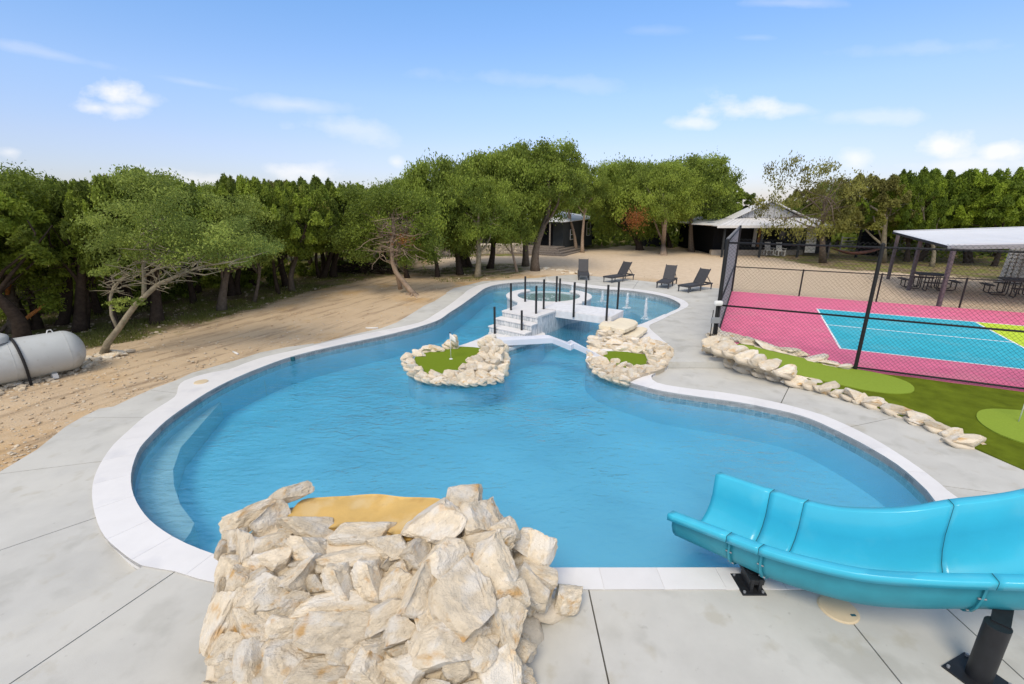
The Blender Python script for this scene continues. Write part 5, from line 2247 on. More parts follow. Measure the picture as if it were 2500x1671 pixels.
# ------------------------------------------------------------------ trees
def crown_mesh(name, seed, kind, nclump=70, per=230, leaf=.036, tall=1.0):
    rs = np.random.RandomState(seed)
    C_, T_ = [], []
    lobes = []
    for i in range(nclump):
        z = rs.uniform(.03, .97)
        if kind == 'juniper':
            pr = math.sin(math.pi * min(1, (z * .80 + .16))) ** .7
        else:
            pr = math.sqrt(max(0.02, 1 - (z * 1.25 - .42) ** 2 / 1.0)) if z > .33 else .75 + .75 * z
            pr = min(1, pr)
        a = rs.uniform(0, 2 * math.pi)
        r_ = pr * math.sqrt(rs.uniform(.12, 1)) * (1 + .18 * math.sin(3 * a + seed))
        lobes.append((r_ * math.cos(a), r_ * math.sin(a), z))
    allc, alls, allt = [], [], []
    for (x, y, z) in lobes:
        n = int(per * rs.uniform(.6, 1.3))
        if kind == 'juniper':
            h = rs.uniform(.10, .20)
            t = rs.beta(1.1, 1.6, n)
            w = rs.uniform(.09, .19) * (1 - t) ** .7 + .012
            a = rs.uniform(0, 2 * math.pi, n)
            rr = np.sqrt(rs.uniform(0, 1, n)) * w
            lean = np.array((x, y)) * .10
            P = np.stack([x + rr * np.cos(a) + t * lean[0], y + rr * np.sin(a) + t * lean[1], z - .07 + t * h * 1.2], 1)
        else:
            s_ = rs.uniform(.05, .125)
            P = rs.normal(0, 1, (n, 3)) * np.array((s_, s_, s_ * .52)) + np.array((x, y, z))
        tint = rs.uniform(-.05, 1.0) + rs.uniform(-.2, .2, n)
        allc.append(P)
        allt.append(tint)
        alls.append(rs.uniform(.6, 1.25, n) * leaf)
    P = np.concatenate(allc)
    t = np.concatenate(allt)
    s = np.concatenate(alls)
    # a few stray sprigs breaking the outline
    n = len(P)
    A = rs.normal(0, 1, (n, 3))
    if kind == 'juniper':
        A[:, 2] = A[:, 2] * .8 + .35
    A /= np.linalg.norm(A, axis=1)[:, None]
    B = rs.normal(0, 1, (n, 3))
    B -= A * (A * B).sum(1)[:, None]
    B /= np.linalg.norm(B, axis=1)[:, None]
    asp = .5 if kind == 'juniper' else .6
    la = s * (1.35 if kind == 'juniper' else 1.0)
    V_ = np.empty((n, 4, 3))
    V_[:, 0] = P + A * la[:, None]
    V_[:, 1] = P + B * (s * asp)[:, None]
    V_[:, 2] = P - A * la[:, None]
    V_[:, 3] = P - B * (s * asp)[:, None]
    # unit crown is squashed in z later: pre-stretch leaves
    me = bpy.data.meshes.new(name)
    me.vertices.add(4 * n)
    me.vertices.foreach_set('co', V_.reshape(-1).astype(np.float32))
    me.loops.add(4 * n)
    me.loops.foreach_set('vertex_index', np.arange(4 * n, dtype=np.int32))
    me.polygons.add(n)
    me.polygons.foreach_set('loop_start', np.arange(0, 4 * n, 4, dtype=np.int32))
    me.polygons.foreach_set('loop_total', np.full(n, 4, dtype=np.int32))
    me.update()
    me.validate()
    at_ = me.attributes.new('tint', 'FLOAT', 'POINT')
    at_.data.foreach_set('value', np.repeat(t, 4).astype(np.float32))
    return me


CR = {}
CR['juniper'] = [crown_mesh('crown', 10 + i, 'juniper', 100, 330, .024) for i in range(4)]
CR['oak'] = [crown_mesh('crown', 30 + i, 'oak', 150, 230, .0215) for i in range(4)]
CR['sparse'] = [crown_mesh('crown', 50 + i, 'oak', 60, 110, .020) for i in range(2)]
CR['bush'] = [crown_mesh('crown', 60, 'oak', 40, 150, .05)]
LEAFM = {'juniper': 'leaf_juniper', 'oak': 'leaf_oak', 'pale': 'leaf_pale', 'brown': 'leaf_brownish', 'cedar': 'leaf_cedar'}
_mcache = {}


def crown_variant(shape, idx, leafkey):
    k = (shape, idx, leafkey)
    if k not in _mcache:
        me = CR[shape][idx]
        if leafkey == 'leaf_juniper' and shape == 'juniper' or leafkey == 'leaf_oak' and shape == 'oak' and False:
            me2 = me
        else:
            me2 = me
        if len(me2.materials) and me2.materials[0].name != M[leafkey].name:
            me2 = me.copy()
            me2.materials.clear()
        if not len(me2.materials):
            me2.materials.append(M[leafkey])
        _mcache[k] = me2
    return _mcache[k]


def wobble_path(a, b, n, amp, rs, droop=0):
    a, b = Vector(a), Vector(b)
    L_ = (b - a).length
    pts = []
    o1 = Vector((rs.uniform(-1, 1), rs.uniform(-1, 1), 0))
    o2 = Vector((rs.uniform(-1, 1), rs.uniform(-1, 1), rs.uniform(-.3, .3)))
    for i in range(n + 1):
        t = i / n
        w_ = math.sin(math.pi * t)
        w2 = math.sin(2 * math.pi * t)
        p = a.lerp(b, t) + o1 * amp * L_ * w_ + o2 * amp * .6 * L_ * w2
        p.z += droop * t * t
        pts.append(p)
    return pts


def tree(base, height, radius, crown_z, kind, label, cat='tree', group=None, bark='bark_dark', r0=.13, stems=1, lean=(0, 0), seed=0, density='full', limbs=7, name=None, shape=None, coff=(0, 0), twigs=0, path=None):
    rs = random.Random(seed)
    nm = name or {'juniper': 'juniper_tree', 'brown': 'juniper_tree', 'cedar': 'cedar_tree', 'oak': 'oak_tree', 'pale': 'oak_tree'}[kind]
    t = empty(nm, base, label, cat, group)
    shape = shape or ('juniper' if kind in ('juniper', 'brown', 'cedar') else 'oak')
    idx = rs.randrange(len(CR[shape]))
    cc = Vector((base.x + lean[0] + coff[0], base.y + lean[1] + coff[1], base.z + crown_z))
    ch = height - crown_z
    mb = MB()
    for s_ in range(stems):
        a = rs.uniform(0, 6.28)
        bo = Vector((math.cos(a), math.sin(a), 0)) * (r0 * 1.1 if stems > 1 else 0)
        topp = Vector((cc.x + (rs.uniform(-.35, .35) * radius if stems > 1 else 0), cc.y + (rs.uniform(-.3, .3) * radius if stems > 1 else 0), base.z + crown_z + ch * .45))
        b0 = base + bo + Vector((0, 0, -.12))
        if path and s_ == 0:
            pts = [base + Vector((0, 0, -.12))] + [Vector(q) for q in path] + [topp]
        else:
            pts = wobble_path(b0, topp, 8, .07, rs)
        n = len(pts)
        rr = r0 * (1 if s_ == 0 else rs.uniform(.55, .9))
        rad = [rr * (1.45 if i == 0 else (1.12 if i == 1 and not path else 1)) * (1 - .72 * (i / (n - 1)) ** 1.2) for i in range(n)]
        mb.tube(pts, rad, 9)
        for k in range(limbs):
            i = rs.randint(max(1, int(n * .35)), n - 2)
            p = pts[i]
            a = rs.uniform(0, 6.28)
            tip = cc + Vector((math.cos(a) * radius * rs.uniform(.45, .85), math.sin(a) * radius * rs.uniform(.45, .85), ch * rs.uniform(.10, .75)))
            lp = wobble_path(p, tip, 6, .09, rs)
            r1 = rad[i] * rs.uniform(.35, .55)
            mb.tube(lp, [r1 * (1 - .85 * j / 6) + .006 for j in range(7)], 5, cap=False)
            if twigs:
                for _ in range(twigs):
                    j = rs.randint(2, 5)
                    q = lp[j]
                    e = q + Vector((rs.uniform(-1, 1), rs.uniform(-1, 1), rs.uniform(-.3, .6))) * radius * .28
                    mb.tube(wobble_path(q, e, 3, .12, rs), [.010, .008, .006, .003], 4, cap=False)
    build('trunk', mb, M[bark], t, smooth=True)
    me = crown_variant(shape, idx, LEAFM[kind])
    o = bpy.data.objects.new('crown', me)
    COL.objects.link(o)
    o.parent = t
    o.location = cc - base - Vector((0, 0, ch * .02))
    o.rotation_euler = (0, 0, rs.uniform(0, 6.28))
    o.scale = (radius, radius * rs.uniform(.85, 1.1), ch)
    return t


def ptree(bx, by, cx, top, bot, hw, kind, label, **kw):
    """a tree read off the photograph: trunk foot, crown centre column, crown top and bottom rows, crown half width in photo pixels"""
    z = 0.0 if by > 720 else .03
    base = G(bx, by, z)
    dz = kw.pop('dy', 0)
    cp = D(cx, top, base.y + dz)
    bp_ = D(cx, bot, base.y + dz)
    cw = hw / FPX * depth(cp) * 1.0
    kw.setdefault('seed', int(bx * 3 + by))
    kw.setdefault('r0', .13)
    return tree(base, cp.z - z, cw, max(.4, bp_.z - z), kind, label, lean=(cp.x - base.x, dz), **kw)


FG = 'trees along the near edge of the woodland'
ptree(148, 792, 100, 436, 690, 120, 'juniper', 'dark juniper standing behind the domed cover of the tank', r0=.15, twigs=2)
ptree(201, 802, 190, 452, 670, 118, 'juniper', 'thick black double trunked juniper right of the tank end', r0=.19, stems=2, twigs=2)
ptree(290, 804, 262, 440, 660, 100, 'juniper', 'slim juniper trunk rising just left of the pale leaning oak', r0=.10)
ptree(383, 788, 340, 418, 640, 115, 'oak', 'stout dark trunk with the tallest crown at left, behind the leaning oak', r0=.19, bark='bark_dark')
ptree(473, 742, 425, 446, 620, 95, 'juniper', 'juniper with trunk leaning left behind the pale oak branches', r0=.12)
ptree(540, 757, 548, 478, 640, 118, 'pale', 'light green oak with stout furrowed trunk at the edge of the dirt', r0=.17, bark='bark_grey', twigs=2)
ptree(617, 740, 612, 440, 610, 85, 'juniper', 'thin reddish juniper stem near the dirt edge', r0=.075, bark='bark_grey')
ptree(681, 721, 655, 446, 610, 85, 'juniper', 'juniper with slim trunk leaning away from the dirt', r0=.09)
ptree(715, 711, 735, 452, 615, 105, 'juniper', 'juniper with upright grey trunk at the dirt edge, feathery low crown', r0=.14, bark='bark_grey', twigs=2)
ptree(581, 721, 585, 436, 600, 85, 'juniper', 'dark juniper trunk behind the light green oak', r0=.13)
ptree(779, 680, 770, 440, 590, 100, 'juniper', 'forked dark juniper deeper in the woods, its trunks making a V', r0=.16, stems=2)
ptree(813, 677, 822, 452, 590, 80, 'juniper', 'thick dark trunked juniper beside the forked one', r0=.2)
ptree(890, 668, 880, 455, 595, 100, 'juniper', 'juniper above the dark brush heap', r0=.15)
ptree(356, 749, 370, 440, 630, 90, 'juniper', 'shaded juniper trunk behind the gap right of the leaning oak base', r0=.14)
ptree(244, 768, 215, 445, 640, 90, 'juniper', 'shaded crooked juniper in the second row behind the tank', r0=.12)
ptree(995, 679, 975, 440, 620, 90, 'oak', 'oak just behind the twisted bare juniper', r0=.14)
ptree(1068, 677, 1040, 418, 600, 85, 'oak', 'oak with slim trunk leaning left, left end of the central grove', r0=.13)
ptree(1123, 672, 1070, 395, 610, 110, 'oak', 'oak whose trunk bends left, left part of the central grove', r0=.19, stems=1)
ptree(1141, 653, 1140, 384, 590, 115, 'oak', 'oak with very dark thick trunk in the central grove', r0=.26, stems=2)
ptree(1165, 679, 1168, 430, 575, 88, 'oak', 'oak with pale trunk nearest the pool in the central grove', r0=.17, bark='bark_pale', twigs=3)
ptree(1193, 656, 1225, 368, 575, 115, 'oak', 'oak with dark V shaped double trunk in the central grove', r0=.2, stems=2)
ptree(1264, 667, 1250, 470, 590, 62, 'oak', 'small oak with thin straight brown trunk in front of the stone wall', r0=.085, bark='bark_tan')
ptree(1283, 651, 1285, 356, 530, 110, 'oak', 'tall oak with mossy upright trunk right of the stone wall', r0=.22, bark='bark_grey')
ptree(1307, 663, 1340, 350, 505, 105, 'oak', 'tallest oak, thick trunk leaning right toward the cabin', r0=.25, bark='bark_grey', twigs=2)
ptree(1406, 614, 1400, 400, 505, 60, 'oak', 'oak with stripped tan trunk before the cabin corner, left of the pair', r0=.16, bark='bark_tan')
ptree(1422, 618, 1430, 408, 505, 55, 'oak', 'oak with stripped tan trunk before the cabin wall, right of the pair', r0=.15, bark='bark_tan')
ptree(1560, 611, 1530, 398, 570, 92, 'oak', 'oak with thick black trunks left of the small shed', r0=.3, stems=2)
ptree(1620, 624, 1625, 398, 535, 85, 'oak', 'oak with pale Y shaped trunk on the edge of the gravel', r0=.24, bark='bark_tan', stems=1,
      path=[G(1619, 600, .6) + Vector((0, 0, .2)), D(1622, 560, 38.9), D(1628, 520, 38.9)])
ptree(1688, 616, 1715, 385, 535, 95, 'oak', 'broad oak with trunk leaning right before the porch building', r0=.24, bark='bark_grey')
ptree(1671, 599, 1670, 388, 550, 95, 'oak', 'dark trunked oak behind the pale Y shaped one', r0=.24)
ptree(1636, 605, 1590, 400, 560, 80, 'oak', 'oak with short dark trunk just right of the pale Y shaped one', r0=.2)
ptree(1504, 586, 1495, 400, 560, 62, 'oak', 'distant oak with slim grey trunk between cabin and shed', r0=.16, bark='bark_grey')
ptree(2009, 643, 1990, 378, 575, 112, 'brown', 'sparse half dead juniper with bare grey twigs before the porch building', r0=.20, bark='bark_grey', shape='sparse', twigs=9, limbs=16,
      path=[D(2008, 600, 33.3), D(2007, 560, 33.3), D(2010, 520, 33.3), D(2013, 480, 33.3)])
ptree(2156, 643, 2140, 430, 560, 100, 'brown', 'brownish juniper with pale stubbed trunk behind the fence post', r0=.20, bark='bark_pale', twigs=2,
      path=[D(2157, 600, 33.3), D(2160, 560, 33.3), D(2165, 530, 33.3)])
ptree(2213, 639, 2235, 420, 570, 90, 'cedar', 'cedar with dark trunk seen under the left tip of the pavilion roof', r0=.17)
ptree(2246, 638, 2310, 420, 570, 100, 'cedar', 'cedar with two dark trunks behind the first pavilion posts', r0=.17, stems=2)
ptree(2362, 643, 2395, 424, 590, 105, 'cedar', 'cedar with many spreading dark trunks behind the pavilion', r0=.16, stems=4)
ptree(2426, 651, 2470, 416, 580, 100, 'cedar', 'cedar at the right edge behind the stone tower', r0=.15)
ptree(2274, 651, 2270, 440, 560, 50, 'cedar', 'cedar with whitish speckled trunk between the pavilion posts', r0=.13, bark='bark_pale')

# ---- pale leaning oak by the tank, limbs traced
tb = G(246, 869, 0)
YO = tb.y
lo = empty('oak_tree', tb, 'pale barked oak leaning right with long bare lichened limbs over the dirt', 'tree')
mb = MB()


def PX(px, py, dy=0):
    return D(px, py, YO + dy)


main = [tb + Vector((0, 0, -.1)), PX(262, 838), PX(288, 805), PX(312, 770), PX(330, 746), PX(352, 725), PX(385, 695), PX(420, 680), PX(455, 664), PX(480, 655), PX(502, 650)]
mb.tube(main, [.11, .085, .075, .07, .066, .064, .055, .048, .04, .032, .022], 9)
mb.tube([PX(352, 725), PX(352, 700), PX(352, 676), PX(350, 650, .1), PX(362, 600, .2), PX(372, 560, .3), PX(368, 500, .4)], [.06, .055, .05, .045, .04, .03, .012], 8)
mb.tube([PX(288, 805), PX(272, 770, .1), PX(270, 725, .15), PX(278, 700, .2), PX(300, 680, .25), PX(316, 664, .3)], [.045, .04, .038, .034, .028, .016], 8)
mb.tube([PX(352, 676), PX(378, 660, -.1), PX(400, 640, -.2), PX(415, 610, -.2)], [.035, .03, .022, .01], 6)
mb.tube([PX(385, 695), PX(370, 660, -.1), PX(395, 655, -.2), PX(440, 640, -.4), PX(470, 645, -.4)], [.03, .025, .022, .018, .008], 6)
mb.tube([PX(502, 650), PX(560, 640, -.1), PX(620, 625, -.2), PX(660, 612, -.3)], [.028, .022, .016, .006], 6)
mb.tube([PX(455, 664), PX(500, 672, -.1), PX(540, 662, -.2)], [.025, .018, .006], 6)
rs = random.Random(21)
anchors = [(502, 650), (455, 664), (420, 680), (400, 640), (352, 650), (362, 600), (372, 560), (316, 664), (278, 700), (560, 640), (440, 640), (470, 645), (385, 695), (300, 680)]
for _ in range(210):
    ax, ay = rs.choice(anchors)
    ax += rs.uniform(-30, 30)
    ay += rs.uniform(-14, 14)
    q = PX(ax, ay, rs.uniform(-.5, .5))
    e = q + Vector((rs.uniform(-1, 1), rs.uniform(-1, 1), rs.uniform(-.35, .7))) * .55
    mb.tube(wobble_path(q, e, 4, .14, rs), [.013, .011, .009, .006, .003], 4, cap=False)
build('trunk', mb, M['bark_pale'], lo, smooth=True)
# crown clumps: photo position, radius in metres
CL = [(300, 440, .45), (330, 450, .5), (370, 470, .6), (290, 500, .5), (400, 500, .7), (340, 520, .7), (420, 540, .7), (380, 560, .7), (270, 570, .5), (250, 600, .45), (300, 590, .6), (430, 590, .6), (470, 560, .55), (490, 600, .6),
      (350, 610, .6), (520, 620, .5), (560, 600, .5), (600, 590, .45), (640, 610, .4), (670, 605, .3), (250, 660, .3), (280, 640, .35), (420, 630, .5), (460, 620, .5), (590, 630, .4), (300, 745, .22), (330, 740, .18), (275, 735, .18), (540, 560, .5), (580, 545, .4),
      (350, 430, .4), (420, 470, .5), (230, 540, .4), (360, 580, .6), (530, 590, .5), (625, 585, .35), (400, 440, .4)]
rn = np.random.RandomState(77)
Pl, Tl, Sl = [], [], []
for (px, py, r_) in CL:
    for sub in range(4):
        c_ = PX(px + rn.uniform(-14, 14), py + rn.uniform(-12, 12), rn.uniform(-.7, .7))
        n = int(300 * r_)
        Pl.append(rn.normal(0, 1, (n, 3)) * np.array((r_ * .36, r_ * .36, r_ * .17)) + np.array(c_))
        Tl.append(rn.uniform(.0, 1.0) + rn.uniform(-.2, .2, n))
        Sl.append(rn.uniform(.5, 1.1, n) * .042)
P = np.concatenate(Pl)
t_ = np.concatenate(Tl)
s_ = np.concatenate(Sl)


def leaves_object(P, t_, s_, material, parent, name='crown', asp=.5):
    n = len(P)
    A = rn.normal(0, 1, (n, 3))
    A /= np.linalg.norm(A, axis=1)[:, None]
    B = rn.normal(0, 1, (n, 3))
    B -= A * (A * B).sum(1)[:, None]
    B /= np.linalg.norm(B, axis=1)[:, None]
    V_ = np.empty((n, 4, 3))
    V_[:, 0] = P + A * s_[:, None]
    V_[:, 1] = P + B * (s_ * asp)[:, None]
    V_[:, 2] = P - A * s_[:, None]
    V_[:, 3] = P - B * (s_ * asp)[:, None]
    if parent is not None:
        V_ -= np.array(parent.location)
    me = bpy.data.meshes.new(name)
    me.vertices.add(4 * n)
    me.vertices.foreach_set('co', V_.reshape(-1).astype(np.float32))
    me.loops.add(4 * n)
    me.loops.foreach_set('vertex_index', np.arange(4 * n, dtype=np.int32))
    me.polygons.add(n)
    me.polygons.foreach_set('loop_start', np.arange(0, 4 * n, 4, dtype=np.int32))
    me.polygons.foreach_set('loop_total', np.full(n, 4, dtype=np.int32))
    me.update()
    me.validate()
    at_ = me.attributes.new('tint', 'FLOAT', 'POINT')
    at_.data.foreach_set('value', np.repeat(t_, 4).astype(np.float32))
    me.materials.append(material)
    o = bpy.data.objects.new(name, me)
    COL.objects.link(o)
    o.parent = parent
    return o


leaves_object(P, t_, s_, M['leaf_pale'], lo)

# ---- twisted bare juniper by the curve of the deck
tb = G(1012, 722, 0)
YO = tb.y
tw = empty('juniper_tree', tb, 'twisted juniper with slanting stripped trunk and tangled bare twigs by the curved deck', 'tree')
mb = MB()
mb.tube([tb + Vector((.12, 0, -.1)), PX(1000, 708), PX(985, 688), PX(966, 664), PX(958, 640), PX(956, 600), PX(962, 560, .1), PX(958, 525, .2), PX(975, 490, .3)], [.17, .13, .12, .11, .105, .10, .085, .06, .02], 9)
mb.tube([PX(978, 706, .5), PX(972, 680, .4), PX(964, 650, .3), PX(970, 610, .2), PX(985, 580, .1), PX(1000, 545, 0), PX(1020, 530, 0)], [.12, .10, .09, .075, .06, .04, .02], 8)
for (sx, sy) in ((1003, 726), (1022, 724), (990, 722), (1018, 728)):
    mb.tube([PX(1008, 716), G(sx, sy, .02), G(sx + (sx - 1008) * .9, sy + 4, -.06)], [.07, .05, .02], 6)
rs = random.Random(31)
for _ in range(230):
    q = PX(rs.uniform(900, 1035), rs.uniform(500, 650), rs.uniform(-.8, .8))
    q = q.lerp(PX(965, rs.uniform(530, 640)), rs.uniform(.1, .6))
    e = q + Vector((rs.uniform(-1, 1), rs.uniform(-1, 1), rs.uniform(-.5, .6))) * rs.uniform(.5, 1.3)
    mb.tube(wobble_path(q, e, 4, .14, rs), [.020, .016, .012, .008, .004], 4, cap=False)
build('trunk', mb, M['bark_tan'], tw, smooth=True)
Pl, Tl, Sl = [], [], []
for (px, py, r_) in [(880, 520, .7), (910, 490, .8), (950, 480, .8), (1000, 500, .8), (1040, 540, .7), (1020, 580, .6), (860, 560, .6), (900, 560, .5), (1050, 590, .6), (850, 600, .6), (880, 620, .6), (1035, 500, .6), (830, 580, .5), (1045, 625, .5), (1000, 640, .4), (870, 480, .6)]:
    for sub in range(4):
        c_ = PX(px + rn.uniform(-16, 16), py + rn.uniform(-12, 12), rn.uniform(-.9, .9))
        n = int(480 * r_)
        Pl.append(rn.normal(0, 1, (n, 3)) * np.array((r_ * .40, r_ * .40, r_ * .3)) + np.array(c_))
        Tl.append(rn.uniform(.1, .6) + rn.uniform(-.25, .25, n))
        Sl.append(rn.uniform(.6, 1.2, n) * .06)
leaves_object(np.concatenate(Pl), np.concatenate(Tl), np.concatenate(Sl), M['leaf_juniper'], tw)
Pl = rn.normal(0, 1, (260, 3)) * np.array((.25, .25, .14)) + np.array(PX(990, 585, -.4))
leaves_object(Pl, rn.uniform(0, 1, 260), rn.uniform(.6, 1.2, 260) * .05, M['leaf_rust'], tw, 'dead_leaves')['kind'] = 'stuff'

# ---- torn juniper behind the tank
tb = G(29, 812, 0)
YO = tb.y
tj = empty('juniper_tree', tb, 'broken juniper at the left edge with a torn orange limb above the tank', 'tree')
mb = MB()
mb.tube([tb + Vector((0, 0, -.1)), PX(35, 780), PX(30, 740), PX(18, 690), PX(22, 640, .2), PX(40, 590, .4), PX(60, 540, .5)], [.2, .17, .15, .12, .10, .08, .03], 9)
mb.tube([PX(35, 780), PX(10, 800, -.2), PX(-15, 830, -.3)], [.08, .06, .02], 6)
rs = random.Random(51)
for _ in range(170):
    q = PX(rs.uniform(-20, 120), rs.uniform(560, 760), rs.uniform(-.6, .6))
    q = q.lerp(PX(25, rs.uniform(600, 760)), rs.uniform(.2, .7))
    e = q + Vector((rs.uniform(-1, 1), rs.uniform(-1, 1), rs.uniform(-.5, .6))) * rs.uniform(.4, 1.0)
    mb.tube(wobble_path(q, e, 4, .14, rs), [.014, .012, .009, .006, .003], 4, cap=False)
build('trunk', mb, M['bark_grey'], tj, smooth=True)
mb = MB()
mb.tube([PX(52, 788, -.3), PX(75, 768, -.35), PX(100, 750, -.4), PX(127, 732, -.45)], [.05, .045, .035, .008], 6)
mb.tube([PX(60, 785, -.3), PX(85, 765, -.4), PX(112, 745, -.5)], [.03, .03, .008], 5)
mb.tube([PX(18, 720, -.15), PX(20, 690, -.12), PX(22, 665, -.1)], [.05, .08, .04], 6)
build('torn_limb', mb, M['split_wood'], tj, smooth=True)
Pl, Tl, Sl = [], [], []
for (px, py, r_) in [(20, 470, .7), (60, 455, .6), (0, 530, .7), (70, 520, .7), (20, 590, .6), (-20, 620, .6), (90, 700, .4), (110, 740, .35), (20, 620, .5), (60, 640, .4), (-10, 700, .4), (30, 440, .5)]:
    for sub in range(4):
        c_ = PX(px + rn.uniform(-20, 20), py + rn.uniform(-16, 16), rn.uniform(-.7, .7))
        n = int(520 * r_)
        Pl.append(rn.normal(0, 1, (n, 3)) * np.array((r_ * .42, r_ * .42, r_ * .34)) + np.array(c_))
        Tl.append(rn.uniform(.1, .8) + rn.uniform(-.25, .25, n))
        Sl.append(rn.uniform(.6, 1.2, n) * .05)
leaves_object(np.concatenate(Pl), np.concatenate(Tl), np.concatenate(Sl), M['leaf_juniper'], tj)

# ---- rust coloured dead patch in the right oak group
dd = D(1552, 535, 37.5)
rp = empty('dead_branch', dd, 'rust brown dead foliage hanging in the oak left of the shed', 'branch')
mb = MB()
mb.tube([dd + Vector((0, 0, .5)), dd + Vector((.1, 0, 0)), dd + Vector((.1, 0, -.5))], [.03, .02, .01], 5)
build('twig', mb, M['bark_grey'], rp)
Pl = rn.normal(0, 1, (900, 3)) * np.array((.45, .35, .38)) + np.array(dd)
leaves_object(Pl, rn.uniform(0, 1, 900), rn.uniform(.6, 1.2, 900) * .075, M['leaf_rust'], rp, 'leaves')

# ---- background woodland: many copies, nothing tells them apart
SKY = [(-200, 450), (0, 446), (60, 432), (140, 446), (240, 462), (300, 430), (380, 440), (450, 462), (520, 446), (600, 445), (660, 440), (700, 440), (760, 452), (860, 468), (950, 462), (1010, 440), (1060, 412), (1150, 395), (1240, 380), (1320, 372), (1400, 410), (1450, 432), (1480, 425), (1560, 405), (1650, 402),
       (1760, 430), (1810, 478), (1850, 490), (1890, 500), (1950, 470), (2050, 445), (2150, 440), (2250, 436), (2350, 432), (2420, 440), (2500, 428), (2700, 430)]


def skyline(px):
    for (a, b), (c_, d_) in zip(SKY, SKY[1:]):
        if a <= px <= c_:
            return b + (d_ - b) * (px - a) / (c_ - a)
    return 445


proto = {}
rs = random.Random(99)
BGN = 0


def bg_tree(px, Y, kind, label, group, top=None, hw=None, low=.15):
    top = skyline(px) + rs.uniform(-6, 52) if top is None else top
    cp = D(px, top, Y)
    z = gz(cp.x, Y)
    h = max(3.0, cp.z - z)
    key = (kind, rs.randrange(4))
    rad = (hw or rs.uniform(1.5, 2.3))
    if key not in proto:
        tr_ = tree(Vector((cp.x, Y, z)), h, rad, h * low, kind, label, group=group, seed=1000 + len(proto), r0=.15, stems=rs.choice((1, 2)), limbs=4)
        proto[key] = (tr_, h, rad)
        tr_['_'] = 0
        del tr_['_']
        return tr_
    src, h0, r0_ = proto[key]
    c = copy_tree(src)
    c.location = (cp.x, Y, z)
    c.scale = (rad / r0_, rad / r0_, h / h0)
    c.rotation_euler = (0, 0, rs.uniform(0, 6.28))
    tag(c, label, 'tree', group)
    return c


# left woods: rows behind the front trunks
for row, (off, n) in enumerate([(5.0, 13), (10, 15), (16, 18), (24, 24)]):
    for i in range(n):
        px = -60 + 1120 * (i + rs.uniform(.2, .8)) / n
        # distance of the woodland edge at this column
        ypx = 900 - (px - 0) * .24 if px < 900 else 690 - (px - 900) * .3
        e = G(px, max(ypx, 640), 0)
        Y = e.y + off + rs.uniform(-1.2, 1.2)
        bg_tree(px, Y, rs.choice(('juniper', 'juniper', 'juniper', 'brown', 'oak', 'cedar')), 'dark juniper or oak in the shaded woods behind the front row of trunks', 'trees inside the left woodland', low=.5 if row < 2 else .3)
for i in range(24):
    px = -900 + 860 * (i + rs.random()) / 24
    Y = rs.uniform(11, 26)
    bg_tree(px, Y, rs.choice(('juniper', 'juniper', 'oak')), 'dark juniper or oak in the shaded woods behind the front row of trunks', 'trees inside the left woodland', top=455, low=.35)
for i in range(26):
    px = 960 + 900 * (i + rs.uniform(.2, .8)) / 26
    if 1270 < px < 1475:
        Y = rs.uniform(54, 62)
    elif px > 1740:
        Y = rs.uniform(52, 60)
    elif px > 1470:
        Y = rs.uniform(58, 70)
    else:
        Y = rs.uniform(47, 58)
    bg_tree(px, Y, 'oak' if rs.random() < .6 else 'juniper', 'green tree in the belt behind the cabin and porch building', 'trees behind the buildings', hw=rs.uniform(2.2, 3.2), low=.08)
for i in range(24):
    px = 1900 + 700 * (i + rs.uniform(.2, .8)) / 24
    Y = rs.uniform(38, 46) if px > 2130 else rs.uniform(46, 54)
    bg_tree(px, Y, rs.choice(('cedar', 'oak', 'cedar')) if px > 2100 else rs.choice(('brown', 'oak')), 'bright green cedar or oak in the dense belt behind the pavilion', 'trees behind the pavilion', hw=rs.uniform(1.8, 2.8), low=.2)
# far understory that closes the woods
rsn = np.random.RandomState(5)
n = 26000
ang = rsn.uniform(R(-62), R(62), n)
rad_ = rsn.uniform(50, 72, n)
Pf = np.stack([np.sin(ang) * rad_, np.cos(ang) * rad_, rsn.uniform(0, 1, n) ** 1.3 * 3.4], 1)
# keep behind the buildings
ok = (Pf[:, 1] > 8)
leaves_object(Pf[ok], rsn.uniform(0, .7, ok.sum()), rsn.uniform(.2, .45, ok.sum()), M['leaf_oak'], None, 'far_thicket')
ft = bpy.data.objects['far_thicket']
tag(ft, 'low green thicket closing the woods in the distance', None, None, 'stuff')

# undergrowth shrubs between trunks
for i, (px, py, r_, h) in enumerate([(640, 700, 1.1, 1.3), (760, 672, 1.0, 1.2), (850, 662, 1.2, 1.3), (110, 760, 1.1, 1.3), (430, 730, 1.0, 1.1), (560, 700, 1.2, 1.3), (330, 745, 1.1, 1.2), (240, 750, 1.0, 1.1), (40, 770, 1.2, 1.4), (930, 650, 1.1, 1.2), (690, 672, 1.3, 1.4), (500, 700, 1.3, 1.5), (380, 720, 1.3, 1.5), (180, 745, 1.3, 1.4)]):
    b = G(px, py, 0)
    t = empty('shrub', b, 'dim green shrub growing among the shaded trunks', 'shrub', 'shrubs under the trees')
    o = link_copy(crown_variant('bush', 0, 'leaf_oak'), 'foliage', t, (0, 0, -.05), (0, 0, i * 1.3), (r_, r_, h))
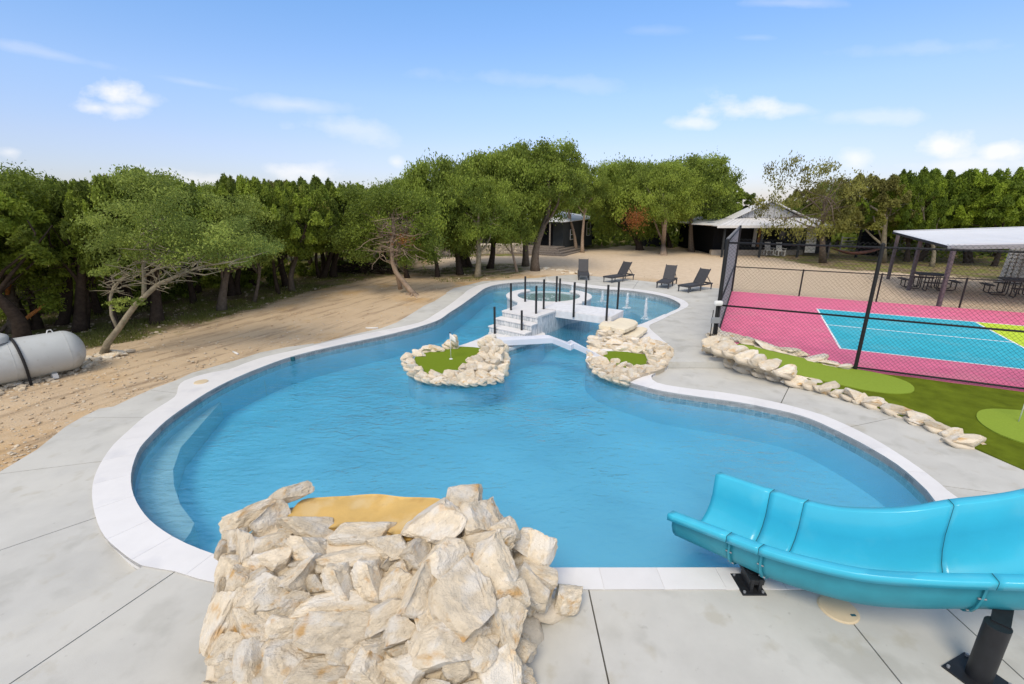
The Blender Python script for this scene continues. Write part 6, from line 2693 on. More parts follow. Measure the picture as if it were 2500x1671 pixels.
# dark brush heap
b = G(880, 668, 0)
t = empty('brush_heap', b, 'dark heap of cut brush between the trunks left of the twisted juniper', 'brush heap')
mb = MB()
rs = random.Random(61)
for _ in range(260):
    q = b + Vector((rs.uniform(-2.2, 2.2), rs.uniform(-.8, .8), rs.uniform(0, 1.0)))
    q.z *= max(.1, 1 - abs(q.x - b.x) / 2.4)
    e = q + Vector((rs.uniform(-1, 1), rs.uniform(-.5, .5), rs.uniform(-.35, .35))) * .9
    e.z = max(e.z, -.02)
    mb.tube(wobble_path(q, e, 3, .1, rs), [.03, .025, .018, .008], 4, cap=False)
build('sticks', mb, M['bark_dark'], t, smooth=True)['kind'] = 'stuff'

# ------------------------------------------------------------------ ground scatter
def scatter(name, n, sampler, smin, smax, material, label, flat_=.5, seed=1):
    rs_ = random.Random(seed)
    me = ROCK_LO
    src = []
    for m_ in (bpy.data.meshes.new('tmp'),):
        bm = bmesh.new()
        bmesh.ops.create_icosphere(bm, subdivisions=1, radius=.5)
        for v in bm.verts:
            v.co *= rs_.uniform(.75, 1.15)
        base = [v.co.copy() for v in bm.verts]
        fc = [tuple(v.index for v in f.verts) for f in bm.faces]
        bm.free()
        bpy.data.meshes.remove(m_)
    mb = MB()
    k = 0
    while k < n:
        p = sampler(rs_)
        if p is None:
            continue
        k += 1
        s_ = smin + (smax - smin) * rs_.random() ** 2.6
        m3 = Matrix.Rotation(rs_.uniform(0, 6.28), 3, 'Z') @ Matrix.Rotation(rs_.uniform(-.5, .5), 3, 'X')
        mb.add([m3 @ Vector((b_.x * s_ * rs_.uniform(.9, 1.3), b_.y * s_, b_.z * s_ * flat_)) + Vector((p.x, p.y, gz(p.x, p.y) + s_ * .12)) for b_ in base], fc)
    o = build(name, mb, material)
    tag(o, label, None, None, 'stuff')
    return o


M['pebble'] = mat('pale pebbles', (.52, .44, .33), .95, .1, 3, .2)
M['leaf_litter'] = mat('leaf litter', (.17, .10, .055), .95, .1, 5, .35)
deck_np = deck_out


def left_dirt(r_):
    px, py = r_.uniform(-10, 1160), r_.uniform(650, 1150)
    p = G(px, py, 0)
    q = np.array([(p.x, p.y)])
    if inside(q, deck_np)[0] or p.y > 27:
        return None
    return p


scatter('pebbles', 2600, left_dirt, .015, .09, M['pebble'], 'scattered pale pebbles over the dirt left of the deck', .5, 2)


M['clod'] = mat('dirt clods', (.50, .38, .25), .95, .1, 3, .25)
scatter('dirt_clods', 1500, left_dirt, .015, .10, M['clod'], 'small crumbly clods of tan earth over the dirt left of the deck', .6, 22)


def rubble(r_):
    t_ = r_.random()
    a = G(-20, 960, 0).lerp(G(280, 862, 0), t_)
    p = a + Vector((r_.gauss(0, .28), r_.gauss(0, .30), 0))
    return p


scatter('rubble', 620, rubble, .05, .22, M['pebble'], 'heap of broken limestone rubble in front of the tank', .6, 3)
rb = random.Random(8)
for i in range(34):
    t_ = rb.random()
    a = G(-10, 950, 0).lerp(G(290, 862, 0), t_) + Vector((rb.gauss(0, .22), rb.gauss(0, .25), .03))
    o = bpy.data.objects.new('rubble_stone', rb.choice(ROCK_LO))
    COL.objects.link(o)
    o.location = a
    s_ = rb.uniform(.14, .34)
    o.scale = (s_ * 1.3, s_, s_ * .5)
    o.rotation_euler = (rb.uniform(-.2, .2), rb.uniform(-.2, .2), rb.uniform(0, 3))
    tag(o, 'broken limestone chunk in the rubble heap before the propane tank', 'stone', 'rubble chunks by the tank')


def woodsfloor(r_):
    px, py = r_.uniform(0, 1250), r_.uniform(640, 900)
    p = G(px, py, 0)
    q = np.array([(p.x, p.y)])
    if not (inside(q, WOODS)[0] or inside(q, shade_patch)[0]) or p.y > 33:
        return None
    return p


scatter('forest_stones', 1200, woodsfloor, .03, .16, M['pebble'], 'small pale stones on the woodland floor', .5, 4)
# grass tufts on the woodland floor
n = 0
Pg = []
rg = random.Random(17)
while n < 5200:
    p = woodsfloor(rg)
    if p is None or noise.noise(Vector((p.x * .5, p.y * .5, 0))) < -.08:
        continue
    for _ in range(5):
        Pg.append((p.x + rg.gauss(0, .09), p.y + rg.gauss(0, .09), gz(p.x, p.y) + .04))
    n += 1
Pg = np.array(Pg)
m_ = len(Pg)
A = rn.normal(0, .35, (m_, 3))
A[:, 2] = 1
hh = rn.uniform(.04, .13, m_)
B = rn.normal(0, 1, (m_, 3))
B[:, 2] = 0
B /= np.linalg.norm(B, axis=1)[:, None]
V_ = np.empty((m_, 3, 3))
V_[:, 0] = Pg - B * .012 - np.array((0, 0, .05))
V_[:, 1] = Pg + B * .012 - np.array((0, 0, .05))
V_[:, 2] = Pg + A * hh[:, None]
me = bpy.data.meshes.new('grass')
me.from_pydata(V_.reshape(-1, 3).tolist(), [], np.arange(3 * m_).reshape(-1, 3).tolist())
at_ = me.attributes.new('tint', 'FLOAT', 'POINT')
at_.data.foreach_set('value', np.repeat(rn.uniform(.2, 1, m_), 3).astype(np.float32))
me.materials.append(leaf_mat('dull grass', (.10, .10, .03), (.22, .24, .06), .3))
o = bpy.data.objects.new('grass', me)
COL.objects.link(o)
tag(o, 'thin green grass on the shaded woodland floor', None, None, 'stuff')


def back_gravel(r_):
    px, py = r_.uniform(1180, 2500), r_.uniform(610, 760)
    p = G(px, py, .05)
    q = np.array([(p.x, p.y)])
    if inside(q, deck_np)[0] or (P2(p) - CO).dot(CV) < 10.9 and (P2(p) - CO).dot(CU) > 0 or p.y > 40:
        return None
    return p


scatter('gravel', 3200, back_gravel, .02, .07, M['pebble'], 'loose pale gravel on the yard behind the loungers', .5, 6)

# edging stones near the first lounger and under the grove
eg = empty('edging_stones', G(1360, 662, .1), 'flat weathered stone edging between the grove and the deck', 'stone edging')
rs = random.Random(71)
for (px, py, w_) in [(1318, 655, 20), (1335, 657, 22), (1352, 659, 20), (1368, 661, 24), (1385, 663, 20), (1398, 667, 18), (1412, 668, 20), (1426, 670, 18), (1440, 671, 14), (1326, 661, 14), (1375, 668, 14)]:
    p = G(px, py, .07)
    w2 = w_ / FPX * depth(p)
    put_rock(ROCK_LO, eg, p, (w2, w2 * .8, .14), None, rs)
p = G(1338, 686, .1)
t = empty('concrete_fin', p, 'small grey concrete wedge standing on the deck edge behind the pool', 'concrete wedge')
mb = MB()
mb.add([p + Vector(v) for v in [(-.14, -.06, 0), (.14, -.06, 0), (.14, .06, 0), (-.14, .06, 0), (-.10, -.04, .26), (-.10, .04, .26)]], [(0, 1, 4), (3, 5, 2), (0, 4, 5, 3), (1, 2, 5, 4), (0, 3, 2, 1)])
build('wedge', mb, M['concrete'], t)

# ------------------------------------------------------------------ porch building (right back)
pbz = .08
pbld = empty('porch_building', (22, 40, pbz), 'dark building with pale metal gable roof and deep porch behind the court', 'building')


def pq(name, pts, material, parent=pbld, th=None, bev=0):
    """planar polygon in 3D given a thickness along its normal"""
    pts = [Vector(p) for p in pts]
    n_ = (pts[1] - pts[0]).cross(pts[2] - pts[0]).normalized()
    mb = MB()
    k = len(pts)
    if th:
        vs = pts + [p - n_ * th for p in pts]
        fs = [tuple(range(k)), tuple(range(2 * k - 1, k - 1, -1))] + [(i, k + i, k + (i + 1) % k, (i + 1) % k) for i in range(k)]
        mb.add(vs, fs)
    else:
        mb.add(pts, [tuple(range(k))])
    return build(name, mb, material, parent, bevel=bev)


eL, eR = D(1753, 547, 37.5), D(2102, 557, 37.5)
ez = (eL.z + eR.z) / 2
gL, gR, gA = D(1795, 531, 39.6), D(1968, 535, 39.6), D(1880, 493, 39.6)
gz_ = (gL.z + gR.z) / 2
BX0, BX1 = eL.x, eR.x
YB = 50.0
# skirt roof planes
pq('skirt_roof', [(BX0, 37.5, ez), (BX1, 37.5, ez), (gR.x + .6, 39.6, gz_), (gL.x, 39.6, gz_)], M['roof'], th=.06)
pq('side_roof', [(BX0, YB, ez), (BX0, 37.5, ez), (gL.x, 39.6, gz_), (gL.x, YB, gz_)], M['roof'], th=.06)
pq('side_roof', [(BX1, 37.5, ez), (BX1, YB, ez), (gR.x + .6, YB, gz_), (gR.x + .6, 39.6, gz_)], M['roof'], th=.06)
pq('main_roof', [(gL.x - .3, 39.3, gz_ - .10), (gA.x, 39.3, gA.z + .04), (gA.x, 40.9, gA.z + .04), (gL.x - .3, 40.9, gz_ - .10)], M['roof'], th=-.07)
pq('main_roof', [(gA.x, 39.3, gA.z + .04), (gR.x + .3, 39.3, gz_ - .10), (gR.x + .3, 40.9, gz_ - .10), (gA.x, 40.9, gA.z + .04)], M['roof'], th=-.07)
# skirt fascia and standing ribs
mb = MB()
mb.box(((BX0 + BX1) / 2, 37.44, ez - .06), (BX1 - BX0 + .1, .05, .20))
build('fascia', mb, M['roof'], pbld)
nrib = 26
for i in range(nrib + 1):
    f_ = i / nrib
    a = Vector((BX0 + (BX1 - BX0) * f_, 37.5, ez + .02))
    b_ = Vector((gL.x + (gR.x + .6 - gL.x) * f_, 39.6, gz_ + .02))
    mb = MB()
    mb.beam(a, b_, .04, .04)
    build('roof_rib', mb, M['roof'], pbld)
pq('side_canopy', [D(1688, 547, 40), D(1757, 550, 38), D(1800, 534, 41), D(1700, 538, 44)], M['roof'], th=.05)
# gable wall of vertical metal panels
npan = 11
for i in range(npan):
    x0 = gL.x + (gR.x - gL.x) * i / npan
    x1 = gL.x + (gR.x - gL.x) * (i + 1) / npan - .04

    def gh(x):
        return gz_ + (gA.z - gz_) * (1 - abs(x - gA.x) / ((gR.x - gL.x) / 2)) if abs(x - gA.x) < (gR.x - gL.x) / 2 else gz_ + .01
    pts = [(x0, 39.62, gz_ + .03), (x1, 39.62, gz_ + .03), (x1, 39.62, max(gz_ + .04, gh(x1) - .03))]
    if x0 < gA.x < x1:
        pts.append((gA.x, 39.62, gA.z - .03))
    pts.append((x0, 39.62, max(gz_ + .04, gh(x0) - .03)))
    pq('gable_panel', pts, M['gable'], th=.03)
pq('gable_backing', [(gL.x, 39.70, gz_), (gR.x, 39.70, gz_), (gA.x, 39.70, gA.z - .06)], M['dark_wall'], th=.03)
# walls
mb = MB()
mb.box(((BX0 + 1.0 + BX1 - 3.6) / 2, 44.5, 1.45), (BX1 - BX0 - 4.6, 8.4, 2.7))
build('wall', mb, M['black_wall'], pbld)
mb = MB()
mb.box(((BX0 + BX1 - 2.6) / 2 + .2, 39.9, .22), (BX1 - BX0 - 3.6, .35, .5))
build('stone_plinth', mb, M['wall_stone'], pbld)
mb = MB()
mb.box((BX1 - .9, 42.5, 1.4), (1.5, 4.0, 2.5))
build('end_wall', mb, M['dark_wall'], pbld)
for px in (1765, 1857, 1950, 2095):
    q = D(px, 600, 37.8)
    mb = MB()
    mb.box((q.x, 37.8, (ez + .0) / 2), (.14, .14, ez - .1))
    build('porch_post', mb, M['dark_wall'], pbld)


def panel(name, px0, px1, py0, py1, Y, material, th=.06, parent=pbld, skew=0):
    a = D(px0, py1, Y)
    b_ = D(px1, py0, Y)
    mb = MB()
    mb.box(((a.x + b_.x) / 2, Y, (a.z + b_.z) / 2), (b_.x - a.x, th, b_.z - a.z), None)
    return build(name, mb, material, parent)


dr = panel('door', 1835, 1850, 557, 603, 40.0, M['fence_grey'])
panel('door_trim', 1852, 1854, 556, 603, 39.95, M['brown_wood'])
panel('window', 1900, 1955, 565, 585, 40.2, M['window'])
# white louvred board leaning at the right
for i in range(7):
    z0 = .35 + i * .31
    a = D(1968, 590, 38.6)
    mb = MB()
    mb.box((a.x + .45 - i * .015, 38.6, z0 + .15), (.85, .05, .29), Matrix.Rotation(R(2), 3, 'Y'))
    build('white_board', mb, M['white_trim'], pbld, bevel=.01)
# dark round cistern at the end of the porch
q = G(2125, 622, .05)
t = empty('cistern', q, 'black round water cistern standing past the end of the porch', 'water tank')
mb = MB()
mb.lathe([(1.0, 0), (1.05, .2), (1.05, 1.7), (.95, 1.95), (.5, 2.12), (.2, 2.16), (0, 2.16)], q, 28)
build('vessel', mb, M['black_wall'], t, auto=40)
for z in (.5, .9, 1.3, 1.6):
    mb = MB()
    mb.lathe([(1.05, z - .03), (1.08, z), (1.05, z + .03)], q, 28)
    build('rib', mb, M['black_wall'], t, smooth=True)
mb = MB()
mb.lathe([(.25, 2.14), (.25, 2.22), (0, 2.24)], q, 16)
build('lid', mb, M['rubber'], t)


def rocker(px, py, label, first=None):
    p = G(px, py, .06)
    t = empty('rocking_chair', p, label, 'chair', 'white rocking chairs by the porch')
    if first:
        for ch in first.children:
            copy_tree(ch, t)
        return t

    def rb_(name, fn):
        mb = MB()
        fn(mb)
        build(name, mb, M['white_trim'], t, world_coords=False)
    for s in (-1, 1):
        rb_('rocker', lambda mb, s=s: mb.tube([(s * .27, -.42, .10), (s * .27, -.2, .03), (s * .27, .1, .02), (s * .27, .4, .09)], .022, 6))
        rb_('leg', lambda mb, s=s: mb.box((s * .27, -.24, .28), (.05, .05, .5)))
        rb_('leg', lambda mb, s=s: mb.box((s * .27, .22, .25), (.05, .05, .45)))
        rb_('armrest', lambda mb, s=s: mb.box((s * .28, -.02, .62), (.09, .6, .03)))

    def seat(mb):
        for i in range(6):
            mb.box((0, -.24 + i * .09, .42), (.5, .075, .025))
    rb_('seat', seat)

    def back(mb):
        for i in range(6):
            mb.beam((-.2 + i * .08, .2, .42), (-.2 + i * .08, .38, 1.08), .06, .02)
        mb.beam((-.25, .38, 1.08), (.25, .38, 1.08), .07, .025)
    rb_('backrest', back)
    return t


rk = rocker(1875, 624, 'white rocking chair in front of the porch, the left of two')
rocker(1903, 625.5, 'white rocking chair in front of the porch, the right of two', rk)

# patio umbrella / bike clutter by the door
q = G(1822, 617, .06)
t = empty('folded_stroller', q, 'dark folded metal frame standing by the porch door', 'frame')
mb = MB()
mb.tube([q + Vector((-.4, 0, .0)), q + Vector((.3, 0, 1.5))], .03, 6)
mb.tube([q + Vector((.4, 0, .0)), q + Vector((-.2, .1, 1.4))], .03, 6)
mb.tube([q + Vector((-.5, 0, 1.45)), q + Vector((.3, 0, 1.5)), q + Vector((.65, 0, 1.3))], .03, 6)
for s in (-.25, .3):
    mb.tube([q + Vector((s + math.cos(R(a)) * .28, 0, .29 + math.sin(R(a)) * .28)) for a in range(0, 361, 30)], .03, 6, cap=False)
build('frame', mb, M['rubber'], t, smooth=True)

# hammock
a = G(2020, 632, .06)
b_ = G(2150, 640, .06)
t = empty('hammock', (a + b_) / 2, 'faded red brown hammock slung between posts behind the low fence', 'hammock')
mb = MB()
A3 = Vector((a.x, a.y, .95))
B3 = Vector((b_.x, b_.y, 1.1))
nseg = 16
vs = []
for i in range(nseg + 1):
    f_ = i / nseg
    c = A3.lerp(B3, f_)
    sag = -.55 * math.sin(math.pi * f_)
    wv_ = .42 * math.sin(math.pi * f_) ** .6 + .02
    for k in range(5):
        g_ = (k - 2) / 2
        vs.append(c + Vector((0, g_ * wv_, sag + .18 * g_ * g_ * math.sin(math.pi * f_))))
mb.add(vs, [(i * 5 + k, i * 5 + k + 1, (i + 1) * 5 + k + 1, (i + 1) * 5 + k) for i in range(nseg) for k in range(4)])
o = build('canvas', mb, M['hammock'], t, smooth=True)
o.modifiers.new('s', 'SOLIDIFY').thickness = .02
for q in (a, b_):
    mb = MB()
    mb.tube([(q.x, q.y, 0), (q.x, q.y, 1.3)], .06, 8)
    build('post', mb, M['weathered'], t, smooth=True)

# ------------------------------------------------------------------ cabin (centre back)
cabc = Vector((4.6, 42.0))
fr_d = Vector((-.88, .475)).normalized()     # along the front to the left
rt_d = Vector((.475, .88)).normalized()      # along the right side, away
cabin = empty('cabin', (cabc.x, cabc.y, .1), 'dark grey cabin with white metal roof half hidden by the oak grove', 'cabin')
FL = 8.5
RL = 8.0
ZE = 2.85
pp = [cabc, cabc + rt_d * RL, cabc + rt_d * RL + fr_d * FL, cabc + fr_d * FL]
mb = MB()
mb.prism(pp, .2, ZE)
build('wall', mb, M['cabin_wall'], cabin)
ov = .5
r0_ = cabc - fr_d * ov - rt_d * 1.8
r1_ = r0_ + rt_d * (RL + 2.6)
r2_ = r1_ + fr_d * (FL + 2 * ov)
r3_ = r0_ + fr_d * (FL + 2 * ov)
zr0, zr1, zap = 2.78, 2.95, 3.75
mA = (r0_ + r1_) / 2 + fr_d * 3.2
mB = (r3_ + r2_) / 2 - fr_d * 3.2
v3 = lambda p, z: (p.x, p.y, z)
pq('roof', [v3(r0_, zr0), v3(mA, zap), v3(mB, zap), v3(r3_, zr0)], M['roof_white'], cabin, th=-.06)
pq('roof', [v3(r0_, zr0), v3(r1_, zr1), v3(mA, zap)], M['roof_white'], cabin, th=.06)
pq('roof', [v3(r1_, zr1), v3(r2_, zr1), v3(mB, zap), v3(mA, zap)], M['roof_white'], cabin, th=.06)
pq('roof', [v3(r2_, zr1), v3(r3_, zr0), v3(mB, zap)], M['roof_white'], cabin, th=.06)


def side_window(s0, s1, z0, z1, nm='window'):
    n_ = -fr_d * .04
    a = cabc + rt_d * s0 + n_
    b_ = cabc + rt_d * s1 + n_
    mb = MB()
    mb.beam((a.x, a.y, (z0 + z1) / 2), (b_.x, b_.y, (z0 + z1) / 2), .03, z1 - z0)
    w_ = build(nm, mb, M['window'], cabin)
    mb = MB()
    n2 = -fr_d * .03
    for (p_, q_) in (((a, z0), (b_, z0)), ((a, z1), (b_, z1)), ((a, (z0 + z1) / 2), (b_, (z0 + z1) / 2)), ((a, z0), (a, z1)), ((b_, z0), (b_, z1))):
        mb.beam((p_[0].x + n2.x, p_[0].y + n2.y, p_[1]), (q_[0].x + n2.x, q_[0].y + n2.y, q_[1]), .06, .07, Vector((rt_d.x, rt_d.y, 0)) if p_[0] == q_[0] else Vector((0, 0, 1)))
    build('frame', mb, M['white_trim'], w_)


side_window(6.1, 7.1, 1.25, 2.55)
side_window(1.6, 2.5, 1.1, 2.0)
# front porch: dark door and window, posts
n_ = -rt_d
for (s0, s1, z0, z1, mt, nm) in ((1.0, 2.2, .6, 2.5, 'black_wall', 'door'), (2.6, 3.9, .8, 1.7, 'window', 'window')):
    a = cabc + fr_d * s0 + n_ * .03
    b_ = cabc + fr_d * s1 + n_ * .03
    mb = MB()
    mb.beam((a.x, a.y, (z0 + z1) / 2), (b_.x, b_.y, (z0 + z1) / 2), .04, z1 - z0)
    w_ = build(nm, mb, M[mt], cabin)
    if nm == 'window':
        mb = MB()
        for (p_, q_) in (((a, z0), (b_, z0)), ((a, z1), (b_, z1)), ((a, z0), (a, z1)), ((b_, z0), (b_, z1))):
            mb.beam((p_[0].x + n_.x * .03, p_[0].y + n_.y * .03, p_[1]), (q_[0].x + n_.x * .03, q_[0].y + n_.y * .03, q_[1]), .05, .06, Vector((fr_d.x, fr_d.y, 0)) if p_[0] == q_[0] else Vector((0, 0, 1)))
        build('frame', mb, M['weathered'], w_)
for s in (.6, 3.4, 6.2, 8.4):
    a = cabc + fr_d * s + n_ * 1.6
    mb = MB()
    mb.box((a.x, a.y, 1.6), (.12, .12, 2.2))
    build('porch_post', mb, M['weathered'], cabin)
mb = MB()
q0 = cabc + n_ * 1.9 - fr_d * .2
mb.prism([q0, cabc - fr_d * .2, cabc + fr_d * 9, q0 + fr_d * 9.2], .1, .62)
build('porch_floor', mb, M['weathered'], cabin)
# wide steps wrapping the porch corner
for k, (z, g) in enumerate(((.46, .35), (.30, .75), (.15, 1.15))):
    q = [q0 + n_ * g - fr_d * g, cabc + rt_d * 3.0 - fr_d * (g + .2), cabc + rt_d * 3.0, cabc, q0 + fr_d * 3.4, q0 + fr_d * 3.4 + n_ * g]
    if k < 3:
        mb = MB()
        mb.prism(q, 0.02, z)
        build('step', mb, M['weathered'], cabin, bevel=.01)
# retaining flagstone wall with cap
wa, wb_ = G(1071, 624, .08), G(1280, 618, .08)
fw_ = empty('stone_wall', (wa + wb_) / 2, 'low flagstone retaining wall with pale cap under the oak grove', 'stone wall')
d = P2(wb_ - wa)
Lw = d.length
d.normalize()
nrm = Vector((d.y, -d.x))
hw_ = .85
mb = MB()
a, b_ = P2(wa), P2(wb_)
mb.prism([a, b_, b_ - nrm * 2.4, a - nrm * 2.4], -.1, hw_ - .06)
build('mortar', mb, M['mortar'], fw_)
rs = random.Random(81)
for row in range(3):
    x = rs.uniform(0, .2)
    while x < Lw - .2:
        w_ = rs.uniform(.30, .62)
        c = a + d * (x + w_ / 2) + nrm * .01
        mats = put_rock(ROCK_LO, fw_, (c.x, c.y, .14 + row * .26 + rs.uniform(-.03, .03)), (w_ * 1.02, .12, rs.uniform(.24, .34)), (0, rs.uniform(-.3, .3), math.atan2(d.y, d.x)), rs)
        x += w_ + .03
x = 0
while x < Lw:
    w_ = min(rs.uniform(.8, 1.2), Lw - x)
    mb = MB()
    p_, q_ = a + d * x, a + d * (x + w_ - .015)
    mb.prism([p_ + nrm * .06, q_ + nrm * .06, q_ - nrm * .35, p_ - nrm * .35], hw_ - .06, hw_)
    build('cap_stone', mb, M['wall_stone'], fw_)
    x += w_
ls = rock_mesh('stone', 400, 2, 9, .05, M['wall_stone'])
for ch in fw_.children:
    if ch.name.startswith('stone'):
        ch.data = ls
# grill by the cabin
q = G(1443, 600, .06)
t = empty('barbecue_grill', q, 'black barbecue grill standing at the cabin side', 'grill')
mb = MB()
mb.lathe([(0, .62), (.22, .66), (.34, .80), (.36, .90)], q, 18)
build('bowl', mb, M['rubber'], t, smooth=True)
mb = MB()
mb.lathe([(.36, .91), (.33, 1.05), (.2, 1.16), (0, 1.2)], q, 18)
build('lid', mb, M['rubber'], t, smooth=True)
for a_ in (30, 150, 270):
    mb = MB()
    mb.tube([q + Vector((math.cos(R(a_)) * .2, math.sin(R(a_)) * .2, .7)), q + Vector((math.cos(R(a_)) * .38, math.sin(R(a_)) * .38, 0))], .02, 6)
    build('leg', mb, M['rubber'], t)

# small shed
q = G(1590, 602, .06)
t = empty('small_shed', q, 'small charcoal shed with slanting metal roof among the right oaks', 'shed')
mb = MB()
mb.box(q + Vector((.15, .8, .9)), (1.7, 1.5, 1.8))
build('wall', mb, M['cabin_wall'], t)
pq('roof', [q + Vector((-.85, -.1, 2.05)), q + Vector((1.2, -.1, 1.62)), q + Vector((1.2, 1.7, 1.62)), q + Vector((-.85, 1.7, 2.05))], M['weathered'], t, th=-.06)
mb = MB()
mb.box(q + Vector((.55, .03, .75)), (.7, .04, 1.45))
build('door', mb, M['dark_wall'], t)
# playhouse with wooden door
q = G(1684, 593, .06)
t = empty('playhouse', q, 'small wooden playhouse front with white framed window among the oaks', 'playhouse')
mb = MB()
mb.box(q + Vector((0, .5, .9)), (1.1, .9, 1.8))
build('wall', mb, M['brown_wood'], t)
mb = MB()
mb.box(q + Vector((.02, .03, 1.35)), (.72, .04, .72))
w_ = build('window', mb, M['window'], t)
mb = MB()
for x in (-.36, 0, .36):
    mb.box(q + Vector((.02 + x, 0, 1.35)), (.05, .04, .76))
for z in (-.36, -.12, .12, .36):
    mb.box(q + Vector((.02, -.005, 1.35 + z)), (.76, .04, .05))
build('frame', mb, M['white_trim'], w_)
pq('roof', [q + Vector((-.7, -.1, 1.85)), q + Vector((.7, -.1, 1.85)), q + Vector((.6, 1.1, 2.3)), q + Vector((-.6, 1.1, 2.3))], M['weathered'], t, th=-.05)
# post with red and white cloth
q = G(1711, 612, .06)
t = empty('draped_post', q, 'red and white cloth hung on a dark post rack beside the porch', 'post')
for dx in (-.25, .2):
    mb = MB()
    mb.box(q + Vector((dx, 0, .85)), (.09, .09, 1.7))
    build('post', mb, M['dark_wall'], t)
mb = MB()
mb.box(q + Vector((0, 0, 1.66)), (.6, .07, .08))
build('crossbar', mb, M['dark_wall'], t)
for (nm, mt, z0, z1, x0) in (('white_cloth', 'white_cloth', 1.35, 1.85, .14), ('red_cloth', 'red', .95, 1.42, .12)):
    mb = MB()
    vs = []
    for i in range(6):
        for k in range(2):
            vs.append(q + Vector((x0 - .18 + i * .07, -.08 + .03 * math.sin(i * 1.7), z0 if k == 0 else z1)))
    mb.add(vs, [(i * 2, i * 2 + 2, i * 2 + 3, i * 2 + 1) for i in range(5)])
    o = build(nm, mb, M[mt], t, smooth=True)
    o.modifiers.new('s', 'SOLIDIFY').thickness = .03

# ------------------------------------------------------------------ pavilion (right)
pav = empty('pavilion', (21, 20, .1), 'open pavilion with slanting white metal roof on slim posts over picnic tables', 'pavilion')
# roof plane through its photographed corners: far-left corner and near-left corner, running out to the right
c1 = D(2181, 566, 25.6)
c2 = D(2314, 600, 18.6)
rdir = Vector((CU.x, CU.y, 0))
c3 = c2 + rdir * 9 + Vector((0, 0, .55))
c4 = c1 + rdir * 9 + Vector((0, 0, .55))
pq('roof', [c1, c2, c3, c4], M['roof_white'], pav, th=.06)
NBt = 14
for i in range(NBt + 1):
    a = c1.lerp(c2, i / NBt)
    mb = MB()
    mb.beam(a + Vector((0, 0, .035)), a + rdir * 9 + Vector((0, 0, .585)), .03, .03)
    build('roof_rib', mb, M['roof_white'], pav)
mb = MB()
mb.beam(c2 + Vector((0, 0, -.08)), c3 + Vector((0, 0, -.08)), .05, .16)
build('fascia', mb, M['fence_grey'], pav)
mb = MB()
mb.beam(c1 + Vector((0, 0, -.06)), c2 + Vector((0, 0, -.06)), .05, .10)
build('fascia', mb, M['dark_wall'], pav)
for (px, py, pt) in [(2168, 681, 571), (2218, 708, 585), (2291, 749, 609)]:
    b_ = G(px, py, .08)
    top = D(px + (681 - pt) * .2, pt, b_.y).z
    # height where the roof passes over it
    n3 = (c2 - c1).cross(c4 - c1).normalized()
    zt = c1.z - (n3.x * (b_.x - c1.x) + n3.y * (b_.y - c1.y)) / n3.z - .1
    zt = max(2.2, min(zt, 3.2))
    mb = MB()
    mb.box((b_.x, b_.y, zt / 2), (.125, .125, zt))
    build('post', mb, M['post_wood'], pav, bevel=.005)
for k in (6.5,):
    for b0 in ((2168, 681), (2291, 749)):
        b_ = G(*b0, .08) + rdir * k
        mb = MB()
        mb.box((b_.x, b_.y, 1.4), (.15, .15, 2.9))
        build('post', mb, M['post_wood'], pav)
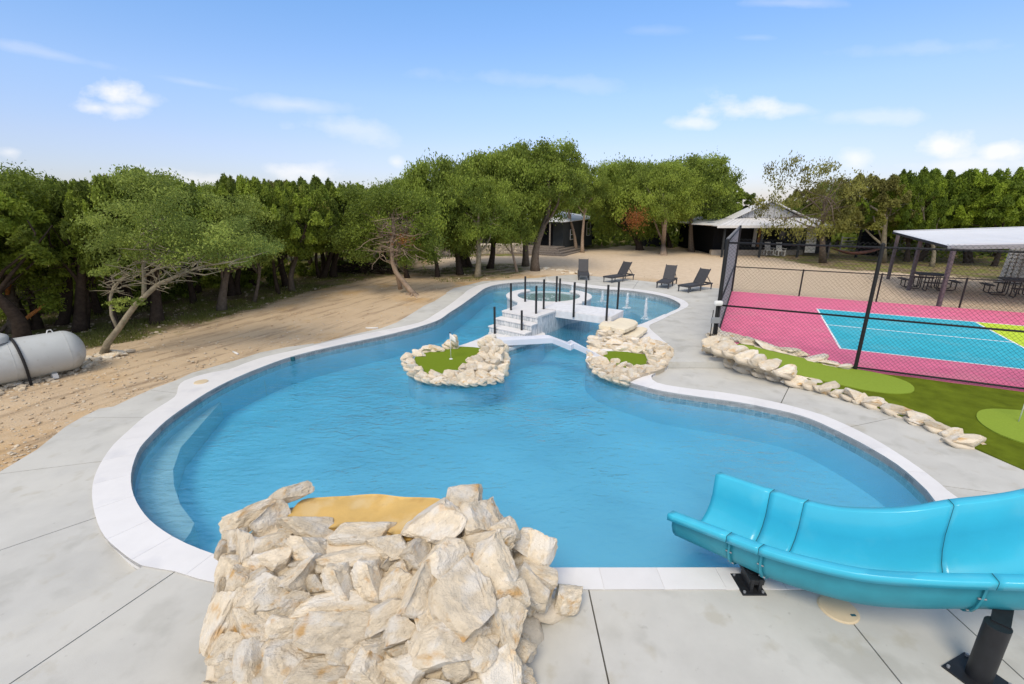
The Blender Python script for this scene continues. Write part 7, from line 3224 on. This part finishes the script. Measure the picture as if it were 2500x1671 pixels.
# stone tower under the roof
q = G(2500, 700, .1) + Vector((1.15, .9, 0))
t = empty('stone_tower', q, 'round fluted grey stone column rising through the pavilion roof edge', 'stone column')
rs = random.Random(91)
nf = 26
mb = MB()
mb.lathe([(1.12, 0), (1.08, .6), (1.03, 1.6), (1.0, 2.9)], q, 40)
build('core', mb, M['stone_tower'], t, smooth=True)
colm = rock_mesh('stone', 410, 2, 8, .05, M['stone_tower'])
for k in range(nf):
    a_ = 2 * math.pi * k / nf
    z = .0
    j = 0
    while z < 2.75:
        hgt = .19
        rr = 1.12 - (1.12 - 1.0) * min(1, z / 2.2)
        if math.sin(a_) < .25:
            o = link_copy(colm, 'stone', t, (math.cos(a_) * rr, math.sin(a_) * rr, z + hgt / 2), (0, 0, a_ + math.pi / 2), (2 * math.pi * rr / nf * .95, .16, hgt * 1.02))
        z += hgt
        j += 1


def picnic(px, py, label, first=None, rot=0):
    p = G(px, py, .08)
    t = empty('picnic_table', p, label, 'picnic table', 'dark steel picnic tables under the pavilion')
    t.rotation_euler = (0, 0, rot)
    if first:
        for ch in first.children:
            copy_tree(ch, t)
        return t

    def rb_(name, fn, bev=.004):
        mb = MB()
        fn(mb)
        build(name, mb, M['picnic'], t, world_coords=False, bevel=bev)
    rb_('tabletop', lambda mb: mb.prism([Vector(v) for v in ((-.62, -.42), (-.42, -.62), (.42, -.62), (.62, -.42), (.62, .42), (.42, .62), (-.42, .62), (-.62, .42))], .72, .76))
    for k in range(4):
        m = Matrix.Rotation(R(90 * k), 3, 'Z')
        rb_('bench_seat', lambda mb, m=m: mb.box(m @ Vector((0, -1.0, .445)), (.95, .28, .04), m))
        for s in (-.3, .3):
            rb_('frame_tube', lambda mb, m=m, s=s: mb.tube([m @ Vector(v) for v in ((s, -.98, .43), (s, -.98, .10), (s, -.88, .03), (s, -.40, .03), (s * .8, -.34, .12), (s * .8, -.34, .72))], .025, 6), 0)
    return t


pt1 = picnic(2262, 706, 'dark steel picnic table with four benches in the middle of the pavilion', rot=-.45)
picnic(2475, 722, 'dark steel picnic table beside the stone column at the right edge', pt1, -.5)

# small white gates and rails far under the trees on the right
for (px, py, w_, h, lb) in [(2225, 590, 2.6, 1.3, 'pale rail panel far behind the pavilion, left of the white trunk'), (2400, 618, 3.2, 1.1, 'stack of grey corrugated sheets behind the right trees')]:
    q = G(px, 640, .05) + Vector((0, 6, 0))
    t = empty('rail_panel', q, lb, 'rail panel')
    for i in range(5):
        mb = MB()
        mb.box(q + Vector((0, 0, .35 + i * h / 5)), (w_, .05, .07))
        build('rail', mb, M['fence_grey'], t)
    for s in (-1, 1):
        mb = MB()
        mb.box(q + Vector((s * w_ / 2, 0, .75)), (.08, .08, 1.5))
        build('post', mb, M['fence_grey'], t)

bpy.context.view_layer.update()
